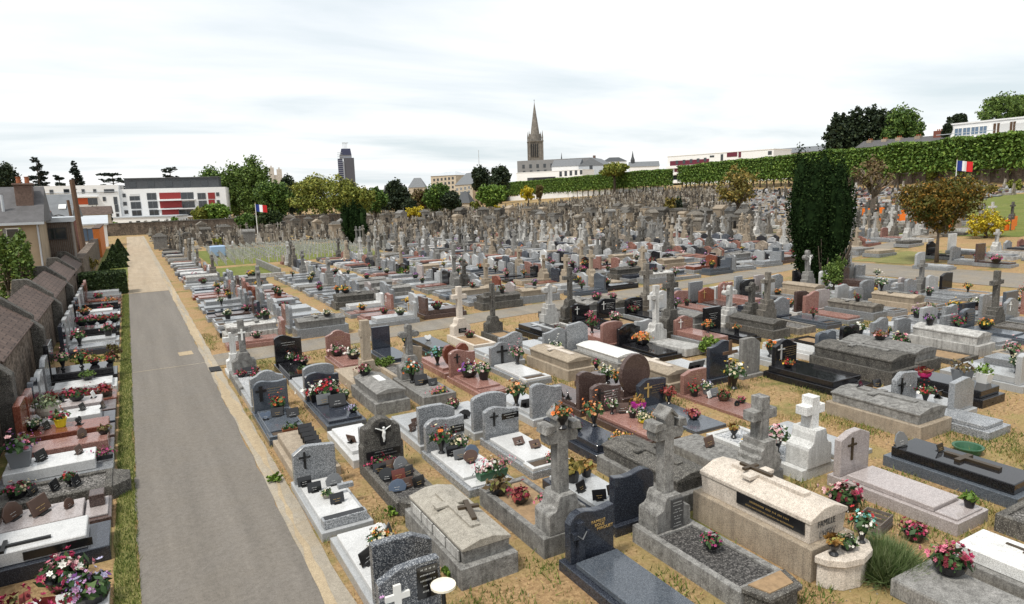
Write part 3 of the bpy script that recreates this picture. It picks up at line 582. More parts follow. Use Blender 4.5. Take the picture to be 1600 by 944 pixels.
for dx, kd, cs, lb, kw in ((-.3,'cup',['white'],'small empty black urn on the cream tomb shelf, left of the bowl',dict(blooms=False,leaf='leaf_dry')),(.0,'bowl',['white'],'black bowl of pale pebbles and succulents on the cream tomb shelf',dict(leaf='leaf_pot',dens=.2,sc_=.8)),(.33,'vase',['white','red','teal'],'black vase of red and white flowers in teal paper on the tomb shelf',dict(sc_=1.0))):
    deco(g, dx, -1.36, kd, cs, lb, dz=.40, **kw)
g = HG(11.36, 6.35, 0, 1.0, 2.3, 'modern', 'granite_rose', 'pale pink granite grave with thin bronze cross and empty foot step', hs='slant', hh=.95, cross=('bronze',-.12,.5), foot='step', z0=.26)
deco(g, .2, -.98, 'pot', ['teal'], 'black bucket with a green cup on the pale pink grave', dz=.3, blooms=False, leaf='leaf_bright', sc_=.8)
g = HG(13.1, 6.3, 0, 1.08, 2.35, 'tier', 'granite_black', 'black two step slab with a big bronze cross lying on it', bm='granite_blue')
part((lambda b: (b.prism_z(cross_outline(.95,.11,.5,.62), 0, .06), fig_mb(b, .001), b))(MB())[2], 'bronze_cross', 'bronze', g, .01).location = (.05, -.65, .48)
plq(g, -.25, .95, 'speckled rock shaped plaque at the head of the black two step slab', shape='rock', mat='plaque_grey', s=1.3); plq(g, .1, .4, 'slim black plaque standing on the black two step slab', s=.8)
g = HG(16.1, 8.15, 0, 1.0, 2.3, 'modern', 'granite_pale_speckled', 'grey granite grave with dark sword like cross and red flowers by the frame edge', hs='gable', hh=.95, cross=('metal',-.25,.6))
deco(g, .15, .55, 'vase', ['red','crimson','white'], 'red bouquet in black vase before the sword like cross', sc_=1.15)
# graves just below the frame edge, heads away from the camera
g = HG(10.3, 3.75, 180, 1.0, 2.2, 'tier', 'marble_white', 'plain white marble slab with small bronze cross in the corner of the row', bm='concrete')
part(MB().prism_z(cross_outline(.4,.05,.22,.27), 0, .02), 'bronze_cross', 'bronze', g).location = (-.2, -.6, .48)
g = HG(9.0, 3.75, 180, .95, 2.2, 'flat', 'concrete', 'low weathered concrete slab carrying a burgundy wreath'); g.scale = (1, 1, 2.2)
deco(g, -.3, -.75, 'bowl', ['burgundy','crimson','pink'], 'burgundy wreath lying on the low concrete slab', dz=.12, sc_=1.35, dens=1.4)
HG(12.1, 3.9, 180, 1.1, 2.2, 'kerb', 'stone_dark', 'dark lichen covered kerb grave at the frame edge', z0=.35)
# second row, back to back with the first (heads at 8.1, feet at 10.3)
g = HG(2.76, 9.15, 180, .98, 2.3, 'modern', 'granite_white', 'dark speckled headstone seen from behind over a white slab near the lane', hs='clip', hm='granite_speckled', hh=1.02, bm='granite_light')
deco(g, -.1, -.25, 'bowl', ['yellow','white','cream','orange'], 'mixed yellow and white bouquet on the white slab near the lane', sc_=1.05, leaf='leaf_pot'); plq(g, .2, .1, 'black plaque leaning on the white slab near the lane', rz=35, s=1.2); plq(g, -.35, -.5, 'long black plaque flat behind the yellow bouquet', rz=60, s=1.0)
g = HG(4.06, 9.2, 0, 1.0, 2.25, 'tomb', 'stone_grey', lid='stone_lid', label='weathered beige tomb with a dark cross lying on its lid', topcross='stone_lid', bm='stone_grey')
c = part((lambda b: (b.prism_z(cross_outline(.75,.1,.42,.5), 0, .05), b))(MB())[1], 'metal_cross', 'bronze', g); c.location = (.05, -.55, .885); c.rotation_euler = (0, 0, R(-14)); c.scale = (.85, .85, 1)
for k in range(4):
    q = part(MB().box(-.011,.011,-.22,.22,0,.2), 'side_plaque', 'stone_white', g); q.location = (-.435, .72-.48*k, .45)
g = HC(5.5, 9.25, 180, 1.0, 2.2, 'stone_grey', 'worn grey stone cross with orange flowers tied to its top', hc=1.34, aw=.21, span=.62, zc=.92, ends='gable', roofs=True, ped='shoulder', ph=.6, fill='soil_sandy', d=.26, bz=.34, zs=1)
deco(g, .0, .95, 'cup', ['orange','peach','orange'], 'orange artificial bouquet tied behind the worn stone cross', dz=1.98, sc_=1.2, dens=2)
deco(g, .1, -.25, 'bowl', ['burgundy','crimson'], 'burgundy heather on the sandy bed behind the worn cross', dz=.3, leaf='leaf_heather'); deco(g, -.2, .2, 'bowl', ['pink','palepink'], 'pink heather beside the worn cross base', dz=.3)
deco(g, .25, -.75, 'bowl', ['rust'], 'brown withered heather at the far end of the sandy bed', dz=.3, blooms=False, leaf='leaf_brown', sc_=1.2)
g = HG(6.82, 9.2, 180, .98, 2.25, 'modern', 'granite_light', 'navy wave headstone seen from behind with plaques on its pale slab', hs='wave', hm='granite_navy', hh=.95, bm='granite_navy')
for k, (dx, dy) in enumerate(((.2,.35),(-.15,.3),(.25,-.1))): plq(g, dx, dy, ['black plaque on white feet behind the navy wave headstone','second black plaque behind the navy wave headstone','small plaque at the side of the navy headstone slab'][k], rz=20*k-20)
deco(g, .15, -.55, 'pot', ['yellow','rust'], 'small yellow conifer in a black pot behind the navy headstone', leaf='leaf_gold', blooms=False, sc_=1.3); deco(g, -.2, -.6, 'pot', ['rust'], 'withered plant in a black pot behind the navy headstone', leaf='leaf_dry', blooms=False)
g = HG(8.2, 9.25, 0, 1.05, 2.3, 'tomb', 'stone_dark', 'dark lichen crusted gabled tomb between two stone crosses', topcross='stone_dark', bm='stone_grey')
g = HC(9.95, 9.2, 180, .92, 2.3, 'stone_grey', 'brown grey stone cross with saw toothed pedestal', hc=.95, aw=.24, span=.68, zc=.55, ped='serrated', ph=.75, bed='slab', d=.3, bz=.3)
plq(g, -.1, -.4, 'brown photo plaque on the slab behind the saw toothed cross', mat='plaque_brown', dz=.3, rz=10, s=1.2); deco(g, -.3, .35, 'cup', ['yellow','cream'], 'small yellow posy at the saw toothed cross', dz=.3)
g = HC(11.1, 9.05, 180, 1.05, 2.45, 'marble_white', 'white stone cross with stepped foot over white chippings', hc=.72, aw=.22, span=.58, zc=.42, ped='shoulder', ph=.85, fill='gravel_white', d=.3, bz=.26)
deco(g, .12, .35, 'vase', ['palepink','white','pink'], 'pale pink lilies in black vase beside the white stone cross', dz=.24, sc_=1.3); deco(g, .15, -.75, 'cup', ['white'], 'empty black urn on the white chippings', dz=.24, blooms=False, leaf='leaf_dry')
deco(g, -.35, .85, 'cup', ['white'], 'black urn on the ledge of the white stone cross', dz=.6, blooms=False, leaf='leaf_dry')
g = HG(12.55, 9.0, 180, 1.0, 2.1, 'flat', 'granite_light', 'flat light grey slab behind the pale pink headstone')
deco(g, .35, .2, 'pot', ['white','cream'], 'white and cream flower pot beside the flat light grey slab', sc_=1.1)
g = HG(15.0, 8.9, 0, 1.3, 2.3, 'tomb', 'stone_grey', 'long grey lichen tomb with a broken cross on its lid', topcross='stone_grey', bm='stone_beige')
plq(g, .1, .7, 'black plaque at the head of the long lichen tomb', dz=.83, rz=20); plq(g, .45, .5, 'second black plaque at the head of the long lichen tomb', dz=.83, rz=-10)
g = HG(16.75, 9.1, 180, 1.0, 2.2, 'modern', 'granite_light', 'grey slanted headstone seen from behind with pale slab', hs='gable', hm='granite_grey', hh=.9)
plq(g, -.2, .3, 'black plaque on the pale slab behind the grey slanted headstone', s=1.1)
g = HG(18.3, 9.3, 180, 1.15, 2.3, 'tier', 'granite_black', 'black polished slab carrying three planted pots')
deco(g, .3, -.4, 'bowl', ['red','rust'], 'red heather in a pink pot on the black slab', potmat='pot_pink', leaf='leaf_heather', blooms=False, sc_=1.1); deco(g, -.05, .35, 'square', ['rust'], 'brown shrub in a square grey pot on the black slab', potmat='pot_grey', leaf='leaf_brown', blooms=False, sc_=1.25); deco(g, -.4, .7, 'square', ['yellow'], 'yellow green plant in a pale square pot on the black slab', potmat='plaque_white', leaf='leaf_bright', blooms=False)
# third row (feet at 10.7, heads at 13)
g = HG(2.67, 11.75, 0, .94, 2.4, 'modern', 'granite_white', 'grey speckled headstone with bronze cross over a white slab by the lane', hs='gable', hm='granite_pale_speckled', hh=.98, cross=('metal',-.2,.45), bm='granite_light')
part(MB().prism_x([(-.12,0),(.12,0),(.09,.2),(-.09,.2)], -.4, .4), 'foot_trough', 'granite_pale_speckled', g, .01).location = (0, -1.0, .22); part(MB().box(-.36,.36,-.07,.07,.2,.206), 'soil', 'black_paint', g).location = (0, -1.0, .22)
for k, (dx, dy, sh, mt, lb) in enumerate(((-.28,.65,'rect','plaque_black','narrow black plaque at the grey speckled headstone'),(-.18,.3,'rect','plaque_black','black plaque with white oval photo by the lane'),(.2,.4,'rock','plaque_grey','rough grey rock plaque on the white slab by the lane'),(.05,-.4,'rect','plaque_black','black plaque with praying hands on the white slab'))): plq(g, dx, dy, lb, shape=sh, mat=mt)
deco(g, -.05, -.05, 'bowl', ['cream','white'], 'shallow round dish of pebbles on the white slab by the lane', sc_=.6, dens=.3, potmat='pot_stone')
part(MB().box(-.14,.14,-.05,.05,0,.08), 'block', 'granite_grey', thing('flower_holder', 'small grey stone flower holder on the white slab by the lane', 'flower holder', (2.98, 11.75, .32)))
g = HG(4.02, 11.85, 0, .9, 2.2, 'kerb', 'stone_dark', 'dark ornate headstone with white crucifix over a kerb full of plaques', z0=.34, fill='gravel_dark')
part(MB().prism([(-.46,0),(.46,0),(.46,.5),(.42,.57),(.41,.86),(.39,1.0),(.28,1.04),(.24,1.08),(.2,1.18),(0,1.27),(-.2,1.18),(-.24,1.08),(-.28,1.04),(-.39,1.0),(-.41,.86),(-.42,.57),(-.46,.5)], -.14, .14), 'headstone', 'stone_dark', g, .015).location = (0, .92, .34)
c = part(MB().prism(cross_outline(.62,.11,.34,.42), -.03, .03), 'cross', 'black_paint', g); c.location = (0, .75, .86); part((lambda b: (fig_mb(b, .95, 0), b))(MB())[1], 'figure', 'white_paint', c).location = (0, -.05, .45)
inscription(part(MB().box(-.38,.38,-.01,.01,-.1,.1), 'name_panel', 'black_paint', g), 0, .05, -.0115, .6, 2, 'silver', 4); g.children[-1].location = (0, .77, .62)
pm = MB(); pm.prism_z([(.42*math.cos(R(a)), -1.0+.34*math.sin(R(a))) for a in range(180, 361, 20)], 0, .36); part(pm, 'foot_planter', 'stone_dark', g, .01)
pk = [('plaque_black','rect'),('plaque_brown','rect'),('plaque_grey','rock'),('plaque_black','round'),('plaque_red','rect'),('plaque_black','rect'),('plaque_blue','rock'),('plaque_brown','rect'),('plaque_black','rect')]
sp_ = 'far left,far middle,far right,centre left,centre,centre right,near left,near middle,near right'.split(',')
for k, (mt, sh) in enumerate(pk): plq(g, -.22+.22*(k % 3), .4-.5*(k//3)+.06*(k % 2), f'{mt[7:]} {"upright" if sh == "rect" else sh} plaque, {sp_[k]} on the ornate crucifix grave', mat=mt, shape=sh, rz=15*(k % 3)-15, s=1.05)
deco(g, -.1, .62, 'trough', ['crimson','red','pink'], 'crimson flowers along the foot of the ornate crucifix headstone', sc_=.8, dens=.7)
g = HG(5.47, 11.85, 0, 1.04, 2.35, 'modern', 'granite_white', 'grey speckled wave headstone with bright bouquets and black vase', hs='wave', hm='granite_pale_speckled', hh=.95, foot='step', bm='granite_pale_speckled', panel=(.3,.55,.34,.22,'plaque_black'))
deco(g, -.25, .62, 'vase', ['crimson','orange','red','cream'], 'red and orange bouquet in a blue black vase on the wave headstone grave', sc_=1.25); deco(g, .15, .6, 'bowl', ['cream','palepink','white'], 'cream and pink flower cushion by the wave headstone', sc_=1.1); deco(g, .12, -.93, 'trough', ['palepink','white','pink'], 'pink and white begonias in a green trough', dz=.26, potmat='pot_green', sc_=1.05, dens=1.5)
for dx, dy, sh, mt, lb in ((-.1,.35,'rect','plaque_black','square black plaque below the red and orange bouquet'),(.2,.1,'rock','plaque_blue','blue granite rock plaque among the bouquets'),(.05,-.2,'round','plaque_brown','brown oval plaque on the white slab before the begonias'),(-.05,.1,'rect','plaque_grey','little grey plaque among the bouquets')): plq(g, dx, dy, lb, shape=sh, mat=mt, s=1.1)
g = HG(6.85, 11.85, 0, 1.0, 2.3, 'modern', 'granite_white', 'grey speckled swelling headstone with bronze cross and black name strip', hs='swell', hm='granite_pale_speckled', hh=.95, cross=('metal',-.22,.42), panel=(.22,.62,.46,.18,'plaque_black'), foot='planter', bm='granite_pale_speckled')
plq(g, -.02, .1, 'brown plaque with flowers on the swelling headstone slab', mat='plaque_brown', lean=40); plq(g, .18, -.25, 'rose plaque with flowers on the swelling headstone slab', mat='plaque_brown', lean=40); deco(g, .1, -.95, 'bowl', ['palepink','orange','pink'], 'little pink and orange posy in the foot planter', dz=.22, sc_=.7)
g = HG(8.35, 11.8, 0, .98, 2.3, 'tier', 'granite_navy', 'low dark slab without headstone between orange flower vases')
deco(g, .3, -.05, 'vase', ['orange','peach','orange'], 'tall orange lilies in a black vase on the low dark slab', sc_=1.3); deco(g, .3, -.95, 'trough', ['orange','peach','yellow'], 'orange flowers in a grey trough at the low dark slab', dz=.26, potmat='pot_grey', sc_=.85); deco(g, -.15, .45, 'bowl', ['burgundy','pink'], 'burgundy flower bowl at the head of the low dark slab'); deco(g, -.2, -.1, 'bowl', ['burgundy','crimson'], 'small burgundy posy lying on the low dark slab', sc_=.6)
g = HG(9.8, 11.85, 0, 1.02, 2.3, 'modern', 'granite_pink', 'brown pink wave headstone with engraved cross and crowded slab', hs='swell', hm='granite_brown', hh=1.0, cross=('metal',-.25,.5), ins='white', insn=5, bm='granite_brown', fig=None)
deco(g, -.1, .6, 'vase', ['palepink','white','pink'], 'pale pink lilies on the brown pink wave grave', sc_=.9); plq(g, .15, .5, 'brown slanted book plaque on the brown pink wave grave', mat='plaque_brown', s=1.3, rz=-25)
for dx, dy, kd, cs, lb, pm_ in ((.12,.1,'pot',['palepink','white'],'pink potted flowers on the brown pink wave grave','pot_black'),(.1,-.3,'bowl',['cream'],'yellow green empty bowl on the brown pink grave','pot_yellow'),(.3,.0,'pot',['lilac','pink'],'lilac heather pot on the brown pink grave','pot_grey'),(.32,-.45,'pot',['peach','cream'],'peach flowers in a pot at the foot of the brown pink grave','pot_stone')): deco(g, dx, dy, kd, cs, lb, potmat=pm_, sc_=.8)
g = HG(11.25, 11.85, 0, 1.04, 2.25, 'flat', 'granite_blue', 'navy headstone with gold cross over a plain blue grey slab', hs='gable', hm='granite_navy', hh=.95, cross=('gold',-.18,.5), ins='gold')
deco(g, .1, -.45, 'bowl', ['burgundy','pink','rust'], 'round black bowl of pink heather on the plain blue grey slab', leaf='leaf_heather', sc_=.95); deco(g, .42, .75, 'vase', ['rust'], 'dried red stems in a black vase beside the navy headstone', leaf='leaf_heather', blooms=False, sc_=1.1)
deco(g, -.6, .75, 'square', ['magenta'], 'magenta planter box tucked behind the navy headstone', potmat='pot_magenta', blooms=False, dz=.1, leaf='leaf_dry', sc_=.9)
g = HG(12.9, 11.95, 0, .98, 2.4, 'flat', 'granite_pink', 'salmon red flat slab with low red headstone and small ornaments', hs='clip', hm='granite_pink', hh=.85, ins='gold', hw=.9)
deco(g, -.25, .75, 'pot', ['red','crimson'], 'red flowers in a black pot at the salmon headstone', sc_=1.0); deco(g, .15, .7, 'pot', ['cream','lilac','white'], 'white and lilac flowers at the salmon headstone', potmat='pot_grey'); deco(g, .1, .05, 'bowl', ['burgundy','rust'], 'woven basket of burgundy flowers on the salmon slab', potmat='wood_brown'); deco(g, .32, -.35, 'bowl', ['crimson','pink'], 'small crimson posy on the salmon slab', sc_=.6)
plq(g, .0, .4, 'white open book plaque on the salmon slab', mat='plaque_white', rz=20); plq(g, .18, .42, 'grey plaque behind the basket on the salmon slab', mat='plaque_grey', s=1.2); plq(g, .05, -.45, 'small dark bird plaque on the salmon slab', s=.6, shape='rock')
g = HG(16.5, 11.85, 0, 1.5, 2.5, 'tier', 'granite_black', 'black headstone with white cross and gold names over a wide black slab', hs='ogee', hm='granite_black', hh=1.2, hw=1.0, cross=('silver',-.25,.6), ins='gold', insn=5, foot='step')
deco(g, -.3, .7, 'bowl', ['red','orange','yellow'], 'red and yellow flowers at the foot of the wide black grave', sc_=.9)
g = HG(18.4, 11.7, 0, 1.35, 2.6, 'tomb', 'stone_dark', 'massive dark twin tomb with raised cross, behind the wide black grave', topcross='stone_grey', bm='stone_dark'); g.scale = (1, 1, 1.0)
g = HG(19.95, 11.9, 0, 1.3, 2.5, 'tomb', 'stone_grey', 'massive grey twin tomb with a dried wreath, right of the dark one', bm='stone_dark'); g.scale = (1, 1, .92)
deco(g, -.1, .2, 'bowl', ['rust','palepink'], 'dried brown wreath on the massive grey twin tomb', dz=.83, leaf='leaf_brown', sc_=1.1)
g = HG(22.0, 11.9, 0, 1.3, 2.6, 'kerb', 'stone_dark', 'low dark kerb grave with bunch of flowers and sandy bed', z0=.22, fill='soil_sandy')
deco(g, -.4, .6, 'pot', ['pink','palepink','cream'], 'pink lilies with green leaves on the low dark kerb grave', sc_=1.6); plq(g, .0, .5, 'black plaque beside the pink lilies on the kerb grave', s=1.3)
# fourth row (heads at 13.2, feet at 15.4)
g = HG(2.8, 14.25, 180, .98, 2.3, 'tier', 'stone_beige', 'beige stone grave with five dark plaques in a row by the lane', bm='stone_beige'); g.scale = (.94, 1, .8)
for k in range(5): plq(g, -.1-.02*k, .55-.3*k, f'dark plaque on the beige grave by the lane, {["first","second","third","fourth","fifth"][k]} from its near end', rz=0, s=1.25, dz=.48)
g = HG(4.0, 14.3, 180, .95, 2.1, 'modern', 'granite_white', 'small grey headstone from behind with white slab, behind the ornate crucifix', hs='rect', hm='granite_pale_speckled', hh=.75, hw=.5)
plq(g, -.1, .3, 'dark plaque on the white slab behind the ornate crucifix', rz=60); plq(g, .2, .2, 'brown plaque on the white slab behind the ornate crucifix', mat='plaque_brown', rz=120); deco(g, -.2, .55, 'bowl', ['pink','white','palepink'], 'pink and white posy behind the ornate crucifix headstone', sc_=.8)
g = HG(5.5, 14.3, 180, 1.0, 2.2, 'modern', 'granite_light', 'grey speckled clipped headstone from behind with brown plaques', hs='clip', hm='granite_pale_speckled', hh=1.0); plq(g, .3, .3, 'brown plaque left of the clipped headstone', mat='plaque_brown', rz=40); plq(g, .1, .0, 'second brown plaque on the slab behind the clipped headstone', mat='plaque_brown', rz=20)
g = HG(6.85, 14.35, 180, 1.02, 2.2, 'modern', 'granite_light', 'grey speckled arched headstone from behind with black wave plaque', hs='arch', hm='granite_pale_speckled', hh=1.02); plq(g, .3, .2, 'black wave shaped plaque beside the arched headstone', shape='rock', s=1.1); deco(g, .2, -.6, 'bowl', ['pink','burgundy','cream'], 'faded flower dish on the slab behind the arched headstone', sc_=.9)
g = HG(8.42, 14.35, 180, 1.0, 2.2, 'modern', 'granite_light', 'grey speckled sloping headstone from behind with tall peach vase', hs='crest', hm='granite_pale_speckled', hh=1.0); deco(g, .35, .1, 'vase', ['peach','orange','cream'], 'tall peach bouquet in black vase beside the sloping headstone', sc_=1.4); plq(g, .2, .3, 'black plaque behind the sloping grey headstone', s=1.2)
g = HG(9.75, 14.3, 180, .98, 2.2, 'modern', 'granite_brown', 'dark brown headstone of two slabs with a pink bow on top', hs='crest', hm='granite_brown', hh=1.12); deco(g, -.2, .9, 'cup', ['crimson','pink','magenta'], 'pink bow of flowers on top of the dark brown headstone', dz=1.3, sc_=.9)
for k in range(3): plq(g, .25, .35-.3*k, f'black lacquered plaque beside the dark brown headstone, {["nearest it","the middle one","farthest from it"][k]}', rz=60, s=1.2)
g = HG(11.2, 14.35, 180, 1.1, 2.2, 'tier', 'granite_brown', 'big round brown headstone like a disc with dark wave plaque', hs='oval', hm='granite_brown', hh=1.3); deco(g, .35, .2, 'vase', ['white','cream'], 'white bouquet left of the round brown headstone', sc_=1.1); deco(g, .3, .55, 'vase', ['orange','yellow'], 'orange flame shaped bouquet at the round brown headstone', sc_=.9); plq(g, .3, .0, 'black wave plaque left of the round brown headstone', s=1.4, shape='rock')
g = HG(12.75, 14.35, 0, 1.1, 2.2, 'tomb', 'stone_beige', 'beige gabled tomb behind the round brown headstone', topcross='stone_cream', bm='stone_beige')
g = HG(14.35, 14.4, 180, 1.0, 2.2, 'modern', 'granite_light', 'tall navy headstone with a plain wooden cross standing before it', hs='swell', hm='granite_navy', hh=1.25, bm='granite_navy')
plq(g, .3, .2, 'black plaque on white feet left of the tall navy headstone', s=1.4); plq(g, .05, .2, 'second black plaque on white feet by the tall navy headstone', s=1.4)
t = thing('wooden_cross', 'plain wooden cross with name plate stuck in the ground before a navy headstone', 'cross', (14.25, 12.95, 0)); part(MB().prism(cross_outline(1.35,.09,.55,1.0), -.02, .02), 'cross', 'wood_brown', t); part(MB().box(-.11,.11,-.03,-.02,.86,.93), 'name_plate', 'plaque_white', t)
flowers(14.2, 12.75, 0, 'vase', ['cream','white','yellow'], 'cream roses in a black vase at the foot of the wooden cross', sc_=1.5, seed=1)
g = HG(15.5, 14.3, 180, .95, 2.2, 'flat', 'concrete', 'old streaked concrete headstone seen from behind beside a black one', hs='clip', hm='concrete', hh=1.15, hw=.8); g.scale = (.94, 1, .95)
g = HG(17.3, 14.5, 180, 1.0, 2.2, 'modern', 'granite_light', 'pale slab with an orange lantern behind the wide black grave'); deco(g, .2, .6, 'cup', ['orange'], 'bright orange lantern flowers on the pale slab', sc_=1.6, dens=2)
# fifth row (feet at 15.9, heads at 18.2)
g = HG(2.76, 16.8, 0, 1.0, 2.5, 'modern', 'granite_blue', 'blue grey wave headstone with red flowers and plaques by the lane', hs='wave', hm='granite_blue', hh=1.1, cross=('black',-.25,.55), ins='gold', insn=3, foot='planter')
deco(g, .1, .55, 'pot', ['red','orange','crimson'], 'red geraniums at the blue grey wave headstone', sc_=1.25); deco(g, .1, -1.0, 'trough', ['rust','red'], 'terracotta trough of green plants at the foot of the blue grey grave', dz=.24, potmat='pot_terracotta', blooms=False, sc_=.8)
plq(g, .0, .2, 'square black plaque on the blue grey wave grave', s=1.2); plq(g, .32, -.05, 'dark plaque with a cross on the blue grey wave grave', s=1.2); plq(g, -.3, .1, 'small heart plaque on the blue grey wave grave', shape='heart', mat='plaque_blue')
g = HG(4.15, 17.0, 0, 1.05, 2.5, 'modern', 'granite_navy', 'black blue headstone covered by a broad red and white bouquet', hs='swell', hm='granite_navy', hh=1.05, ins='gold', insn=3, bm='granite_blue')
deco(g, .0, .75, 'trough', ['white','red','crimson','palepink'], 'broad red and white bouquet across the black blue headstone', sc_=1.5, dens=1.3); plq(g, .1, -.1, 'large black plaque with white oval on the black blue grave', s=1.8); plq(g, -.15, .3, 'grey plaque behind the large black plaque', mat='plaque_grey', s=1.5); deco(g, .3, -.75, 'bowl', ['lilac','mauve'], 'lilac heather bowl at the foot of the black blue grave', sc_=.7); deco(g, .42, .4, 'pot', ['cream','white'], 'cream flower pot right of the black blue headstone', sc_=.9)
g = HG(5.5, 17.3, 0, 1.0, 2.2, 'tomb', 'concrete', 'grey concrete tomb with gabled lid and white name tablet', bm='stone_grey')
part(MB().box(-.1,.1,-.3,.3,0,.03), 'name_tablet', 'plaque_white', g).location = (.05, .1, .83); deco(g, -.15, .75, 'bowl', ['burgundy','palepink','rust'], 'burgundy flower cushion on the concrete tomb', dz=.82, sc_=1.1)
g = HC(6.8, 17.35, 0, 1.02, 2.4, 'stone_grey', 'pale stone cross on a shouldered wall with plaques and teal bouquet', hc=1.05, aw=.18, span=.62, ends='trefoil', ped='shoulder', ph=.8, fill='concrete', d=.22, bz=.34)
deco(g, -.15, .45, 'vase', ['teal','orange','white','red'], 'teal orange and white bouquet before the pale stone cross', dz=.32, sc_=1.35); plq(g, .0, .1, 'black plaque with photo at the pale stone cross', dz=.3, s=1.6); plq(g, .25, -.15, 'dark pot shaped plaque at the pale stone cross', dz=.3, s=1.1); deco(g, .1, -.95, 'trough', ['pink','yellow'], 'pink and yellow planting at the foot of the pale cross', dz=.2, sc_=.8)
g = HG(8.36, 17.05, 0, .98, 2.3, 'modern', 'granite_pink', 'salmon wave headstone with a huge mixed bouquet on its slab', hs='swell', hm='granite_pink', hh=1.1, cross=('metal',-.2,.4), foot='step', fig=None)
deco(g, -.02, .45, 'bowl', ['purple','white','pink','red'], 'huge purple pink and white bouquet at the salmon headstone', sc_=1.6, dens=1.3); deco(g, .2, -.05, 'pot', ['white','palepink','cream'], 'white roses in a black pot before the huge bouquet', sc_=1.5, dens=1.3)
g = HG(9.95, 17.4, 0, .98, 2.4, 'modern', 'granite_white', 'grey headstone with a large black cross and pink vase', hs='ogee', hm='granite_grey', hh=1.0, cross=('black',-.02,.78), foot='planter', bm='granite_grey'); deco(g, .3, .55, 'vase', ['pink','palepink','white'], 'pink bouquet in black vase beside the large black cross', sc_=1.3)
g = HG(11.35, 17.2, 0, 1.08, 2.4, 'tomb', 'stone_beige', 'sharp edged beige tomb with pale cross on its lid', topcross='stone_cream', bm='stone_beige')
g = HG(13.2, 17.2, 0, 1.08, 2.4, 'tomb', 'marble_white', 'white grey slab tomb with small black cross beyond the beige tomb', bm='stone_grey'); g.scale = (.94, 1, .62)
g = HG(15.0, 17.3, 0, 1.1, 2.3, 'modern', 'granite_black', 'black headstone with orange flowers on a glossy black slab', hs='ogee', hm='granite_black', hh=1.0); deco(g, .15, .4, 'bowl', ['orange','peach','palepink'], 'orange flower mound on the glossy black slab', sc_=1.6, leaf='leaf_dry')
# sixth row (heads at 18.5, feet at 20.6)
g = HG(2.8, 19.45, 180, 1.0, 2.1, 'modern', 'granite_light', 'plain grey headstone back behind the blue grey wave one', hs='ogee', hm='granite_grey', hh=1.05)
g = HG(4.2, 19.5, 180, 1.0, 2.1, 'modern', 'granite_light', 'grey arched headstone back behind the broad bouquet', hs='arch', hm='granite_grey', hh=1.0)
g = HC(5.6, 19.5, 180, .95, 2.2, 'stone_beige', 'tall plain beige grey cross on a shouldered block', hc=1.35, aw=.26, span=.34, ends='flat', ped='shoulder', ph=.75, bed='slab', d=.26, bz=.35)
g = HG(7.0, 19.5, 180, .95, 2.2, 'kerb', 'stone_beige', 'ragged natural stone stele beside the pale stone cross', hs='stele', hm='stone_beige', hh=1.2, hw=.62, fill='gravel_grey'); deco(g, .2, .9, 'cup', ['yellow','white'], 'yellow flowers on the ragged stone stele', dz=1.4, sc_=.9)
g = HG(8.4, 19.5, 180, 1.0, 2.2, 'modern', 'granite_pink', 'heart shaped red granite headstone with pale bouquet', hs='heart', hm='granite_red', hh=1.0); deco(g, .35, .3, 'vase', ['teal','lilac','white'], 'pale teal and lilac bouquet left of the red heart headstone', sc_=1.3)
g = HG(10.4, 19.6, 180, 1.0, 2.2, 'modern', 'granite_light', 'speckled grey ogee headstone back behind the beige tomb', hs='swell', hm='granite_pale_speckled', hh=1.1)
g = HG(12.1, 19.6, 180, 1.0, 2.2, 'modern', 'granite_light', 'light grey headstone with black name panel and white flowers', hs='swell', hm='granite_grey', hh=1.0); deco(g, .1, 1.25, 'vase', ['white','cream'], 'white flower spray before the light grey headstone', dz=.1, sc_=1.3)
# seventh row (feet at 20.9, heads at 23.1)
g = HC(2.75, 21.45, 0, .95, 2.3, 'stone_grey', 'grey stone cross with small white cross fixed to it, last by the path', hc=1.2, aw=.2, span=.62, ped='shoulder', ph=.7, bed='kerb', fill='gravel_white', d=.2, bz=.3)
part(MB().prism(cross_outline(.42,.06,.24,.29), -.02, .02), 'small_cross', 'white_paint', g).location = (0, 1.15-.24-.11, 1.45)
for dx, dy, lb in ((-.2,.2,'red flowers left on the small cross grave by the path'),(.2,.35,'red flower bowl right on the small cross grave'),(.15,-.25,'crimson bowl near the foot of the small cross grave')): deco(g, dx, dy, 'bowl', ['crimson','pink','red'], lb, dz=.26, sc_=.8)
plq(g, .05, .2, 'large dark plaque between the red flower bowls', dz=.26, s=1.5)
g = HC(2.55, 22.95, 0, .6, .9, 'marble_white', 'low white stone cross standing behind the small cross grave', hc=.8, aw=.2, span=.6, ped='shoulder', ph=.6, bed='slab', d=.16, bz=.2)
g = HG(4.2, 21.75, 0, 1.0, 2.3, 'modern', 'granite_black', 'black wave headstone with white name, next to the crossing path', hs='swell', hm='granite_black', hh=1.15, ins='white', insn=2); deco(g, -.05, .4, 'vase', ['white','rust'], 'dark pot arrangement on the black wave grave by the path', sc_=.9); deco(g, .3, .2, 'bowl', ['crimson','palepink'], 'pink flower mound on the black wave grave by the path', sc_=1.1); deco(g, .1, -.9, 'trough', ['rust'], 'terracotta trough at the foot of the black wave grave', potmat='pot_terracotta', blooms=False, sc_=.8)
g = HG(5.9, 21.9, 0, .98, 2.2, 'modern', 'granite_pink', 'red pink headstone hidden by pink bouquets near the crossing path', hs='ogee', hm='granite_pink', hh=1.05, ins='gold', insn=2); deco(g, -.15, .55, 'bowl', ['palepink','pink','white'], 'pink bouquet against the red pink headstone', sc_=1.4); deco(g, .2, -.2, 'bowl', ['white','cream','palepink'], 'white and cream bouquet in front of the red pink headstone', sc_=1.4)
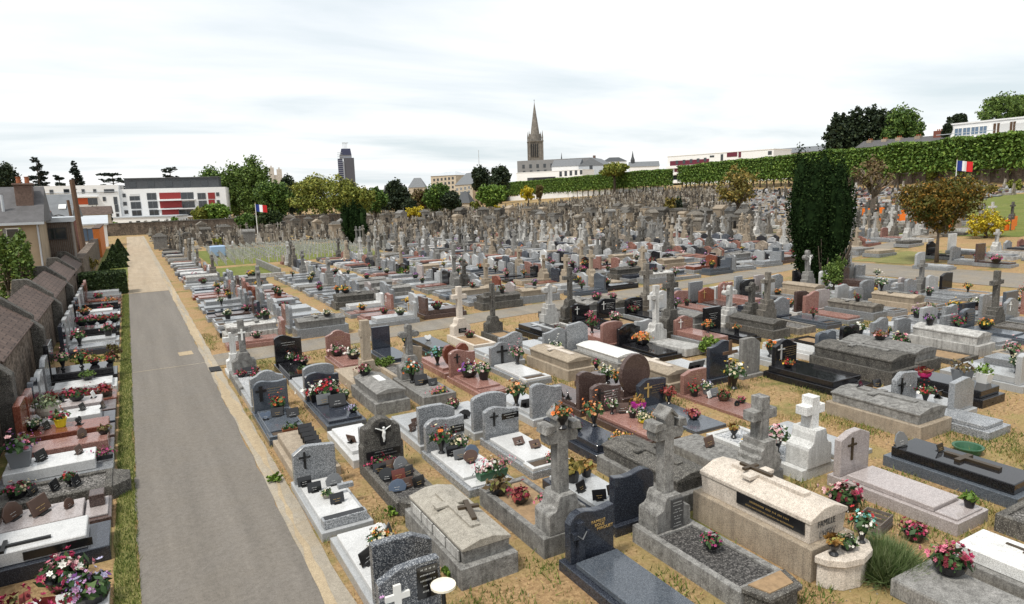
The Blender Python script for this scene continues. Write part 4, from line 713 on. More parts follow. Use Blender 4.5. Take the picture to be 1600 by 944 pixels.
g = HG(7.4, 21.8, 0, .98, 2.2, 'modern', 'granite_navy', 'dark upright headstone with text beside the tall plain cross', hs='rect', hm='granite_navy', hh=1.0, hw=.7)
g = HG(9.0, 21.9, 0, 1.0, 2.2, 'tier', 'granite_black', 'black stacked slab with small ornaments by the crossing path'); plq(g, .0, .3, 'white angel plaque on the black stacked slab', mat='plaque_white', shape='heart')
g = HC(10.6, 22.0, 0, .98, 2.3, 'stone_cream', 'pale beige cross on a rounded block with dark plates by the path', hc=1.4, aw=.2, span=.62, ped='shoulder', ph=.75, fill='soil_sandy', d=.24, bz=.35, plate='plaque_black'); deco(g, .1, .3, 'bowl', ['burgundy','pink'], 'burgundy flowers on the pale beige cross grave', dz=.3)
g = HC(12.0, 22.0, 0, .9, 2.2, 'stone_dark', 'dark iron topped cross with green stain by the path', hc=1.5, aw=.17, span=.7, ped='shoulder', ph=.7, fill='soil_sandy', d=.2, bz=.3)
g = HG(13.6, 21.8, 0, 1.2, 2.3, 'tier', 'granite_black', 'black slab with raised pale cross near the path', topcross=None); part(MB().box(-.08,.08,-.75,.75,0,.04).box(-.3,.3,.2,.36,0,.038), 'cross', 'granite_light', g, .005).location = (0, 0, .48)
TAKEN = [(o.location.x, o.location.y) for o in col.objects if o.parent is None and o.get('category') in ('grave', 'cross grave')]
# ------------------------------------------------------------ the row of graves along the left wall
LW = 'graves along the stone wall left of the lane'
def LG(y, style, mat, label, W=1.0, L=1.95, **k): return grave(-1.76, y+W/2, 90, W, L, style, mat, label, group=LW, **k)
g = LG(10.05, 'flat', 'granite_white', 'white slab among heather at the bottom of the wall row', W=.9)
flowers(-2.0, 10.0, .1, 'trough', ['burgundy','crimson'], 'burgundy heather bed at the bottom of the wall row', sc_=1.7, leaf='leaf_heather', seed=1, dens=1.3); flowers(-1.35, 11.3, .0, 'bowl', ['pink','crimson','white','palepink'], 'pink and white flower mound on the verge below the white slab', sc_=1.5, seed=2); flowers(-1.0, 10.55, .05, 'bowl', ['lilac','mauve','purple'], 'lilac blue flower mound at the bottom of the wall row', sc_=1.4, seed=0)
g = LG(11.87, 'tier', 'granite_white', 'white slab with a black cross lying on it, grey sides, on the wall row', hs=None, bm='granite_navy', foot='planter'); part(MB().prism_z(cross_outline(.9,.06,.4,.6), 0, .04), 'cross', 'metal_dark', g).location = (-.2, -.2, .48); tag(part(MB().box(-.009,.009,-.45,.45,0,.13), 'side_panel', 'plaque_black', g), None).location = (-.412, -.3, .3)
g = LG(13.11, 'modern', 'granite_rose', 'pale pink slab with three brown plaques and a foot trough', foot='step', bm='granite_brown')
for k, (dy, sh, s) in enumerate(((.45,'rock',1.4),(.05,'rect',1.7),(-.35,'rock',.8))): plq(g, .05, dy, ['brown boat shaped plaque on the pale pink slab','tall brown plaque on the pale pink slab','tiny bird plaque on the pale pink slab'][k], mat='plaque_brown', shape=sh, s=s, rz=60)
part(MB().box(-.12,.12,-.16,.16,0,.22), 'block', 'granite_brown', thing('flower_holder', 'dark square flower holder at the foot of the pale pink slab', 'flower holder', (-1.0, 13.75, .25)), .01)
g = LG(14.4, 'kerb', 'stone_dark', 'grey gravel bed with boat shaped kerb on the wall row', z0=.3, fill='gravel_grey'); part(MB().prism_z([(-.5,0),(-.25,-.3),(.25,-.3),(.5,0)], 0, .28), 'foot_planter', 'stone_dark', g, .01).location = (0, -.975, 0)
deco(g, .0, .55, 'bowl', ['crimson','pink','cream'], 'crimson bouquet lying at the head of the gravel bed', sc_=1.1); deco(g, .05, -.25, 'cup', ['red','crimson'], 'small red posy in the middle of the gravel bed', sc_=.9)
for k in range(3): plq(g, .0, .3-.35*k, f'dark plaque on the boat kerb gravel bed, {["near the bouquet","in the middle","near the foot"][k]}', rz=70, s=1.1)
g = LG(15.55, 'tier', 'granite_white', 'long white slab with grey base and magenta planter', bm='granite_grey', foot='planter'); deco(g, .0, -.78, 'trough', ['magenta','pink'], 'magenta flowers in the foot planter of the long white slab', dz=.3, sc_=.7, rz=0); deco(g, .0, .6, 'square', ['purple','palepink','mauve','pink'], 'large purple and pink bouquet in a grey pot on the long white slab', potmat='pot_grey', sc_=1.3); plq(g, .1, .25, 'black book plaque on the long white slab', rz=60, s=1.2); plq(g, .1, -.4, 'slender bird plaque on the long white slab', rz=70, mat='plaque_brown')
g = LG(16.72, 'tier', 'granite_pink', 'salmon pink slab with a long dark plaque on the wall row', bm='granite_brown', W=.92); plq(g, .1, -.4, 'brown rock plaque on the salmon pink slab', mat='plaque_brown', shape='rock', rz=60); deco(g, .1, -.8, 'bowl', ['rust'], 'dry brown heather at the foot of the salmon pink slab', leaf='leaf_brown', blooms=False, sc_=.8)
g = LG(17.85, 'tier', 'granite_red', 'red brown slab with a yellow flower pot on the wall row', hs='rect', hm='granite_red', hh=1.0, bm='granite_brown'); deco(g, .1, .1, 'pot', ['crimson','orange','yellow','pink'], 'mixed flowers in a bright yellow pot on the red brown slab', potmat='pot_yellow', sc_=1.2); deco(g, .2, .65, 'bowl', ['white','cream'], 'white flowers in a pot at the head of the red brown slab'); plq(g, .0, -.3, 'small dark statue plaque on the red brown slab', shape='heart', rz=70); plq(g, .1, .35, 'dark plaque left of the yellow pot', rz=70)
g = LG(19.05, 'tier', 'granite_white', 'white slab with dark base and round stone planter on the wall row', bm='granite_navy', hs='rect', hm='granite_red', hh=.9); deco(g, .05, .45, 'bigpot', ['white'], 'green shrub in a large round stone planter', potmat='pot_stone', leaf='leaf_grey', blooms=False); plq(g, .1, -.3, 'black figure plaque on the white slab with dark base', rz=70); plq(g, .0, -.75, 'dark square plaque near the foot of the white slab', rz=80)
g = LG(20.2, 'tier', 'granite_rose', 'rose slab with burgundy flower bowl and brown headstone', bm='granite_brown', hs='wave', hm='granite_navy', hh=.95, foot='planter'); deco(g, .05, -.1, 'bowl', ['crimson','red','burgundy'], 'burgundy red flower bowl on the rose slab', sc_=1.2); plq(g, .1, .2, 'dark heart plaque on the rose slab', shape='heart', rz=60); plq(g, .1, -.5, 'white open book plaque on the rose slab', mat='plaque_white', rz=80)
g = LG(21.5, 'kerb', 'granite_red', 'bed of red heather in a low kerb on the wall row', fill='soil', hs='clip', hm='granite_light', hh=.9)
for k in range(4): deco(g, .1*(k % 2)-.05, .6-.42*k, 'bowl', ['burgundy','crimson','rust'], f'clump of burgundy heather in the heather bed, {["at the head","second from the head","third from the head","at the foot"][k]}', leaf='leaf_heather', sc_=1.25, potmat='soil')
g = LG(22.95, 'modern', 'granite_white', 'white marble slab with green side and pointed grey headstone', W=1.1, hs='clip', hm='granite_grey', hh=1.0, bm='granite_white'); deco(g, .3, -.2, 'bowl', ['white'], 'trailing green plant on the edge of the white marble slab', blooms=False, leaf='leaf_mid', sc_=1.1)
g = LG(24.4, 'tier', 'granite_black', 'black glossy grave with two pink flower vases on the wall row', W=1.25, hs='rect', hm='granite_black', hh=1.15)
for dy, lb in ((.5,'pink lilies in the black vase nearer the wall on the glossy grave'),(.0,'coral lilies in the black vase nearer the lane on the glossy grave')): deco(g, .1, dy, 'vase', ['pink','palepink','crimson'] if dy else ['peach','pink','red'], lb, sc_=1.25)
for dy, lb in ((-.35,'red flower dish at the foot of the black glossy grave'),(-.8,'second red flower dish at the very foot of the black glossy grave')): deco(g, .2, dy, 'bowl', ['crimson','red','orange'], lb, sc_=.9)
g = LG(29.3, 'modern', 'granite_grey', 'grey grave with slim dark cross ornaments beyond the shrub bed', hs='rect', hm='granite_navy', hh=1.0, bm='granite_navy'); deco(g, .1, .3, 'vase', ['crimson','white','pink'], 'crimson and white bouquet on the grey grave beyond the shrub bed', sc_=1.4)
g = LG(30.9, 'modern', 'granite_light', 'light slab with red lantern between grey and black graves', hs='rect', hh=1.0); deco(g, .1, -.6, 'pot', ['palepink','pink','crimson'], 'pale pink bouquet at the foot of the light slab', sc_=1.4)
g = LG(32.6, 'tier', 'granite_black', 'long black grave with plain sides beyond the light slab', W=1.2, hs='rect', hm='granite_light', hh=.95)
g = LG(34.6, 'modern', 'granite_navy', 'dark grave crowded with pink and red bouquets', hs='rect', hm='granite_light', hh=1.0)
for dy, cs, lb in ((.5,['pink','crimson','palepink'],'pink bouquet at the head of the crowded dark grave'),(.1,['crimson','pink'],'crimson bouquet beside the head of the crowded dark grave'),(-.3,['red','rust'],'red dish in the middle of the crowded dark grave'),(-.8,['crimson','red'],'bright red bouquet at the foot of the crowded dark grave')): deco(g, .0, dy, 'bowl', cs, lb, sc_=1.4)
LC = ['grey','black','brown','white','pink','pale','navy','red']; LM = ['granite_grey','granite_black','granite_brown','granite_white','granite_pink','granite_light','granite_navy','granite_red']
oo = ['first','second','third','fourth','fifth','sixth','seventh','eighth','ninth']
for k, y in enumerate(np.arange(36.6, 47.5, 1.4)):
    g = LG(float(y), rnd.choice(['modern','tier','kerb']), LM[(k*3) % 8], f'{LC[(k*3) % 8]} grave along the wall, {oo[k]} beyond the crowded bouquets', hs=rnd.choice(['rect','arch','swell']), hm=LM[(k*5+1) % 8], hh=.95, fill='gravel_white')
    if k % 2 == 0: deco(g, .0, rnd.uniform(-.6,.6), 'bowl', rnd.choice([['pink','white'],['orange','peach'],['crimson','red']]), f'flower bowl on the {oo[k]} wall grave beyond the crowded bouquets', sc_=1.4)
# ------------------------------------------------------------ the remaining rows: each grave a thing, nearest first; the far mass as stuff
ORD = 'zeroth first second third fourth fifth sixth seventh eighth ninth tenth eleventh twelfth thirteenth fourteenth fifteenth sixteenth seventeenth eighteenth nineteenth twentieth'.split()
def ordn(n): return ORD[n] if n <= 20 else ['twenty','thirty','forty','fifty','sixty','seventy','eighty'][n//10-2]+('-'+ORD[n % 10] if n % 10 else ['ieth'][0]) if n % 10 else {30:'thirtieth',40:'fortieth',50:'fiftieth',60:'sixtieth',70:'seventieth'}.get(n, 'last')
fr = random.Random(21)
cand = []      # (distance, x, y, rotation, kind, place words)
def visible(x, y, h=1.2):
    px, py, dz = proj(x, y, ter(x, y)+h*.5); return dz > 2 and -40 < px < 1640 and py < 1010
def free(x, y, r=1.25): return all((x-a)**2+(y-b)**2 > r*r for a, b in TAKEN)
KEEP = [(33.2, 23.7, 1.7), (47.0, 25.1, 1.0)]
def okp(x, y): return all((x-a)**2+(y-b)**2 > r*r for a, b, r in KEEP) and visible(x, y)
rowY = [(6.55,0),(9.2,180),(11.85,0),(14.35,180),(17.2,0),(19.55,180),(21.9,0),(24.3,180)]
rown = ['eighth','seventh','sixth','fifth','fourth','third','second','first']
for (y, rot), rn in zip(rowY, rown):
    for k in range(24):
        x = 2.75+1.47*k
        if x > 36 or x < {'eighth':18.5,'seventh':19.8,'sixth':23,'fifth':18.3,'fourth':15.9,'third':13,'second':14.4,'first':15}[rn] or not okp(x, y): continue
        cand.append((math.hypot(x, y), x+fr.uniform(-.06,.06), y+fr.uniform(-.12,.12), rot, 'a', f'{ordn(k+1)} from the lane, {rn} row below the cross path'))
for c in range(9):                       # beyond the crossing path, lying across
    for side in (0, 1):
        x = 3.95+5.75*c+2.55*side; y0 = patha(x)+2.65
        n = 0; y = y0
        while y < 92:
            n += 1; yy = y; y += 1.38
            if (4.4 < x < 9.9 and yy > 50 and yy < 63) or (5 < x < 22.8 and yy > 61.5 and yy < 86): continue
            if 37.5 < x < 44.3 and yy < 30.5: continue
            if .936*x-.352*yy > 60: continue
            if not okp(x, yy): continue
            old = fr.random() < min(max((yy-45)/45+(x-10)/160, 0), 1)
            cand.append((math.hypot(x, yy), x+fr.uniform(-.1,.1), yy+fr.uniform(-.08,.08), -90 if side == 0 else 90, 'o' if old else 'b', f'{ordn(n)} past the cross path, {ordn(2*c+side+1)} column from lane'))
for k in range(9):                       # right of the side road, under the maple
    for j, yy in enumerate((12.5, 14.9, 17.3, 19.7, 22.3)):
        x = 45.6+1.6*k
        if okp(x, yy) and not (yy > 18.5 and x < 48.6): cand.append((math.hypot(x, yy), x, yy, 0 if j % 2 == 0 else 180, 'a', f'{ordn(k+1)} beyond the side road, {ordn(5-j)} row below the maple'))
rows2 = 0
y = 31.5
while y < 190:                           # the old quarter up the slope
    x = 3.5 if y > 90 else 56+(.0 if y > 40 else 0)
    pitch = 2.55
    while x < 190:
        u = .936*x-.352*y
        if not (y > 126 and y < 134 and 24 < x < 92) and u < (89 if x > 1.15*y else 90) and not (60 < x < 112 and 22 < y < 44 and u > 54) and okp(x, y): cand.append((math.hypot(x, y), x+fr.uniform(-.35,.35), y+fr.uniform(-.5,.5), fr.choice((0,180,0,-90)), 'o', None))
        x += fr.uniform(1.25, 1.9)
    y += pitch
cand.sort(key=lambda q: q[0])
COLS = [('grey','granite_grey',9),('pale grey','granite_light',8),('speckled','granite_pale_speckled',5),('black','granite_black',5),('navy','granite_navy',3),('blue grey','granite_blue',3),('pink','granite_pink',3),('brown','granite_brown',2),('red','granite_red',2),('rose','granite_rose',2),('white','granite_white',3)]
SHP = [('arched','arch'),('wave','wave'),('swelling','swell'),('crested','crest'),('gabled','gable'),('clipped','clip'),('square','rect'),('ogee','ogee'),('double arched','double'),('stepped','step')]
OLD = [('weathered','stone_old'),('dark','stone_dark'),('grey','stone_grey'),('beige','stone_beige'),('pale','stone_white'),('concrete','concrete')]
PALS = [(['orange','peach'],'orange'),(['palepink','pink','white'],'pale pink'),(['crimson','red'],'crimson'),(['white','cream'],'white'),(['yellow','orange'],'yellow'),(['mauve','purple'],'mauve'),(['burgundy','crimson'],'burgundy'),(['pink','magenta'],'pink'),(['red','white'],'red and white')]
NG = sum(1 for o in col.objects if o.parent is None and o.get('category') == 'grave'); NC = sum(1 for o in col.objects if o.parent is None and o.get('category') == 'cross grave')
NF = sum(1 for o in col.objects if o.parent is None and o.get('category') == 'flowers'); NCH = 0; NTOMB = 0
far = []       # (kind, x, y, rot, scale)
def wchoice(t): return fr.choices(t, [q[2] for q in t])[0]
for (d, x, y, rot, kd, where) in cand:
    old = kd == 'o' or fr.random() < .16; u = .936*x-.352*y
    if not old:
        if NG >= 298: far.append(('grave', x, y, rot, fr.uniform(.85,1.1))); continue
        NG += 1; cn, cmat, _ = wchoice(COLS); sn, sh = fr.choice(SHP); st = fr.choices(['modern','tier','kerb','tomb'], [6,2.2,1.2,1.6])[0]
        if st == 'tomb':
            cn, cmat = fr.choice(OLD); lab = f'{cn} gabled stone tomb, {where}'; hs = None
        else:
            hs = sh if fr.random() < .86 else None; lab = (f'{cn} {sn} headstone grave, ' if hs else f'{cn} slab grave without headstone, ')+where
        cr = fr.choice([None, None, ('metal',-.2,.42), ('white',-.2,.4), ('gold',-.2,.45)]) if hs and d < 34 else None
        g = grave(x, y, rot, fr.choice((.96,1.02)), fr.choice((2.1,2.25)), st, cmat, lab, group='graves in the rows around the cross path', hs=hs, hm=cmat if fr.random() < .7 else wchoice(COLS)[1], hh=fr.choice((.8,.92,1.02)), cross=cr, fig=None, ins=fr.choice([None,'gold','white']) if hs and d < 30 else None, foot=fr.choice([None,'planter','step']) if d < 40 else None, bm=cmat if fr.random() < .6 else 'granite_grey', fill=fr.choice(('gravel_grey','gravel_white','soil_sandy')), topcross='stone_grey' if st == 'tomb' and fr.random() < .6 else None, tilt=fr.uniform(-1.5,1.5))
        g.scale = (.97, 1, fr.uniform(.8,.95)); g.rotation_euler[0] = fr.gauss(0, .006); g.rotation_euler[1] = fr.gauss(0, .008)
        if d < 62 and NF < 292 and fr.random() < .62:
            cs, fc = fr.choice(PALS); kd_ = fr.choice(['bowl','vase','pot','bowl']); NF += 1
            deco(g, fr.uniform(-.25,.25), fr.uniform(-.5,.75), kd_, cs, f'{fc} flowers on grave {where}', sc_=fr.uniform(.9,1.4))
        elif d < 28 and fr.random() < .6: plq(g, fr.uniform(-.2,.2), fr.uniform(-.3,.5), f'small plaque on grave {where}', mat=fr.choice(['plaque_black','plaque_grey','plaque_brown']), rz=rot+fr.uniform(-20,20), s=1.3)
    else:
        chapel = kd == 'o' and where is None and fr.random() < (.04 if u < 30 else .09 if u < 55 else .17) and not (x > 1.15*y)
        if chapel and NCH < 64: NCH += 1; far.append(('chapel', x, y, rot, fr.uniform(.55,.78))); continue
        if NC >= 296: far.append((fr.choice(['cross','cross','cross2','cross2','stele','pillar']) if x < 1.15*y else fr.choice(['grave','grave','grave','stele']), x, y, rot, fr.uniform(.5,.85))); continue
        NC += 1; cn, cmat = fr.choice(OLD); en = fr.choice(['flat','flat','gable','trefoil']); pd = fr.choice(['shoulder','stepped'])
        if where is None: lab = 'weathered old stone cross standing among the crowded upper rows'; 
        else: lab = f'{cn} {"plain" if en == "flat" else "gabled" if en == "gable" else "trefoil"} stone cross, {where}'
        sc_x = stone_cross(x, y, rot, 1.0, 2.15, cmat, lab, group='old stone crosses right of the lane' if where else 'old crosses in the crowded upper rows', hc=fr.choice((.85,1.1,1.35)), aw=fr.choice((.17,.22)), span=.66, ends=en, ped=pd, ph=fr.choice((.6,.8)), bed=fr.choice(('kerb','slab')), d=.22, fill='gravel_grey', crucifix='white_paint' if fr.random() < .12 and d < 50 else None, tilt=fr.uniform(-3,3)); sc_x.rotation_euler[0] = fr.gauss(0, .016); sc_x.rotation_euler[1] = fr.gauss(0, .016)
# ---- far mass
def farmat(k, stops):
    g = N(k); ri = g.n('ShaderNodeNewGeometry').outputs['Random Per Island']; co = g.coord(rand=False)
    b = g.ramp(ri, stops, True); b = g.mix(.8, b, g.ramp(g.noise(co, 3.2, 8, .75), [(.36, .3), (.62, 1.1)]), 'MULTIPLY'); M[k] = g.done(b, .9, .2)
farmat('far_old', [(0,(.17,.145,.115)),(.2,(.26,.225,.18)),(.36,(.11,.098,.082)),(.52,(.33,.295,.24)),(.64,(.07,.065,.058)),(.8,(.40,.365,.31)),(.93,(.52,.5,.46))])
farmat('far_new', [(0,(.32,.33,.34)),(.25,(.46,.46,.46)),(.45,(.04,.04,.045)),(.58,(.6,.6,.59)),(.72,(.28,.14,.11)),(.82,(.1,.11,.13)),(.92,(.36,.3,.24))])
def fm_grave(b): b.box(-.5,.5,-1.1,1.1,0,.25); b.box(-.4,.4,-.95,.75,.25,.36); b.prism(prof('ogee',.95,.85), .85, .99)  ; b.v = [(p[0],p[1],p[2]) for p in b.v]
def fm_cross(b): b.box(-.48,.48,-1.05,1.05,0,.3); b.prism([(-.36,.3),(.36,.3),(.34,.65),(.14,.95),(-.14,.95),(-.34,.65)], .65, .97); b.prism([(x,z+.95) for x,z in cross_outline(1.1,.19,.66,.75)], .72, .9)
def fm_cross2(b): b.box(-.5,.5,-1.05,1.05,0,.22); b.box(-.42,.42,.6,1.0,.22,.75); b.box(-.3,.3,.66,.94,.75,1.0); b.prism([(x,z+1.0) for x,z in cross_outline(1.4,.17,.8,.95,'gable')], .72, .88)
def fm_stele(b): b.box(-.5,.5,-1.05,1.05,0,.3); b.prism([(x,z+.3) for x,z in prof('shouldered',.85,1.5)], .75, .95)
def fm_pillar(b): b.box(-.55,.55,-1.05,1.05,0,.35); b.box(-.35,.35,.4,1.0,.35,1.0); b.ext([(-.2,.5,1),(.2,.5,1),(.2,.9,1),(-.2,.9,1)], [(-.13,.57,2.1),(.13,.57,2.1),(.13,.83,2.1),(-.13,.83,2.1)])
FM = dict(grave=fm_grave, cross=fm_cross, cross2=fm_cross2, stele=fm_stele, pillar=fm_pillar)
def chapel(x, y, rot, s, i):
    t = thing('burial_chapel', 'small old stone burial chapel among the crowded upper rows', 'burial chapel', (x, y, ter(x, y)-.05), R(rot), 'burial chapels on the slope'); t.scale = (s, s, s); v = i % 3; mt = ['stone_old','stone_old','stone_grey','stone_dark','stone_beige'][(i//3) % 5]
    def wl(b):
        b.box(-.95,.95,-1.1,1.1,0,2.3); b.box(-1.02,1.02,-1.17,1.17,0,.3); b.box(-1.05,1.05,-1.2,1.2,2.3,2.45)
    link('wall', cm('chw', wl, mt, 'wall', .02), t)
    def rf(b):
        if v == 0: b.prism([(-1.1,2.45),(1.1,2.45),(0,3.15)], -1.22, 1.22)
        elif v == 1: b.ext([(-1.05,-1.2,2.45),(1.05,-1.2,2.45),(1.05,1.2,2.45),(-1.05,1.2,2.45)], [(-.3,-.3,3.0),(.3,-.3,3.0),(.3,.3,3.0),(-.3,.3,3.0)])
        else: b.prism([(1.05*math.cos(a), 2.45+.5*math.sin(a)) for a in np.linspace(0, math.pi, 9)], -1.2, 1.2)
    r = link('roof', cm(('chr',v), rf, 'stone_dark' if i % 2 else mt, 'roof', .02), t)
    link('door', cm('chd', bevbox(-.36,.36,-1.125,-1.09,.3,1.75), 'black_paint' if i % 2 else 'wood_grey', 'door'), t)
    if i % 2 == 0: link('cross', cm('chc', lambda b: b.prism(cross_outline(.6,.1,.34,.4), -.05, .05), mt, 'cross'), t, (0, -1.0 if v == 0 else 0, 3.1 if v == 0 else 2.95))
ci = 0
for k in range(17): chapel(26+3.9*k+fr.uniform(-.6,.6), 131+fr.uniform(-3,3)-.25*k, fr.choice((0,0,-20,15)), fr.uniform(.7,.9), k)
acc = {'far_new': [], 'far_old': []}
for (k, x, y, rot, s) in far:
    if k == 'chapel': chapel(x, y, rot, s, ci); ci += 1; continue
    acc['far_new' if k == 'grave' else 'far_old'].append((k, x, y, rot, s))
PB = {}
for k, fn in FM.items():
    b = MB(); fn(b); PB[k] = b
for mk, items in acc.items():
    b = MB()
    for (k, x, y, rot, s) in items:
        c, sn = math.cos(R(rot)), math.sin(R(rot)); q = PB[k]; z = ter(x, y)-.03
        b.add([(x+(p[0]*c-p[1]*sn)*s, y+(p[0]*sn+p[1]*c)*s, z+p[2]*s) for p in q.v], q.f)
    if b.v: tag(link('distant_graves' if mk == 'far_new' else 'distant_crosses', b.mesh(mk, mk)), 'crowded far '+('granite graves' if mk == 'far_new' else 'stone crosses and kerbs')+' filling the back of the cemetery', 'far graves', None, 'stuff')
print('COUNTS graves', NG, 'crosses', NC, 'flowers', NF, 'chapels', ci, 'far', {k: len(v) for k, v in acc.items()})
# ---- far flowers, colour specks between the stones
fb = MB(); fcols = list(PET)[:12]; rg = random.Random(5)
for (k, x, y, rot, s) in far:
    if k == 'grave' or rg.random() < .10:
        if rg.random() < (.34 if x < 1.15*y else .10):
            for q in range(7): blossom(fb, (x+rg.uniform(-.22,.22), y+rg.uniform(-.22,.22), ter(x, y)+.40+rg.uniform(0,.16)), .07, (rg.uniform(-1,1),rg.uniform(-1,.2),1), rg.randrange(12) if q == 0 else fb.m[-1], rg, 4)
if fb.v: tag(link('distant_flowers', fb.mesh('distant_flowers', ['petal_'+c for c in fcols])), 'specks of coloured flowers scattered over the far graves', 'far flowers', None, 'stuff')
# ---- soldiers' graves: rows of small white crosses on the grass
sm = MB(); sm.prism(cross_outline(.72,.09,.42,.5), -.03, .03); sme = sm.mesh('soldier_cross', 'stone_white'); ns = 0
for j in range(12):
    for k in range(26):
        x = 6.4+.72*k+.1*j; y = 63.4+1.85*j
        if x > 21.8 or ns >= 300: continue
        tag(link('soldier_cross', sme, None, (x, y, 0), fr.uniform(-.05,.05)), 'small white soldier cross in the even rows on the grass', 'grave marker', 'soldiers crosses on the grass'); ns += 1
for k, (x0, y0, x1, y1) in enumerate(((5.2,51.5,5.2,61.5),(9.4,51.5,9.4,61.5),(5.0,51.0,9.6,51.0))):
    t = thing('stone_border', ['low stone border left of the bright lawn','low stone border right of the bright lawn','low pale border in front of the bright lawn'][k], 'border', ((x0+x1)/2, (y0+y1)/2, 0)); dx, dy = abs(x1-x0)/2+.09, abs(y1-y0)/2+.09
    part(MB().box(-dx,dx,-dy,dy,0,.55 if k < 2 else .3), 'border', 'stone_grey' if k < 2 else 'stone_white', t, .02)
# ------------------------------------------------------------ the stone wall on the left
def wallmat(k, a, b, mortar, sc_):
    g = N(k); co = g.coord(rand=False); v = g.n('ShaderNodeTexVoronoi', {'Vector': g.n('ShaderNodeVectorMath', {0: co, 1: (1.0, 1.0, 1.9)}, operation='MULTIPLY').outputs[0], 'Scale': sc_})
    ve = g.n('ShaderNodeTexVoronoi', {'Vector': g.n('ShaderNodeVectorMath', {0: co, 1: (1.0, 1.0, 1.9)}, operation='MULTIPLY').outputs[0], 'Scale': sc_}, feature='DISTANCE_TO_EDGE').outputs[0]
    r = g.n('ShaderNodeSeparateColor', {0: v.outputs['Color']}).outputs[0]
    c = g.mix(r, a, b); c = g.mix(g.ramp(ve, [(0, 1.0), (.09, 0.0)]), c, mortar)
    c = g.mix(.85, c, g.ramp(g.noise(co, 1.3, 8, .7), [(.35, .35), (.65, 1.15)]), 'MULTIPLY'); c = g.mix(.6, c, g.ramp(g.noise(g.coord(rand=False, scale=(3,3,.4)), 1.2, 6, .7), [(.38, .4), (.6, 1.0)]), 'MULTIPLY')
    g.bump(ve, .8, .03); M[k] = g.done(c, .95, .2)
wallmat('rubble_wall', (.11,.085,.066), (.25,.195,.155), (.30,.25,.2), 4.6)
def tilemat(k, a, b):
    g = N(k); co = g.coord(rand=False); br = g.n('ShaderNodeTexBrick', {'Vector': g.n('ShaderNodeVectorMath', {0: co, 1: (1.0, 1.0, 1.0)}, operation='MULTIPLY').outputs[0], 'Color1': a, 'Color2': b, 'Mortar': tuple(x*.4 for x in a), 'Scale': 1.0, 'Mortar Size': .012, 'Brick Width': .24, 'Row Height': .3}).outputs[0]
    c = g.mix(.7, br, g.ramp(g.noise(co, 1.6, 7, .7), [(.35, .5), (.65, 1.2)]), 'MULTIPLY'); M[k] = g.done(c, .8, .3)
tilemat('old_tiles', (.095,.066,.054), (.135,.095,.078))
oo10 = ['nearest', 'second', 'third', 'fourth', 'fifth', 'sixth', 'seventh', 'eighth', 'ninth']
secs = [(3,12.6,1.95),(12.7,19.6,1.95),(19.7,26.6,1.93),(26.7,33.6,1.82),(33.7,40.7,1.78),(40.8,47.4,1.75),(47.5,54,1.7)]
for k, (y0, y1, zt) in enumerate(secs):
    t = thing('stone_wall', f'old rubble wall with brown tiled coping, {oo10[k]} stretch along the lane', 'wall', (-3.35, (y0+y1)/2, 0)); l = (y1-y0)/2
    part(MB().box(-.3,.28,-l,l,0,zt), 'wall', 'rubble_wall', t)
    rz = zt+.66
    part(MB().prism([(.38,zt-.08),(.40,zt-.02),(-.5,rz),(-1.1,zt+.1),(-1.1,zt+.02),(-.5,rz-.09)], -l+.12, l-.12), 'coping', 'old_tiles', t, .01)
    b = MB(); b.prism([(.34,zt-.3),(.36,zt+.16),(-.4,rz+.16),(-.5,rz+.2),(-.95,rz+.2),(-1.1,zt)], l-.26, l+.08); part(b, 'gable_end', 'stone_dark', t, .015)
    if k in (1, 2, 3, 4): part(MB().box(.28,.62,l-.55,l-.1,0,zt-.25).ext([(.28,l-.55,zt-.25),(.62,l-.55,zt-.25),(.62,l-.1,zt-.25),(.28,l-.1,zt-.25)], [(.28,l-.55,zt+.05),(.34,l-.55,zt+.05),(.34,l-.1,zt+.05),(.28,l-.1,zt+.05)]), 'buttress', 'stone_dark', t, .015)
t = thing('stone_wall', 'far stretch of plain rubble wall beyond the tiled copings', 'wall', (-3.2, 69, 0)); part(MB().box(-.3,.3,-15,15,0,2.0), 'wall', 'rubble_wall', t)
t = thing('stone_wall', 'orange plastered wall end beyond the creeper on the left', 'wall', (-3.0, 92, 0)); part(MB().box(-.3,.3,-8,8,0,3.0), 'wall', 'render_orange', t); part(MB().box(-.36,.36,-8,8,3.0,3.12), 'coping', 'old_tiles', t)
t = thing('stone_wall', 'dark stone end wall closing the far end of the lane', 'wall', (9, 138, 0)); part(MB().box(-14,33,-.4,.4,0,2.1), 'wall', 'rubble_wall', t); part(MB().box(-14,33,-.5,.5,2.1,2.22), 'coping', 'stone_dark', t)
x0, y0 = 114, 36                          # retaining wall under the clipped trees on the right
t = thing('retaining_wall', 'brown retaining wall below the clipped trees on the right', 'wall', (x0, y0, ter(x0, y0)), R(-20.6)); part(MB().box(-.3,.3,-30,75,-1.5,1.75), 'wall', 'rubble_wall', t); part(MB().box(-.4,.4,-30,75,1.75,1.92), 'coping', 'stone_grey', t)
A, B = cw(1046, 288, 226), cw(764, 310, 356); d = B-A; t = thing('boundary_wall', 'pale rendered wall behind the trunks of the far lime row', 'wall', (A.x, A.y, 0), math.atan2(d.y, d.x)); b = MB(); n_ = 24
for k in range(n_):
    p, q = A+d*(k/n_), A+d*((k+1)/n_); g_ = min(ter(p.x, p.y), ter(q.x, q.y)); b.box(d.xy.length*k/n_, d.xy.length*(k+1)/n_-.002, 2.2, 2.5, g_-2, g_+1.9)
part(b, 'wall', 'render_white', t)
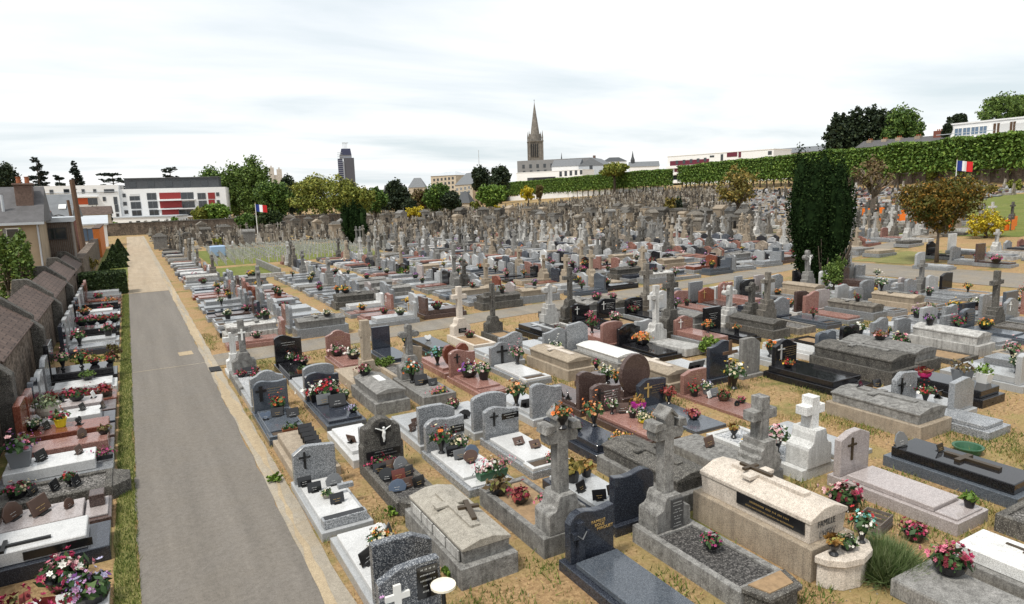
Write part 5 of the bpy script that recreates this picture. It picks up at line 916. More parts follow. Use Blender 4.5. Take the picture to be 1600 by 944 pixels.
# ------------------------------------------------------------ buildings
def facade(name, label, pA, pB, zA, zB, ytop, ground, deep, mat, cat='building', roof=None, roofh=0, group=None, roofmat='slate', over=.3):
    """pA, pB: (x, y) of the facade's two upper corners; zA, zB their depths; returns a helper that adds pieces by their place on the facade"""
    A = cw(pA[0], pA[1], zA); B = cw(pB[0], pB[1], zB); d = Vector((B.x-A.x, B.y-A.y, 0)); W = d.length; a = math.atan2(d.y, d.x); top = (A.z+B.z)/2
    t = thing(name, label, cat, (A.x, A.y, ground), a, group); Ht = top-ground
    part(MB().box(0,W,0,deep,0,Ht), 'wall', mat, t)
    if roof == 'flat': part(MB().box(-.15,W+.15,-.15,deep+.15,Ht,Ht+.3), 'roof', roofmat, t)
    elif roof == 'gable': part(MB().prism_x([(-over,Ht-.05),(deep+over,Ht-.05),(deep/2,Ht+roofh)], -over, W+over), 'roof', roofmat, t)
    elif roof == 'hip': part(MB().ext([(-over,-over,Ht),(W+over,-over,Ht),(W+over,deep+over,Ht),(-over,deep+over,Ht)], [(min(deep*.4,W*.3),deep*.45,Ht+roofh),(W-min(deep*.4,W*.3),deep*.45,Ht+roofh),(W-min(deep*.4,W*.3),deep*.55,Ht+roofh),(min(deep*.4,W*.3),deep*.55,Ht+roofh)]), 'roof', roofmat, t)
    elif roof == 'gablefront': part(MB().prism([(-over,Ht-.05),(W+over,Ht-.05),(W/2,Ht+roofh)], -over, deep+over), 'roof', roofmat, t)
    n = np.array((math.sin(a), -math.cos(a), 0)); o0 = np.array((A.x, A.y, 0))
    def loc(px, py):
        dd = _f+_r*(px-800)/FPX+_u*(472-py)/FPX; tt = float(((o0-np.array((0,0,H)))*[1,1,0])@n/(dd@n)); P = np.array((0,0,H))+dd*tt
        return float((P[0]-A.x)*math.cos(a)+(P[1]-A.y)*math.sin(a)), float(P[2]-ground)
    def rect(x0, y0, x1, y1, nm, mt, y=-.06, th=.12, par=None, frame=None):
        X0, Z1 = loc(x0, (y0+y1)/2)[0], loc((x0+x1)/2, y0)[1]; X1, Z0 = loc(x1, (y0+y1)/2)[0], loc((x0+x1)/2, y1)[1]
        o = part(MB().box(X0,X1,y,y+th,Z0,Z1), nm, mt, par or t)
        if frame:
            f = .07; b = MB(); b.box(X0-f,X0,y-.03,y+th,Z0-f,Z1+f); b.box(X1,X1+f,y-.03,y+th,Z0-f,Z1+f); b.box(X0,X1,y-.03,y+th,Z0-f,Z0); b.box(X0,X1,y-.03,y+th,Z1,Z1+f)
            if X1-X0 > 1.2: b.box((X0+X1)/2-.04,(X0+X1)/2+.04,y-.03,y+.01,Z0,Z1)
            part(b, 'frame', frame, o)
        return o
    t['_w'] = W; del t['_w']
    return t, rect, loc, W, Ht
BG_ = 'blocks of flats behind the far wall'
t, rc, lc, W, Ht = facade('apartment_building', 'white apartment block with dark red panels and grey top storey', (185,294), (352,294), 168, 176, 0, 0, 14, 'render_white')
for (a, b, c, d) in ((192,303,196,308),(203,307,218,313),(230,302,244,312),(283,301,302,311),(309,302,321,311),(338,301,342,306),(193,316,198,321),(205,316,220,326),(232,315,246,325),(285,315,304,325),(311,314,323,323),(339,313,343,318),(195,329,200,334),(207,329,221,338),(234,328,248,337),(280,328,302,337),(312,327,326,336)): rc(a, b, c, d, 'window', 'glass', frame='slate_light')
rc(203,303,218,306.5,'shutter','shutter')
for (a, b, c, d) in ((249,301,283,311),(325,301,336,311),(250,314,285,325),(326,312,336,322),(253,327,280,337)): rc(a, b, c, d, 'panel', 'panel_red')
for yy in (312, 325.5, 338): rc(247, yy, 306, yy+1.4, 'balcony', 'render_white', -1.2, 1.2)
rc(183,341,275,343,'canopy','zinc',-6,6)
A2 = MB().box(1.0,23,2.5,12,Ht,Ht+2.6); part(A2, 'attic', 'slate_dark', t); part(MB().box(.8,23.2,2.3,12.2,Ht+2.6,Ht+2.8), 'attic_roof', 'slate', t)
for k in range(5): part(MB().box(2+4.2*k,3.6+4.2*k,2.44,2.5,Ht+.5,Ht+1.9), 'attic_window', 'glass', t)
t, rc, lc, W, Ht = facade('apartment_building', 'white apartment block with an orange recessed balcony, left of the red panelled one', (54,291), (184,289), 160, 167, 0, 0, 13, 'render_white')
for (a, b, c, d) in ((59,297,63,303),(78,297,83,303),(100,296,108,302),(128,296,132,302),(146,296,150,301),(163,296,178,301),(61,311,67,317),(80,311,86,316),(90,310,97,320),(138,310,152,320),(161,308,165,314),(178,308,183,319),(164,324,168,330),(180,320,185,331),(182,334,186,340)): rc(a, b, c, d, 'window', 'glass', frame='slate_light')
rc(97,310,138,320,'panel','panel_orange'); rc(90,307,153,309,'balcony_roof','render_white',-1.0,1.0); rc(54,300.5,184,301.2,'ledge','zinc',-.2,.3)
t, rc, lc, W, Ht = facade('low_building', 'low white wing in front of the white apartment blocks', (176,341), (276,339), 158, 160, 0, 0, 8, 'render_white', roof='flat', roofmat='zinc')
for (a, b, c, d) in ((202,346,206,352),(213,345,219,351),(226,345,229,352),(237,345,247,351)): rc(a, b, c, d, 'window', 'glass')
# houses behind the wall on the left
t, rc, lc, W, Ht = facade('house', 'old cream house with slate roof and a great brown chimney', (-60,349), (60,347), 38.2, 40.0, 0, 0, 6, 'render_tan', roof='gable', roofh=2.1, roofmat='slate')
x, z = lc(38, 340); part(MB().box(x-.42,x+.45,1.2,2.4,Ht,Ht+2.15).box(x-.5,x+.53,1.1,2.5,Ht+2.15,Ht+2.27), 'chimney', 'brick_brown', t, .02)
for k in range(2): part(MB().lathe([(.13,0),(.11,.35),(.14,.36),(.14,.4)], 10, (x-.2+.42*k, 1.8, Ht+2.27)), 'chimney_pot', 'pot_terracotta', t)
x, z = lc(4, 340); part(MB().lathe([(.08,-.3),(.08,1.4)], 8, (x, .8, Ht+.2)), 'flue', 'zinc', t)
part(MB().box(-.3,W+.3,-.42,-.3,Ht-.18,Ht-.04), 'gutter', 'zinc', t); part(MB().tube([(W-.08,-.1,0),(W-.08,-.1,Ht-.1)], .05), 'downpipe', 'zinc', t)
for (a, b, c, d) in ((12,358,30,384),(-22,358,-6,384)): w_ = rc(a, b, c, d, 'window', 'glass', frame='white_paint'); rc(a-6, b, a-1, d, 'shutter', 'render_grey', -.1, .05); rc(c+1, b, c+6, d, 'shutter', 'render_grey', -.1, .05)
t, rc, lc, W, Ht = facade('house_extension', 'grey timber clad extension with one wide window', (62,348), (111,347), 44.4, 45.3, 0, 0, 5, 'wood_grey', cat='house', roof='flat', roofmat='zinc'); rc(68,358,102,373,'window','glass',frame='black_paint')
for k in range(16): part(MB().box(W*k/16,W*k/16+.03,-.03,0,0,Ht), 'batten', 'wood_brown', t)
t, rc, lc, W, Ht = facade('glazed_house', 'modern house with white metal roof and blue glazed front', (111,352), (165,350), 87.2, 89.1, 0, 0, 5, 'render_white', cat='house'); part(MB().prism_x([(-.5,Ht-.1),(-.5,Ht+.1),(5,Ht+1.1),(5,Ht)], -.3, W+.3), 'roof', 'zinc', t)
for k in range(4): rc(113+12.4*k, 358, 124+12.4*k, 377, 'window', 'glass_blue', frame='slate')
t, rc, lc, W, Ht = facade('house', 'small slate roofed house with a dormer and red brown gable', (52,341), (108,341), 61.6, 62.8, 0, 0, 7, 'brick_red', roof='gable', roofh=2.2, roofmat='slate_light')
x, z = lc(60, 335); part(MB().prism([(x-.9,Ht-.4),(x+.9,Ht-.4),(x+.9,Ht+.6),(x,Ht+1.5),(x-.9,Ht+.6)], -.5, 2.5), 'dormer', 'brick_red', t); part(MB().box(x-.45,x+.45,-.56,-.5,Ht-.2,Ht+.7), 'dormer_window', 'white_paint', t); x, z = lc(94, 325); part(MB().prism_x([(1.0,Ht+.78),(1.6,Ht+1.16),(1.6,Ht+1.24),(1.0,Ht+.86)], x-.3, x+.3), 'skylight', 'plaque_white', t)
t, rc, lc, W, Ht = facade('house', 'low house with brown tiled roof before the white flats', (118,334), (172,336), 120, 122.5, 0, 0, 6, 'render_cream', roof='gable', roofh=1.4, roofmat='old_tiles')
def pole(label, pb, pt, z, r, lampy=None):
    b0, b1 = cw(*pb, z), cw(*pt, z); t = thing('utility_pole', label, 'utility pole', (b0.x, b0.y, 0)); dx, dy = b1.x-b0.x, b1.y-b0.y
    part(MB().tube([(0,0,0),(dx*.5,dy*.5,b1.z*.5),(dx,dy,b1.z)], [r*1.25,r*1.1,r], 8), 'pole', 'wood_brown', t)
    for k in range(3): part(MB().lathe([(.05,0),(.07,.06),(.05,.13)], 8, (dx+.16+.1*(k % 2), dy, b1.z-.5-.42*k)), 'insulator', 'white_paint', t)
    if lampy: part(MB().tube([(dx*.8,dy*.8,lampy),(dx*.8-.9,dy*.8,lampy+.35),(dx*.8-1.2,dy*.8,lampy+.3)], .04).lathe([(.3,-.1),(.25,0),(.05,.1)], 10, (dx*.8-1.25,dy*.8,lampy+.22)), 'street_lamp', 'metal_dark', t)
pole('thick brown wooden utility pole leaning left above the wall', (131,385), (112,281), 60, .2); pole('thinner utility pole with a lamp arm beside the thick pole', (122,384), (106,313), 62, .12, 4.4)
# the skyline
t, rc, lc, W, Ht = facade('tower_block', 'dark blue glass office tower rising alone over the trees', (537,247), (553,246.5), 1600, 1606, 0, 4, 30, 'tower_grey', cat='tower')
part(MB().box(-14,-2.5,2,34,0,Ht-2), 'left_wing', 'tower_blue', t); part(MB().box(-2.4,.6,-1.5,3,0,Ht-8), 'light_shaft', 'tower_light', t); part(MB().box(-9,W-5,4,28,Ht,Ht+7), 'neck', 'tower_light', t); part(MB().ext([(-8,3,Ht+7),(W-5,3,Ht+7),(W-5,27,Ht+7),(-8,27,Ht+7)], [(-4,5,Ht+22),(W-7,5,Ht+22),(W-7,25,Ht+22),(-4,25,Ht+22)]), 'crown_block', 'tower_blue', t)
b = MB()
for k in range(4): b.box(k*3,k*3+1.0,12,13,Ht+22,Ht+36)
b.box(-1,13,11.5,13.5,Ht+35,Ht+36.5); part(b, 'antenna_frame', 'zinc', t)
for k in range(22): part(MB().box(-14.2,-2.5,1.85,2,8+k*4.6,9.2+k*4.6), 'floor_band', 'tower_light', t)
t = thing('church', 'grey stone church spire with corner pinnacles on the skyline', 'church', tuple(cw(838,300,620).xy)+(5,), R(-25)); zt = cw(836,163,620).z-5; zs = cw(838,223,620).z-5; rr = 6.0
tw = MB().box(-rr,rr,-rr,rr,0,zs)
for sx_ in (-1,1):
    for sy_ in (-1,1): tw.box(sx_*rr-.6,sx_*rr+.6,sy_*rr-.6,sy_*rr+.6,0,zs+.5)
for k in range(5): tw.box(-rr+.9+k*1.75,-rr+1.2+k*1.75,-rr-.5,-rr,zs-14,zs-1); tw.box(-rr-.5,-rr,-rr+.9+k*1.75,-rr+1.2+k*1.75,zs-14,zs-1)
part(tw, 'tower', 'spire_stone', t); part(MB().box(-rr-.9,rr+.9,-rr-.9,rr+.9,zs,zs+.9), 'cornice', 'spire_stone', t)
for k in range(4):
    for sgn in (0, 1):
        f = lambda b: b.box(-.5,.5,-.12,.12,0,11)
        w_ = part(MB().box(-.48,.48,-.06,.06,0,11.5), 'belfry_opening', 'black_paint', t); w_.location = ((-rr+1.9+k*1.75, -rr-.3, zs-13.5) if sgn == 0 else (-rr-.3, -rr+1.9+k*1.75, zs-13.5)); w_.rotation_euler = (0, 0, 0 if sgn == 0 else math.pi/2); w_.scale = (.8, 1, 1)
b = MB(); b.ext([(rr*.86*math.cos(R(22.5+45*k)), rr*.86*math.sin(R(22.5+45*k)), zs+.9) for k in range(8)], [(.12*math.cos(R(22.5+45*k)), .12*math.sin(R(22.5+45*k)), zt) for k in range(8)]); part(b, 'spire', 'spire_stone', t)
for sx_ in (-1,1):
    for sy_ in (-1,1): part(MB().box(-.55,.55,-.55,.55,0,3).ext([(-.7,-.7,3),(.7,-.7,3),(.7,.7,3),(-.7,.7,3)], [(-.05,-.05,9.5),(.05,-.05,9.5),(.05,.05,9.5),(-.05,.05,9.5)]), 'pinnacle', 'spire_stone', t).location = (sx_*rr, sy_*rr, zs+.5)
for k in range(4): q = part(MB().prism([(-1.1,0),(1.1,0),(0,6.5)], -.6, .6), 'spire_dormer', 'spire_stone', t); q.rotation_euler = (0, 0, k*math.pi/2); q.location = (math.sin(k*math.pi/2)*rr*.8, -math.cos(k*math.pi/2)*rr*.8, zs+.9)
part(MB().prism(cross_outline(2.6,.22,1.3,1.8), -.1, .1), 'cross', 'metal_dark', t).location = (0, 0, zt)
part(MB().box(5,40,-6,6,0,zs*.40).prism_x([(-6.5,zs*.40),(6.5,zs*.40),(0,zs*.40+7)], 5, 40), 'nave', 'slate', t)
part(MB().lathe([(1.2,0),(1.2,2),(.9,2.2),(.05,11)], 8, (24, 0, zs*.4+6)), 'roof_turret', 'slate_dark', t)
t, rc, lc, W, Ht = facade('apartment_building', 'grey apartment block below the church spire', (808,252), (921,246), 440, 420, 0, 2, 16, 'render_grey')
for k in range(9): rc(816+11*k, 257.5-.5*k, 820+11*k, 263.5-.5*k, 'window', 'glass'); rc(817+11*k, 267-.6*k, 821+11*k, 272-.6*k, 'window', 'glass')
t, rc, lc, W, Ht = facade('apartment_building', 'long white terrace building above the clipped lime row', (807,275), (910,261), 400, 370, 0, 2, 12, 'render_white', roof='flat', roofmat='render_white')
rc(824,277,868,283,'window','glass',frame=None); 
for k in range(5): rc(874+8*k, 268-.8*k, 878+8*k, 276-.8*k, 'window', 'glass')
t, rc, lc, W, Ht = facade('house', 'pale grey gable fronted house with slate roof by the church', (904,261), (944,256), 400, 394, 0, 3, 24, 'zinc', roof='gablefront', roofh=4.6, roofmat='slate_light')
rc(921,258,926,268,'window','glass'); part(MB().box(W*.5-.6,W*.5+.6,6,8,Ht+3.5,Ht+6), 'chimney', 'brick_brown', t)
t, rc, lc, W, Ht = facade('house', 'long slate roofed house left of the pale grey gable', (862,262), (905,257), 410, 402, 0, 3, 9, 'render_white', roof='gable', roofh=4, roofmat='slate_light'); 
t, rc, lc, W, Ht = facade('apartment_building', 'cream apartment house with mansard slate roof and tan gable end', (711,291), (738,286), 345, 320, 0, 0, 13, 'render_cream', roof='gable', roofh=6, roofmat='slate_light'); part(MB().box(W,W+.15,0,13,0,Ht).prism_x([(0,Ht),(13,Ht),(6.5,Ht+5.6)], W, W+.15), 'gable_end', 'render_tan', t)
for k in range(4):
    for j in range(3): rc(713+6.2*k, 294+6.5*j-1.0*k, 716+6.2*k, 298+6.5*j-1.0*k, 'window', 'glass', frame='shutter')
t, rc, lc, W, Ht = facade('apartment_building', 'cream terraced block behind the tan gabled apartment house', (673,277), (712,272), 370, 360, 0, 0, 14, 'render_cream', roof='hip', roofh=2.2, roofmat='zinc')
for k in range(6):
    for j in range(3): rc(677+5.8*k, 279.5+7*j-.6*k, 680+5.8*k, 283.5+7*j-.6*k, 'window', 'glass')
t, rc, lc, W, Ht = facade('house', 'distant pale house with grey pyramid roof among dark trees', (638,294), (664,292), 420, 420, 0, 0, 12, 'render_cream', roof='hip', roofh=6, roofmat='slate_light')
t, rc, lc, W, Ht = facade('tomb_chapel', 'small square pavilion with slate pyramid roof at the lime row', (713,318), (733,317), 215, 214, 0, 0, 6, 'render_cream', cat='pavilion', roof='hip', roofh=3.6, roofmat='slate_dark'); rc(720,322,726,332,'door','wood_grey')
t = thing('cathedral', 'pale double towered church far away between the left trees', 'church', tuple(cw(432,290,1100).xy)+(2,), R(-10)); zt = cw(432,262,1100).z-2
for sx_ in (-1,1): part(MB().box(sx_*6-4,sx_*6+4,-4,4,0,zt-3*(sx_ > 0)).box(sx_*6-1.2,sx_*6+1.2,-1,1,zt-4,zt+3-3*(sx_ > 0)), 'tower', 'cathedral_stone', t)
part(MB().box(-6,6,-3,30,0,zt-12), 'nave', 'cathedral_stone', t)
t, rc, lc, W, Ht = facade('house', 'far grey roofed house beside the tower among the trees', (600,300), (622,299), 300, 300, 0, 0, 8, 'render_grey', roof='gable', roofh=3, roofmat='slate')
t, rc, lc, W, Ht = facade('house', 'white house with hipped roofs beyond the lime row', (944,253), (979,251), 420, 420, 0, 4, 10, 'render_white', roof='hip', roofh=2.6, roofmat='slate_dark')
for k in range(4): rc(948+8*k, 256, 951+8*k, 260, 'window', 'glass')
t, rc, lc, W, Ht = facade('house', 'low grey roofed house beside the white hipped house', (984,262), (1030,258), 400, 398, 0, 4, 9, 'render_white', roof='gable', roofh=3, roofmat='slate_light'); part(MB().lathe([(1.2,0),(1.3,2),(.6,4),(.05,7.5)], 8, (2, 4, Ht+2)), 'turret', 'slate_dark', t)
t, rc, lc, W, Ht = facade('apartment_building', 'white modern block with wine red loggias at the gap in the limes', (1043,248), (1209,230), 300, 262, 0, 3, 14, 'render_white', roof='flat', roofmat='render_white')
rc(1047,250,1108,257.5,'loggia','panel_wine',-.1,.15); rc(1136,237.5,1152,245,'loggia','panel_wine',-.1,.15); rc(1154,236,1158,246,'loggia','panel_wine',-.1,.15); rc(1126,241,1130,251,'window','glass'); rc(1200,236,1206,242,'window','glass'); rc(1109,243,1116,246,'window','glass')
for k in range(5): rc(1056+11*k, 249-1.1*k+2, 1060+11*k, 257-1.1*k, 'loggia_window', 'glass', -.14, .1)
rc(1043,258,1110,262,'balcony','render_white',-1.0,1.0); rc(1053,269,1068,273,'balcony','render_white',-1.5,1.5); rc(1053,281,1068,286,'balcony','render_white',-1.5,1.5); rc(1054,263,1067,269,'loggia','panel_wine',-.1,.15); rc(1050,274,1068,281,'window','glass'); rc(1052,287,1068,293,'window','glass')
t, rc, lc, W, Ht = facade('long_building', 'long grey slate roof behind the white modern block', (1209,243), (1288,233), 300, 280, 0, 4, 9, 'render_cream', roof='gable', roofh=2.4, roofmat='slate_light')
t, rc, lc, W, Ht = facade('house', 'row of old houses with slate roof and brick chimneys behind limes', (1338,232), (1466,221), 190, 172, 0, 5, 8, 'render_cream', roof='gable', roofh=1.9, roofmat='slate')
for px, m_, hh_ in ((1349,'stone_beige',2.0),(1372,'stone_beige',2.0),(1394,'stone_beige',2.1),(1424,'stone_beige',2.1),(1456,'brick_red',3.0)):
    x, z = lc(px, 228); part(MB().box(x-(.7 if px < 1450 else 1.1),x+(.7 if px < 1450 else 1.1),2.6,4.2,Ht,Ht+hh_), 'chimney', m_, t, .02)
    for k in range(3): part(MB().lathe([(.14,0),(.12,.45)], 8, (x-.45+.45*k, 3.4, Ht+hh_)), 'chimney_pot', 'pot_terracotta', t)
t, rc, lc, W, Ht = facade('apartment_building', 'modern glass fronted building with flat white roof, top of the slope', (1477,196), (1640,181), 150, 132, 0, 5.5, 12, 'render_white', roof='flat', roofmat='render_white')
for k in range(4): rc(1492+13*k, 201-1.2*k, 1503+13*k, 212-1.2*k, 'window', 'glass_blue', frame='white_paint')
for px in (1552,1558,1578,1583): rc(px, 193-(px-1552)*.1, px+4, 208-(px-1552)*.1, 'shutter', 'wood_brown')
rc(1562,193,1577,206,'wall_panel','shutter'); rc(1586,191,1620,204,'wall_panel','shutter'); rc(1470,215,1640,217,'balcony','render_white',-1.6,1.6); rc(1470,207,1560,208,'railing','zinc',-1.6,.06)
t, rc, lc, W, Ht = facade('apartment_building', 'dim lower building seen between the lime trunks on the right', (1395,240), (1640,221), 145, 124, 0, 5.2, 8, 'render_cream', roof='flat', roofmat='slate')
for k in range(9): rc(1412+24*k, 252-2.0*k, 1424+24*k, 268-2.0*k, 'window', 'glass', frame='shutter')
def flag(label, px, py, ptop, z, fw):
    b0 = cw(px, py, z); p1 = cw(px-2, ptop, z); t = thing('flagpole', label, 'flagpole', (b0.x, b0.y, ter(b0.x, b0.y))); h = p1.z-t.location.z
    part(MB().lathe([(.06,0),(.05,h*.6),(.035,h)], 10), 'pole', 'white_paint', t); part(MB().lathe([(.02,0),(.06,.05),(.02,.1)], 8, (0,0,h)), 'finial', 'gold_paint', t)
    cx, sx_ = math.cos(YAW), -math.sin(YAW)
    for k, m_ in enumerate(('flag_blue','flag_white','flag_red')):
        b = MB(); vs = []
        for i in range(5):
            s = fw*(k+i/4)/3; wv = .12*math.sin(s*5); 
            for zz in (0, 1): vs.append((s*cx-wv*sx_, s*sx_+wv*cx, h-.1-fw*.64*zz-.12*s))
        b.add(vs, [(2*i,2*i+1,2*i+3,2*i+2) for i in range(4)]); part(b, 'flag_stripe', m_, t)
flag('white flagpole with French flag at the soldiers graves', 405, 389, 318, 92, 1.5); flag('flagpole with French flag in front of the clipped trees on the right', 1493, 285, 250, 96, 2.2)
t = thing('mast', 'thin pale radio mast far off on the skyline', 'mast', tuple(cw(750,300,700).xy)+(0,)); part(MB().lathe([(.5,0),(.3,cw(750,235,700).z)], 6), 'pole', 'zinc', t)
# ------------------------------------------------------------ trees, hedges and shrubs
def crown_pts(rng, lobes, n, thick=.5):
    """lobes: (x, y, z, rx, ry, rz); points gathered in leaf clumps near the lobes' surface"""
    w_ = np.array([l[3]*l[4]+l[3]*l[5]+l[4]*l[5] for l in lobes]); w_ = w_/w_.sum(); out = []
    for l, q in zip(lobes, w_):
        m = max(int(n*q), 8); nc = max(m//26, 5)
        c = rng.normal(size=(nc,3)); c /= np.linalg.norm(c, axis=1)[:,None]; c *= (1-thick*rng.random((nc,1))**1.6)
        k = rng.integers(0, nc, m); p = c[k]+rng.normal(size=(m,3))*.13
        out.append(p*np.array(l[3:6])+np.array(l[:3]))
    return np.concatenate(out)
def limbs(b, rg, h, r, ch, spread, n=6, base=0):
    b.tube([(0,0,base),(rg.uniform(-.02,.02)*h,rg.uniform(-.02,.02)*h,h*.5),(0,0,h)], [r*1.3,r*.95,r*.6], 8)
    for k in range(n):
        a = 6.283*k/n+rg.uniform(-.4,.4); z0 = h*rg.uniform(.75,1.0); L = spread*rg.uniform(.55,.95); up = ch*rg.uniform(.35,.8)
        b.tube([(0,0,z0),(math.cos(a)*L*.45,math.sin(a)*L*.45,z0+up*.45),(math.cos(a)*L,math.sin(a)*L,z0+up)], [r*.5,r*.32,r*.12], 5)
        for q in range(2):
            a2 = a+rg.uniform(-.8,.8); b.tube([(math.cos(a)*L*.45,math.sin(a)*L*.45,z0+up*.45),(math.cos(a2)*L*.8,math.sin(a2)*L*.8,z0+up*rg.uniform(.6,1.1))], [r*.24,r*.08], 4)
SEED = [100]
def tree(name, label, loc, lobes, n, leaf, mat, trunk_h, trunk_r, cat='tree', group=None, bark='bark', spread=None, nl=6, flat=0, thick=.5, trunk=True):
    SEED[0] += 1; rng = np.random.default_rng(SEED[0]); rg = random.Random(SEED[0])
    t = thing(name, label, cat, loc, 0, group)
    if trunk:
        b = MB(); mxr = max(l[3] for l in lobes); limbs(b, rg, trunk_h, trunk_r, max(l[2]+l[5]*.4 for l in lobes)-trunk_h, spread or mxr*.8, nl); part(b, 'trunk', bark, t, smooth=True)
    o = link('crown', mesh_np('crown', leaves(rng, crown_pts(rng, lobes, n, thick), leaf, flat), mat), t); return t
def broad(label, px, ytop, ybot, wpx, z, mat, n=9500, leaf=None, ground=None, name='tree', seed=0, group='trees beyond the cemetery', lobn=9, shape=.62):
    c = cw(px, ybot, z); top = cw(px, ytop, z).z; rx = wpx*z/FPX/2; g0 = ter(c.x, c.y) if ground is None else ground; zb = max(c.z, g0+.2); hh = max(top-zb, 1.5)
    rg = random.Random(int(px*7+ytop)); lobes = [(0,0,zb-g0+hh*.5,rx*.72,rx*.72,hh*.48)]
    for k in range(lobn):
        a = rg.uniform(0, 6.283); e = rg.uniform(-.75, 1); q = rg.uniform(.5,.8); s = rg.uniform(.28,.45)
        lobes.append((math.cos(a)*rx*q*math.cos(e*1.1), math.sin(a)*rx*q*math.cos(e*1.1), zb-g0+hh*(.5+.29*math.sin(e*1.3)), rx*s*1.08, rx*s*1.08, hh*s*.55))
    return tree(name, label, (c.x, c.y, g0), lobes, n, leaf or max(.16, z*.0027), mat, max(zb-g0+hh*.15, .5), max(.12, rx*.09), group=group)
# far trees on the left and centre, each placed by its own distance
for a in (('dark pine at the far left skyline behind the old house', 14, 258, 300, 42, 130, 'leaf_dark'), ('broad green tree right of the red panelled flats', 336, 262, 330, 58, 205, 'leaf_green'), ('tall green tree behind the flagpole', 370, 257, 340, 62, 200, 'leaf_mid'), ('tall loose crowned tree, highest behind the flagpole', 402, 246, 345, 60, 192, 'leaf_mid'), ('dense green tree between flagpole and lime yellow tree', 430, 284, 345, 62, 160, 'leaf_green'), ('round dark tree in front of the far cathedral', 455, 275, 335, 32, 180, 'leaf_dark'),
          ('great lime yellow tree below the blue tower', 508, 274, 336, 106, 140, 'leaf_lime'), ('smaller lime yellow tree right of the tower', 562, 292, 338, 50, 142, 'leaf_lime'), ('dark bushy tree right of the lime yellow tree', 587, 293, 332, 34, 165, 'leaf_green'), ('wide dark pine before the pale pyramid roofed house', 622, 284, 330, 46, 180, 'leaf_dark'), ('dusky reddish tree beside the yellow bush', 657, 296, 328, 30, 165, 'leaf_brown'), ('round dark green tree right of the reddish one', 683, 288, 330, 44, 160, 'leaf_green'), ('dark tree before the cream apartment house', 706, 299, 328, 34, 158, 'leaf_dark'),
          ('dark tree left of the church behind the lime row', 752, 262, 300, 36, 300, 'leaf_dark'), ('tall dark tree below the church nave', 782, 261, 300, 40, 290, 'leaf_dark'), ('light green round tree at the end of the lime row', 768, 290, 322, 50, 200, 'leaf_bright'), ('distant green trees right of the tower', 598, 298, 312, 30, 420, 'leaf_mid'), ('bright green shrub tree beside the red panelled flats', 340, 318, 346, 46, 140, 'leaf_bright'), ('yellow green bush at the foot of the flats', 313, 325, 346, 22, 138, 'leaf_lime'), ('light green young tree at the end wall', 274, 341, 362, 16, 126, 'leaf_bright'),
          ('dark bushy tree at the left of the far graves', 390, 335, 372, 40, 120, 'leaf_green'), ('olive bush right of the flagpole', 424, 330, 366, 36, 118, 'leaf_hedge_dark'), ('dark shrub tree before the reddish tree', 640, 312, 332, 24, 150, 'leaf_dark'), ('pale green tree behind the lime row by the hipped house', 960, 256, 275, 44, 240, 'leaf_lime'),
          ('big green tree behind the chimney houses', 1408, 168, 232, 66, 190, 'leaf_green'), ('bright green tree at the top right skyline', 1568, 148, 196, 86, 150, 'leaf_mid'), ('smaller dark pine left of the top right tree', 1498, 179, 200, 26, 160, 'leaf_dark'), ('dark tree left of the glass fronted building', 1481, 192, 216, 16, 150, 'leaf_dark'), ('dark laurel bush beyond the cream gable', 760, 300, 316, 30, 260, 'leaf_green'), ('dark cypress clump at the glazed house', 157, 325, 372, 34, 125, 'leaf_dark'), ('green climber bush at the orange wall', 181, 356, 374, 16, 140, 'leaf_bright')):
    broad(*a)
for k, (px, top, wp, m_) in enumerate(((300,282,40,'leaf_green'),(322,276,44,'leaf_mid'),(356,272,50,'leaf_green'),(388,270,44,'leaf_dark'),(414,280,40,'leaf_green'),(442,292,40,'leaf_dark'),(470,298,40,'leaf_green'),(545,300,46,'leaf_green'),(572,304,40,'leaf_mid'),(604,300,40,'leaf_dark'),(634,303,40,'leaf_green'),(664,302,40,'leaf_mid'),(694,303,40,'leaf_dark'),(722,306,40,'leaf_green'),(748,296,44,'leaf_mid'),(778,285,44,'leaf_green'))):
    broad('leafy tree in the second line behind the far trees', px, top, 340 if px < 700 else 318, wp, 230 if px < 700 else 330, m_, n=5000)
# wind swept dark poplars on the right
for k, (px, top, wp) in enumerate(((1303,176,34),(1328,170,40),(1356,167,44),(1380,172,40))):
    c = cw(px, 240, 200); z1 = cw(px+6, top, 200).z; g0 = ter(c.x, c.y); h = z1-g0; r = wp*200/FPX/2
    tree('poplar_tree', f'wind swept dark poplar behind the lime row, {["first","second","third","fourth"][k]} from the left', (c.x, c.y, g0), [(math.cos(YAW)*.05*h*q, -math.sin(YAW)*.05*h*q, h*q, r*s, r*s, h*.17) for q, s in ((.3,.9),(.45,1),(.58,1),(.68,.95),(.77,.8),(.84,.6))], 5200, .7, 'leaf_dark', h*.3, .35, group='wind swept poplars')
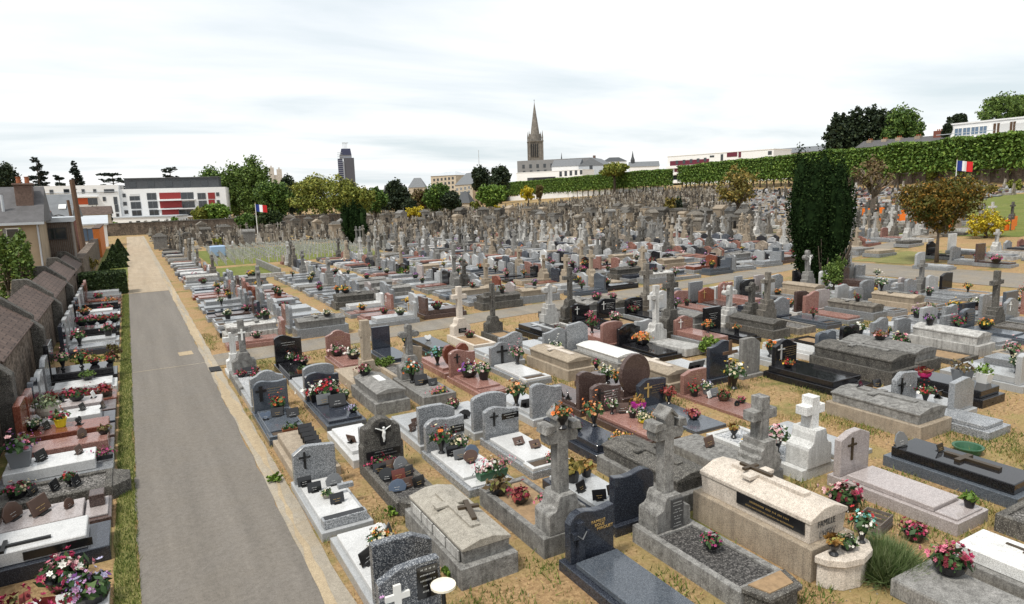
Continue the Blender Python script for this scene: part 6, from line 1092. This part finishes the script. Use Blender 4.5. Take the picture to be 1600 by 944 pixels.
# cedars with layered branches
def cedar(label, px, ytop, ybot, wpx, z, n=9, cone=.35):
    c = cw(px, ybot, z); h = cw(px, ytop, z).z; rx = wpx*z/FPX/2; rg = random.Random(int(px)); lobes = []; b = MB(); b.tube([(0,0,0),(.1,0,h*.5),(0,0,h*.99)], [.5,.32,.06], 7)
    for k in range(n):
        q = k/(n-1); zz = h*(.42+.56*q); rr = rx*(1-q*(1-cone))*rg.uniform(.8,1.1)
        for j in range(5 if k < n-2 else 3):
            a = rg.uniform(0, 6.283); L = rr*rg.uniform(.55,.95); lobes.append((math.cos(a)*L*.6, math.sin(a)*L*.6, zz+rg.uniform(-.5,.6), rr*.45, rr*.45, h*.035)); b.tube([(0,0,zz-.8),(math.cos(a)*L,math.sin(a)*L,zz+.1)], [.12,.03], 4)
    lobes.append((0,0,h*.98,rx*.12,rx*.12,h*.03)); SEED[0] += 1; rng = np.random.default_rng(SEED[0])
    t = thing('cedar_tree', label, 'tree', (c.x, c.y, 0), 0, 'cedars on the left skyline'); part(b, 'trunk', 'bark', t); link('crown', mesh_np('crown', leaves(rng, crown_pts(rng, lobes, 6500, .9), .6, .4), 'leaf_cedar'), t)
cedar('tall layered cedar with spread branches on the left skyline', 63, 247, 300, 48, 205); cedar('narrow layered cedar right of the tall one', 121, 254, 295, 34, 205, 10, .3); cedar('flat topped cedar behind the white flats', 178, 271, 295, 52, 215, 5, .8); cedar('cedar rising over the grey top storey', 268, 265, 292, 46, 215, 5, .7); cedar('small cedar tip behind the left flats', 95, 277, 300, 24, 200, 5, .6)
# dark upright yews
def yew(label, x, y, h, r, n=15, leaf=.085, npts=15000, mat='leaf_yew', low=.36):
    rg = random.Random(int(x*10)); lobes = []
    for k in range(n):
        a = 6.283*k/n*2.4; q = r*(.0 if k == 0 else rg.uniform(.3,.7)); hh = h*(.99 if k == 0 else rg.uniform(.74,.98))
        lobes.append((math.cos(a)*q, math.sin(a)*q, hh*.62, r*.3, r*.3, hh*.38)); lobes.append((math.cos(a)*q*.72, math.sin(a)*q*.72, hh*low, r*.3, r*.3, hh*low*.95))
    t = tree('yew_tree', label, (x, y, ter(x, y)), lobes, npts, leaf, mat, h*.35, r*.16, group=None, nl=4, thick=.16, spread=r*.5)
    b = MB()
    for l in lobes: b.lathe([(max(.01, l[3]*.86*math.sqrt(max(0, 1-q*q))), l[2]+l[5]*.9*q) for q in np.linspace(-1,1,9)], 8, (l[0]*.93, l[1]*.93, 0))
    part(b, 'inner_crown', mat, t); return t
yew('large dark upright yew between the grave rows on the right', 33.2, 23.9, 7.45, 2.0, 17, .10, 52000)
b = MB(); rg = random.Random(9)
for k in range(16):
    a = rg.uniform(3.4, 5.6); b.tube([(33.2+.6*math.cos(a), 23.7+.6*math.sin(a), 0), (33.2+1.5*math.cos(a)+rg.uniform(-.2,.2), 23.7+1.4*math.sin(a), rg.uniform(1.2,2.8))], [.05,.02], 5)
t = thing('dead_shrub', 'bare reddish brown twigs of a dead shrub before the large yew', 'shrub', (0, 0, 0)); part(b, 'stem', 'bark_pale', t)
yew('smaller dark clipped yew far behind the soldiers graves', 23.3, 78.5, 5.0, 1.7, 11, .16, 14000, low=.4)
def pxtree(px, ybase): # ground point seen at a pixel, by marching over the terrain
    d = _f+_r*(px-800)/FPX+_u*(472-ybase)/FPX
    for s in np.arange(4, 420, .5):
        p = np.array((0,0,H))+d*s
        if p[2] <= ter(p[0], p[1]): return float(p[0]), float(p[1]), float(p@_f if False else (p-np.array((0,0,H)))@_f)
    return float(p[0]), float(p[1]), 400.
x, y, z = pxtree(1463, 412); s = z/FPX
tree('maple_tree', 'umbrella shaped maple with reddish green crown by the side road', (x, y, ter(x, y)), [(0,0,92*s,50*s,50*s,26*s),(-38*s,0,84*s,28*s,28*s,18*s),(38*s,5*s,88*s,28*s,28*s,18*s),(5*s,-20*s,110*s,36*s,36*s,22*s),(-20*s,20*s,104*s,30*s,30*s,20*s),(24*s,10*s,112*s,28*s,28*s,18*s),(0,0,64*s,24*s,24*s,16*s),(50*s,-10*s,98*s,18*s,18*s,12*s),(-54*s,-8*s,96*s,16*s,16*s,12*s)], 17000, .13, 'leaf_maple', 52*s, 2.6*s, bark='bark_pale', nl=8, spread=50*s)
x, y, z = pxtree(1152, 352); s = z/FPX
tree('golden_tree', 'small tree with sparse golden olive leaves in mid slope', (x, y, ter(x, y)), [(0,0,58*s,30*s,30*s,26*s),(-14*s,0,44*s,18*s,18*s,14*s),(14*s,4*s,46*s,18*s,18*s,14*s),(0,5*s,76*s,20*s,20*s,14*s)], 2300, .30, 'leaf_gold', 34*s, 3*s, nl=8, thick=.9)
x, y, z = pxtree(1362, 352); s = z/FPX
tree('bare_tree', 'half bare tree with thin brownish leaves left of the maple', (x, y, ter(x, y)), [(0,0,86*s,32*s,32*s,30*s),(-16*s,0,70*s,20*s,20*s,18*s),(18*s,0,78*s,20*s,20*s,20*s)], 900, .26, 'leaf_brown', 50*s, 4*s, nl=12, thick=.95, bark='bark_pale', spread=30*s)
def shrub(label, px, ybase, wpx, hpx, mat, n=1500, leaf=None, name='shrub', xy=None):
    if xy: x, y = xy; z = float((np.array((x, y, ter(x, y)-H)))@_f)
    else: x, y, z = pxtree(px, ybase)
    s = z/FPX; r = wpx*s/2; h = hpx*s; rg = random.Random(int(px))
    return tree(name, label, (x, y, ter(x, y)), [(0,0,h*.52,r*.75,r*.75,h*.46)]+[(r*.5*math.cos(a),r*.5*math.sin(a),h*rg.uniform(.4,.7),r*.45,r*.45,h*.3) for a in (0,1.3,2.6,3.9,5.2)], n, leaf or max(.05, z*.0026), mat, h*.3, max(.02, r*.08), cat='shrub', nl=4)
shrub('bright yellow shrub on the lawn beside the maple', 1540, 372, 60, 46, 'leaf_yellow', 3000); shrub('golden yellow rounded bush among the far old crosses', 648, 347, 40, 26, 'leaf_yellow', 1800); shrub('golden green conifer shrub in mid slope', 1050, 342, 28, 34, 'leaf_gold', 1500); shrub('dark conical conifer beside the golden green one', 1061, 342, 12, 34, 'leaf_dark', 700)
shrub('round clipped golden shrub before the lime row', 826, 318, 24, 28, 'leaf_yellow', 1200); shrub('brown leafed shrub right of the round golden one', 843, 318, 14, 30, 'leaf_brown', 700); shrub('small yellow green shrub near the pavilion', 743, 331, 18, 18, 'leaf_lime', 600); shrub('tiny yellow shrub among far chapels', 775, 333, 12, 12, 'leaf_yellow', 400)
shrub('pale variegated conifer before the right flag', 1455, 292, 16, 40, 'leaf_lime', 800); shrub('yellow green shrub at the right wall', 1585, 300, 30, 20, 'leaf_lime', 900); shrub('flowering cream shrub right of the maple crown', 1545, 305, 30, 16, 'leaf_gold', 700)
shrub('dark green ivy mound at the foot of the large yew', 1302, 462, 38, 60, 'leaf_mid', 1800); shrub('green rhododendron beside the ragged stone stele', 600, 578, 42, 20, 'leaf_mid', 1600); shrub('green shrub left of the tall navy headstone', 1108, 560, 40, 34, 'leaf_bright', 1500); lav = thing('lavender_bush', 'spiky green lavender clump growing from the bare earth by the concrete slab', 'shrub', (8.98, 5.22, 0)); rng = np.random.default_rng(77); n = 9000; d_ = rng.normal(size=(n,3)); d_[:,2] = abs(d_[:,2])*1.1+.25; d_ /= np.linalg.norm(d_, axis=1)[:,None]; L_ = rng.uniform(.22,.5,n)[:,None]; P0 = d_*rng.uniform(.05,.3,(n,1))*[1.1,1.1,.6]+rng.normal(size=(n,3))*[.12,.12,.0]; P0[:,2] = abs(P0[:,2]); P1 = P0+d_*L_*[.8,.8,.95]; sd2 = np.cross(d_, rng.normal(size=(n,3))); sd2 /= np.linalg.norm(sd2, axis=1)[:,None]; V = np.empty((n,3,3)); V[:,0] = P0-sd2*.007; V[:,1] = P0+sd2*.007; V[:,2] = P1; link('crown', mesh_np('crown', V.reshape(-1,3), 'leaf_lavender', 3), lav); part(MB().tube([(0,0,0),(0,0,.2)], [.1,.05], 6), 'stem', 'bark', lav); shrub('yellow green shrub bed along the wall between black and grey graves', 145, 572, 50, 16, 'leaf_lime', 1500, xy=(-1.7, 27.4)); shrub('brownish dry shrub at the lane end of the shrub bed', 188, 568, 26, 26, 'leaf_brown', 900, xy=(-.95, 27.6)); shrub('green shrub among crosses at mid field', 640, 432, 40, 18, 'leaf_mid', 900); shrub('small bright shrub in the old quarter near the lane', 340, 385, 16, 14, 'leaf_lime', 400)
for k, (px, py, lb) in enumerate(((615,822,'green weed tuft beside the gravel kerb tomb'),(430,760,'green weed tuft beside the beige grave by the lane'),(1098,600,'small weed tuft before the pale headstone'),(1330,755,'green weeds at the base of the black two step slab'),(1375,780,'second clump of weeds at the black two step slab'),(160,862,'weed clump at the foot of the white slab with lying cross'),(700,905,'weed tuft near the beige tomb'))): shrub(lb, px, py, 26, 14, 'leaf_bright', 350, .045)
# ivy columns on the cream house
for k, (px, top, wp) in enumerate(((12,366,34),(40,362,32))):
    c = cw(px, 445, 33); h0 = cw(px, top, 33).z; r = wp*33/FPX/2
    tree('ivy_column', f'column of green ivy behind the wall, {["left one","right one"][k]} before the cream house', (c.x, c.y, 0), [(0,0,h0*.52,r,r,h0*.47),(0,0,h0*.8,r*.8,r*.8,h0*.18)], 2600, .13, 'leaf_mid', h0*.4, .1, cat='ivy', group='ivy columns', thick=.3)
shrub('orange brown creeper along the top of the far wall', 152, 398, 36, 34, 'leaf_gold', 900, xy=(-3.2, 62))
# topiary and hedge on the lawn left of the lane
def topi(label, x, y, r, h):
    SEED[0] += 1; rng = np.random.default_rng(SEED[0]); q = rng.random(2400)**.6; a = rng.random(2400)*6.283; rr = r*q*(.93+.09*rng.random(2400)); P = np.stack([rr*np.cos(a), rr*np.sin(a), h*(1-q)], 1); t = thing('topiary_cone', label, 'topiary', (x, y, 0), 0, 'clipped cones on the lawn'); part(MB().lathe([(r*.9,.05),(r*.05,h*.93)], 12), 'trunk', 'leaf_hedge_dark', t); link('crown', mesh_np('crown', leaves(rng, P, .15), 'leaf_hedge_dark'), t)
topi('large clipped cone on the lawn, second from the hedge', -1.35, 69, 1.0, 2.1); topi('small clipped cone nearest the box hedge', -1.95, 60.5, .62, 1.2); topi('far clipped cone at the lawn end', -1.1, 84, .9, 1.9); topi('low clipped cone beyond the large one', -.95, 76, .7, 1.4)
SEED[0] += 1; rng = np.random.default_rng(7); P = rng.random((7000,3))*[2.4,1.7,1.35]; f_ = rng.integers(0,3,7000); P[f_==0,2] = 1.35; P[f_==1,1] = rng.choice([0,1.7],(f_==1).sum()); P[f_==2,0] = rng.choice([0,2.4],(f_==2).sum()); P += rng.normal(size=P.shape)*.03
t = thing('box_hedge', 'dark clipped box hedge closing the wall row of graves', 'hedge', (-2.9, 48.4, 0)); part(MB().box(.05,2.35,.05,1.65,0,1.3), 'trunk', 'leaf_hedge_dark', t); link('crown', mesh_np('crown', leaves(rng, P, .11), 'leaf_hedge_dark'), t)
# the clipped lime rows, every tree a thing
def lime_mesh(seed, w_, d, z0, z1):
    rng = np.random.default_rng(seed); n = 3600; P = rng.random((n,3))*[w_,d,z1-z0]-[w_/2,d/2,-z0]; f_ = rng.integers(0,5,n); P[f_==0,2] = z1-.05; P[f_<=2,1] = np.where(f_[f_<=2]==0, P[f_<=2,1], -d/2); P += rng.normal(size=P.shape)*.12; P[:,2] -= (rng.random(n) < .14)*rng.random(n)*1.6; P = P[~((P[:,2] < 5.2) & (rng.random(n) < .45) & (np.sin(P[:,0]*2.6+seed)+np.sin(P[:,2]*2.1+seed*2) > .3))]
    return mesh_np('crown', leaves(rng, P, .4), 'leaf_hedge')
Ls = []
for i in range(4):
    Ls.append(lime_mesh(40+i, 3.6, 2.6, 2.7, 8.0))
lb_ = MB(); lb_.tube([(0,0,-1),(.05,0,2.2),(0,0,5.5)], [.26,.2,.1], 7); lb_.tube([(0,0,2),(-1.2,0,4.2)], [.13,.05], 5); lb_.tube([(0,0,2.1),(1.2,0,4.3)], [.13,.05], 5); lbm = lb_.mesh('trunk', 'bark')
hr = random.Random(12)
def lime_row(a0, b0, step, words):       # a0, b0: pixel x, base y, top y, depth of the row's two ends
    A, B = cw(a0[0], a0[1], a0[3]), cw(b0[0], b0[1], b0[3]); hA, hB = cw(a0[0], a0[2], a0[3]).z, cw(b0[0], b0[2], b0[3]).z
    d = B-A; n = int(d.xy.length/step); a = math.atan2(d.y, d.x)
    for k in range(n+1):
        p = A+d*(k/n); g0 = ter(p.x, p.y); s = (hA+(hB-hA)*k/n-g0)/8.0
        t = thing('lime_tree', f'{words}, clipped box shaped in an unbroken green row', 'tree', (p.x, p.y, g0), a, 'clipped limes: '+words); t.scale = (step/3.3*hr.uniform(.86,1.04), hr.uniform(.85,1.1), s*hr.uniform(.955,1.02)); link('trunk', lbm, t); link('crown', Ls[(k*3+k//4) % 4], t)
lime_row((1640,272,203,98), (1066,292,260,228), 3.4, 'lime of the right row before the flats')
lime_row((1040,292,265,222), (772,311,288,350), 4.0, 'lime of the far row below the church')
def farhero(px, py, rot, hs, hm, hh, label, W=1.0, st='modern', fl=None):
    x, y, z = pxtree(px, py); q = grave(x, y+1.0, rot, W, 2.1, st, hm, label, group='graves beside the maple', hs=hs, hm=hm, hh=hh, bm='granite_grey')
    if fl: deco(q, fl[1], -.3, 'bowl', fl[0], 'flower bowl on the '+label, sc_=1.7)
farhero(1486, 424, 0, 'clip', 'granite_light', .8, 'pale grey clipped headstone on dry grass below the maple'); farhero(1499, 406, 0, 'ogee', 'granite_black', .95, 'black ornate headstone right of the maple trunk'); farhero(1532, 398, 0, 'rect', 'marble_white', 1.15, 'white streaked upright headstone right of the black ornate one')
farhero(1542, 416, 0, 'swell', 'granite_grey', .9, 'wide grey headstone in front of the white streaked one', 1.1, 'modern', (['crimson','pink'], .5)); farhero(1584, 419, 0, 'rect', 'granite_brown', 1.15, 'tall dark red brown headstone near the frame edge', 1.0, 'modern', (['pink','magenta'], -.6)); farhero(1440, 386, 90, None, 'stone_dark', .8, 'long dark kerb stone beside the road left of the maple', 1.2, 'tier')
farhero(1377, 378, 0, 'wave', 'granite_grey', .9, 'grey wave headstone behind the road, left of its twin'); farhero(1394, 378, 0, 'wave', 'granite_grey', .9, 'grey wave headstone behind the road with dark cross wreath, right twin'); farhero(1415, 376, 0, 'arch', 'granite_pink', .85, 'reddish arched headstone behind the road below the orange netting'); farhero(1395, 402, 90, None, 'stone_beige', .8, 'long beige kerb grave along the road edge', 1.3, 'tier'); farhero(1362, 398, 90, None, 'concrete', .8, 'concrete kerb grave at the road corner by the yew', 1.3, 'tier')
# orange mesh markers and stones on the upper lawn
rg = random.Random(4)
for k in range(26):
    px = 1350+rg.uniform(0,250); py = rg.uniform(338,366); x, y, z = pxtree(px, py); t = thing('orange_netting', 'strip of orange safety netting standing on the upper lawn', 'netting', (x, y, ter(x, y)), rg.uniform(-.6,.3), 'orange netting strips on the lawn'); w_ = rg.uniform(.3,.5)
    part(MB().box(-w_,w_,-.03,.03,.05,rg.uniform(.8,1.3)), 'netting', 'orange_mesh', t); part(MB().box(-w_-.03,-w_,-.03,.03,0,1.2), 'post', 'wood_brown', t)
t = thing('water_tank', 'pale blue plastic water tank beyond the bright lawn', 'tank', (13.5, 72, 0)); x, y, z = pxtree(341, 402); t.location = (x, y, 0); part(MB().box(-.7,.7,-.5,.5,.1,1.15), 'tank', 'tank_blue', t, .08); part(MB().box(-.75,.75,-.55,.55,0,.12), 'pallet', 'wood_grey', t)
# odds and ends on the bare earth
t = thing('wooden_crate', 'small empty wooden crate on the bare earth beside the cream tomb', 'crate', (10.05, 6.05, 0), R(12))
for k in range(3):
    for q, nm in (((-.27,.27,-.2,-.185),'slat'),((-.27,.27,.185,.2),'slat'),((-.27,-.255,-.184,.184),'slat'),((.255,.27,-.184,.184),'slat')): part(MB().box(q[0],q[1],q[2],q[3],.02+.075*k,.075+.075*k), nm, 'wood_grey', t)
part(MB().box(-.25,.25,-.18,.18,0,.02), 'bottom', 'wood_grey', t)
flowers(10.25, 5.5, 0, 'bowl', ['crimson','burgundy','pink'], 'small crimson flower bowl on the earth right of the lavender', sc_=.9, seed=2); flowers(10.3, 6.75, 0, 'bowl', ['burgundy','crimson','palepink'], 'burgundy and pink flower mound on the ground beside the cream tomb', sc_=1.35, seed=1, dens=1.3)
t = thing('green_tray', 'round green plastic tray lying on the dry grass', 'tray', (14.6, 6.9, 0)); part(MB().lathe([(.22,0),(.26,.12),(.29,.13),(.29,.15),(.24,.14),(.2,.03)], 16), 'tray', 'pot_green', t)
t = thing('drain_grate', 'iron drain grate at the lane edge by the crossing path', 'drain', (2.04, 24.1, .016))
for k in range(9): part(MB().box(-.16,.16,-.34+.075*k,-.30+.075*k,0,.02), 'bar', 'metal_dark', t)
part(MB().box(-.18,.18,-.38,.36,-.01,.004), 'frame', 'black_paint', t)
# ------------------------------------------------------------ grass on the ground near the camera
FOOT = [(o.location.x, o.location.y, .62, 1.3) if abs(math.cos(o.rotation_euler.z)) > .5 else (o.location.x, o.location.y, 1.3, .62) for o in col.objects if o.parent is None and o.get('category') in ('grave','cross grave') and o.location.length < 40]
fx = np.array(FOOT)
def grass(name, label, mat, n, box, h, seed, thresh, mask_seed, nc):
    rng = np.random.default_rng(seed); x = rng.uniform(box[0], box[1], n); y = box[2]+(box[3]-box[2])*rng.random(n)**1.5
    rm = np.random.default_rng(mask_seed); cl = np.stack([rm.uniform(box[0], box[1], nc), rm.uniform(box[2], box[3], nc)], 1); cr = rm.uniform(.25, .9, nc)
    keep = np.zeros(n, bool)
    for (a, b), r in zip(cl, cr): keep |= ((x-a)**2+(y-b)**2) < (r*rng.uniform(.3,1,n))**2
    keep |= rng.random(n) < thresh
    keep |= (x < 2.55) & (rng.random(n) < .4)
    keep &= (x > 2.22) & ~((y > 24.3+.13*(x-2.3)) & (y < 27.2+.13*(x-2.3)))
    for (a, b, c, d) in FOOT: keep &= ~((abs(x-a) < c*.86) & (abs(y-b) < d*.9))
    x, y = x[keep], y[keep]; m = len(x); a = rng.uniform(0, 6.283, m); hh = h*rng.uniform(.4,1.2,m); w_ = .008*rng.uniform(.7,1.6,m); lx, ly = rng.normal(0,.5,m)*hh, rng.normal(0,.5,m)*hh; z = np.zeros(m)-.004
    V = np.empty((m,3,3)); V[:,0] = np.stack([x-w_*np.cos(a), y-w_*np.sin(a), z], 1); V[:,1] = np.stack([x+w_*np.cos(a), y+w_*np.sin(a), z], 1); V[:,2] = np.stack([x+lx, y+ly, z+hh], 1)
    tag(link(name, mesh_np(name, V.reshape(-1,3), mat, 3)), label, 'grass', None, 'stuff')
grass('dry_grass', 'short dry straw coloured grass between the graves', 'dry_grass', 330000, (2.2,26,4,31), .085, 1, .04, 5, 150)
grass('green_grass', 'patches of green grass between the graves', 'green_grass', 260000, (2.2,26,4,31), .10, 2, .025, 9, 230)
rng = np.random.default_rng(3); n = 26000; y = 4+44*rng.random(n)**1.5; x = rng.uniform(-.74,-.4,n); a = rng.uniform(0,6.283,n); hh = .06*rng.uniform(.5,1.4,n); V = np.empty((n,3,3)); V[:,0] = np.stack([x-.006*np.cos(a), y-.006*np.sin(a), 0*x], 1); V[:,1] = np.stack([x+.006*np.cos(a), y+.006*np.sin(a), 0*x], 1); V[:,2] = np.stack([x+rng.normal(0,.4,n)*hh, y+rng.normal(0,.4,n)*hh, hh], 1)
tag(link('verge_grass', mesh_np('verge_grass', V.reshape(-1,3), 'green_grass', 3)), 'green grass blades on the verge left of the lane', 'grass', None, 'stuff')
rng = np.random.default_rng(8); n = 5000; x = rng.uniform(2.2,22,n); y = 4.5+18*rng.random(n)**1.6; b = MB()
for k in range(n):
    if any(abs(x[k]-q[0]) < q[2]*.9 and abs(y[k]-q[1]) < q[3]*.9 for q in FOOT): continue
    r = .006+.014*rng.random()**3; b.add([(x[k]-r,y[k],0),(x[k]+r*.6,y[k]-r,0),(x[k]+r*.5,y[k]+r,0),(x[k],y[k],r*1.1)], [(0,1,3),(1,2,3),(2,0,3)])
tag(link('pebbles', b.mesh('pebbles', 'far_old')), 'loose pebbles on the sandy earth', 'pebbles', None, 'stuff')
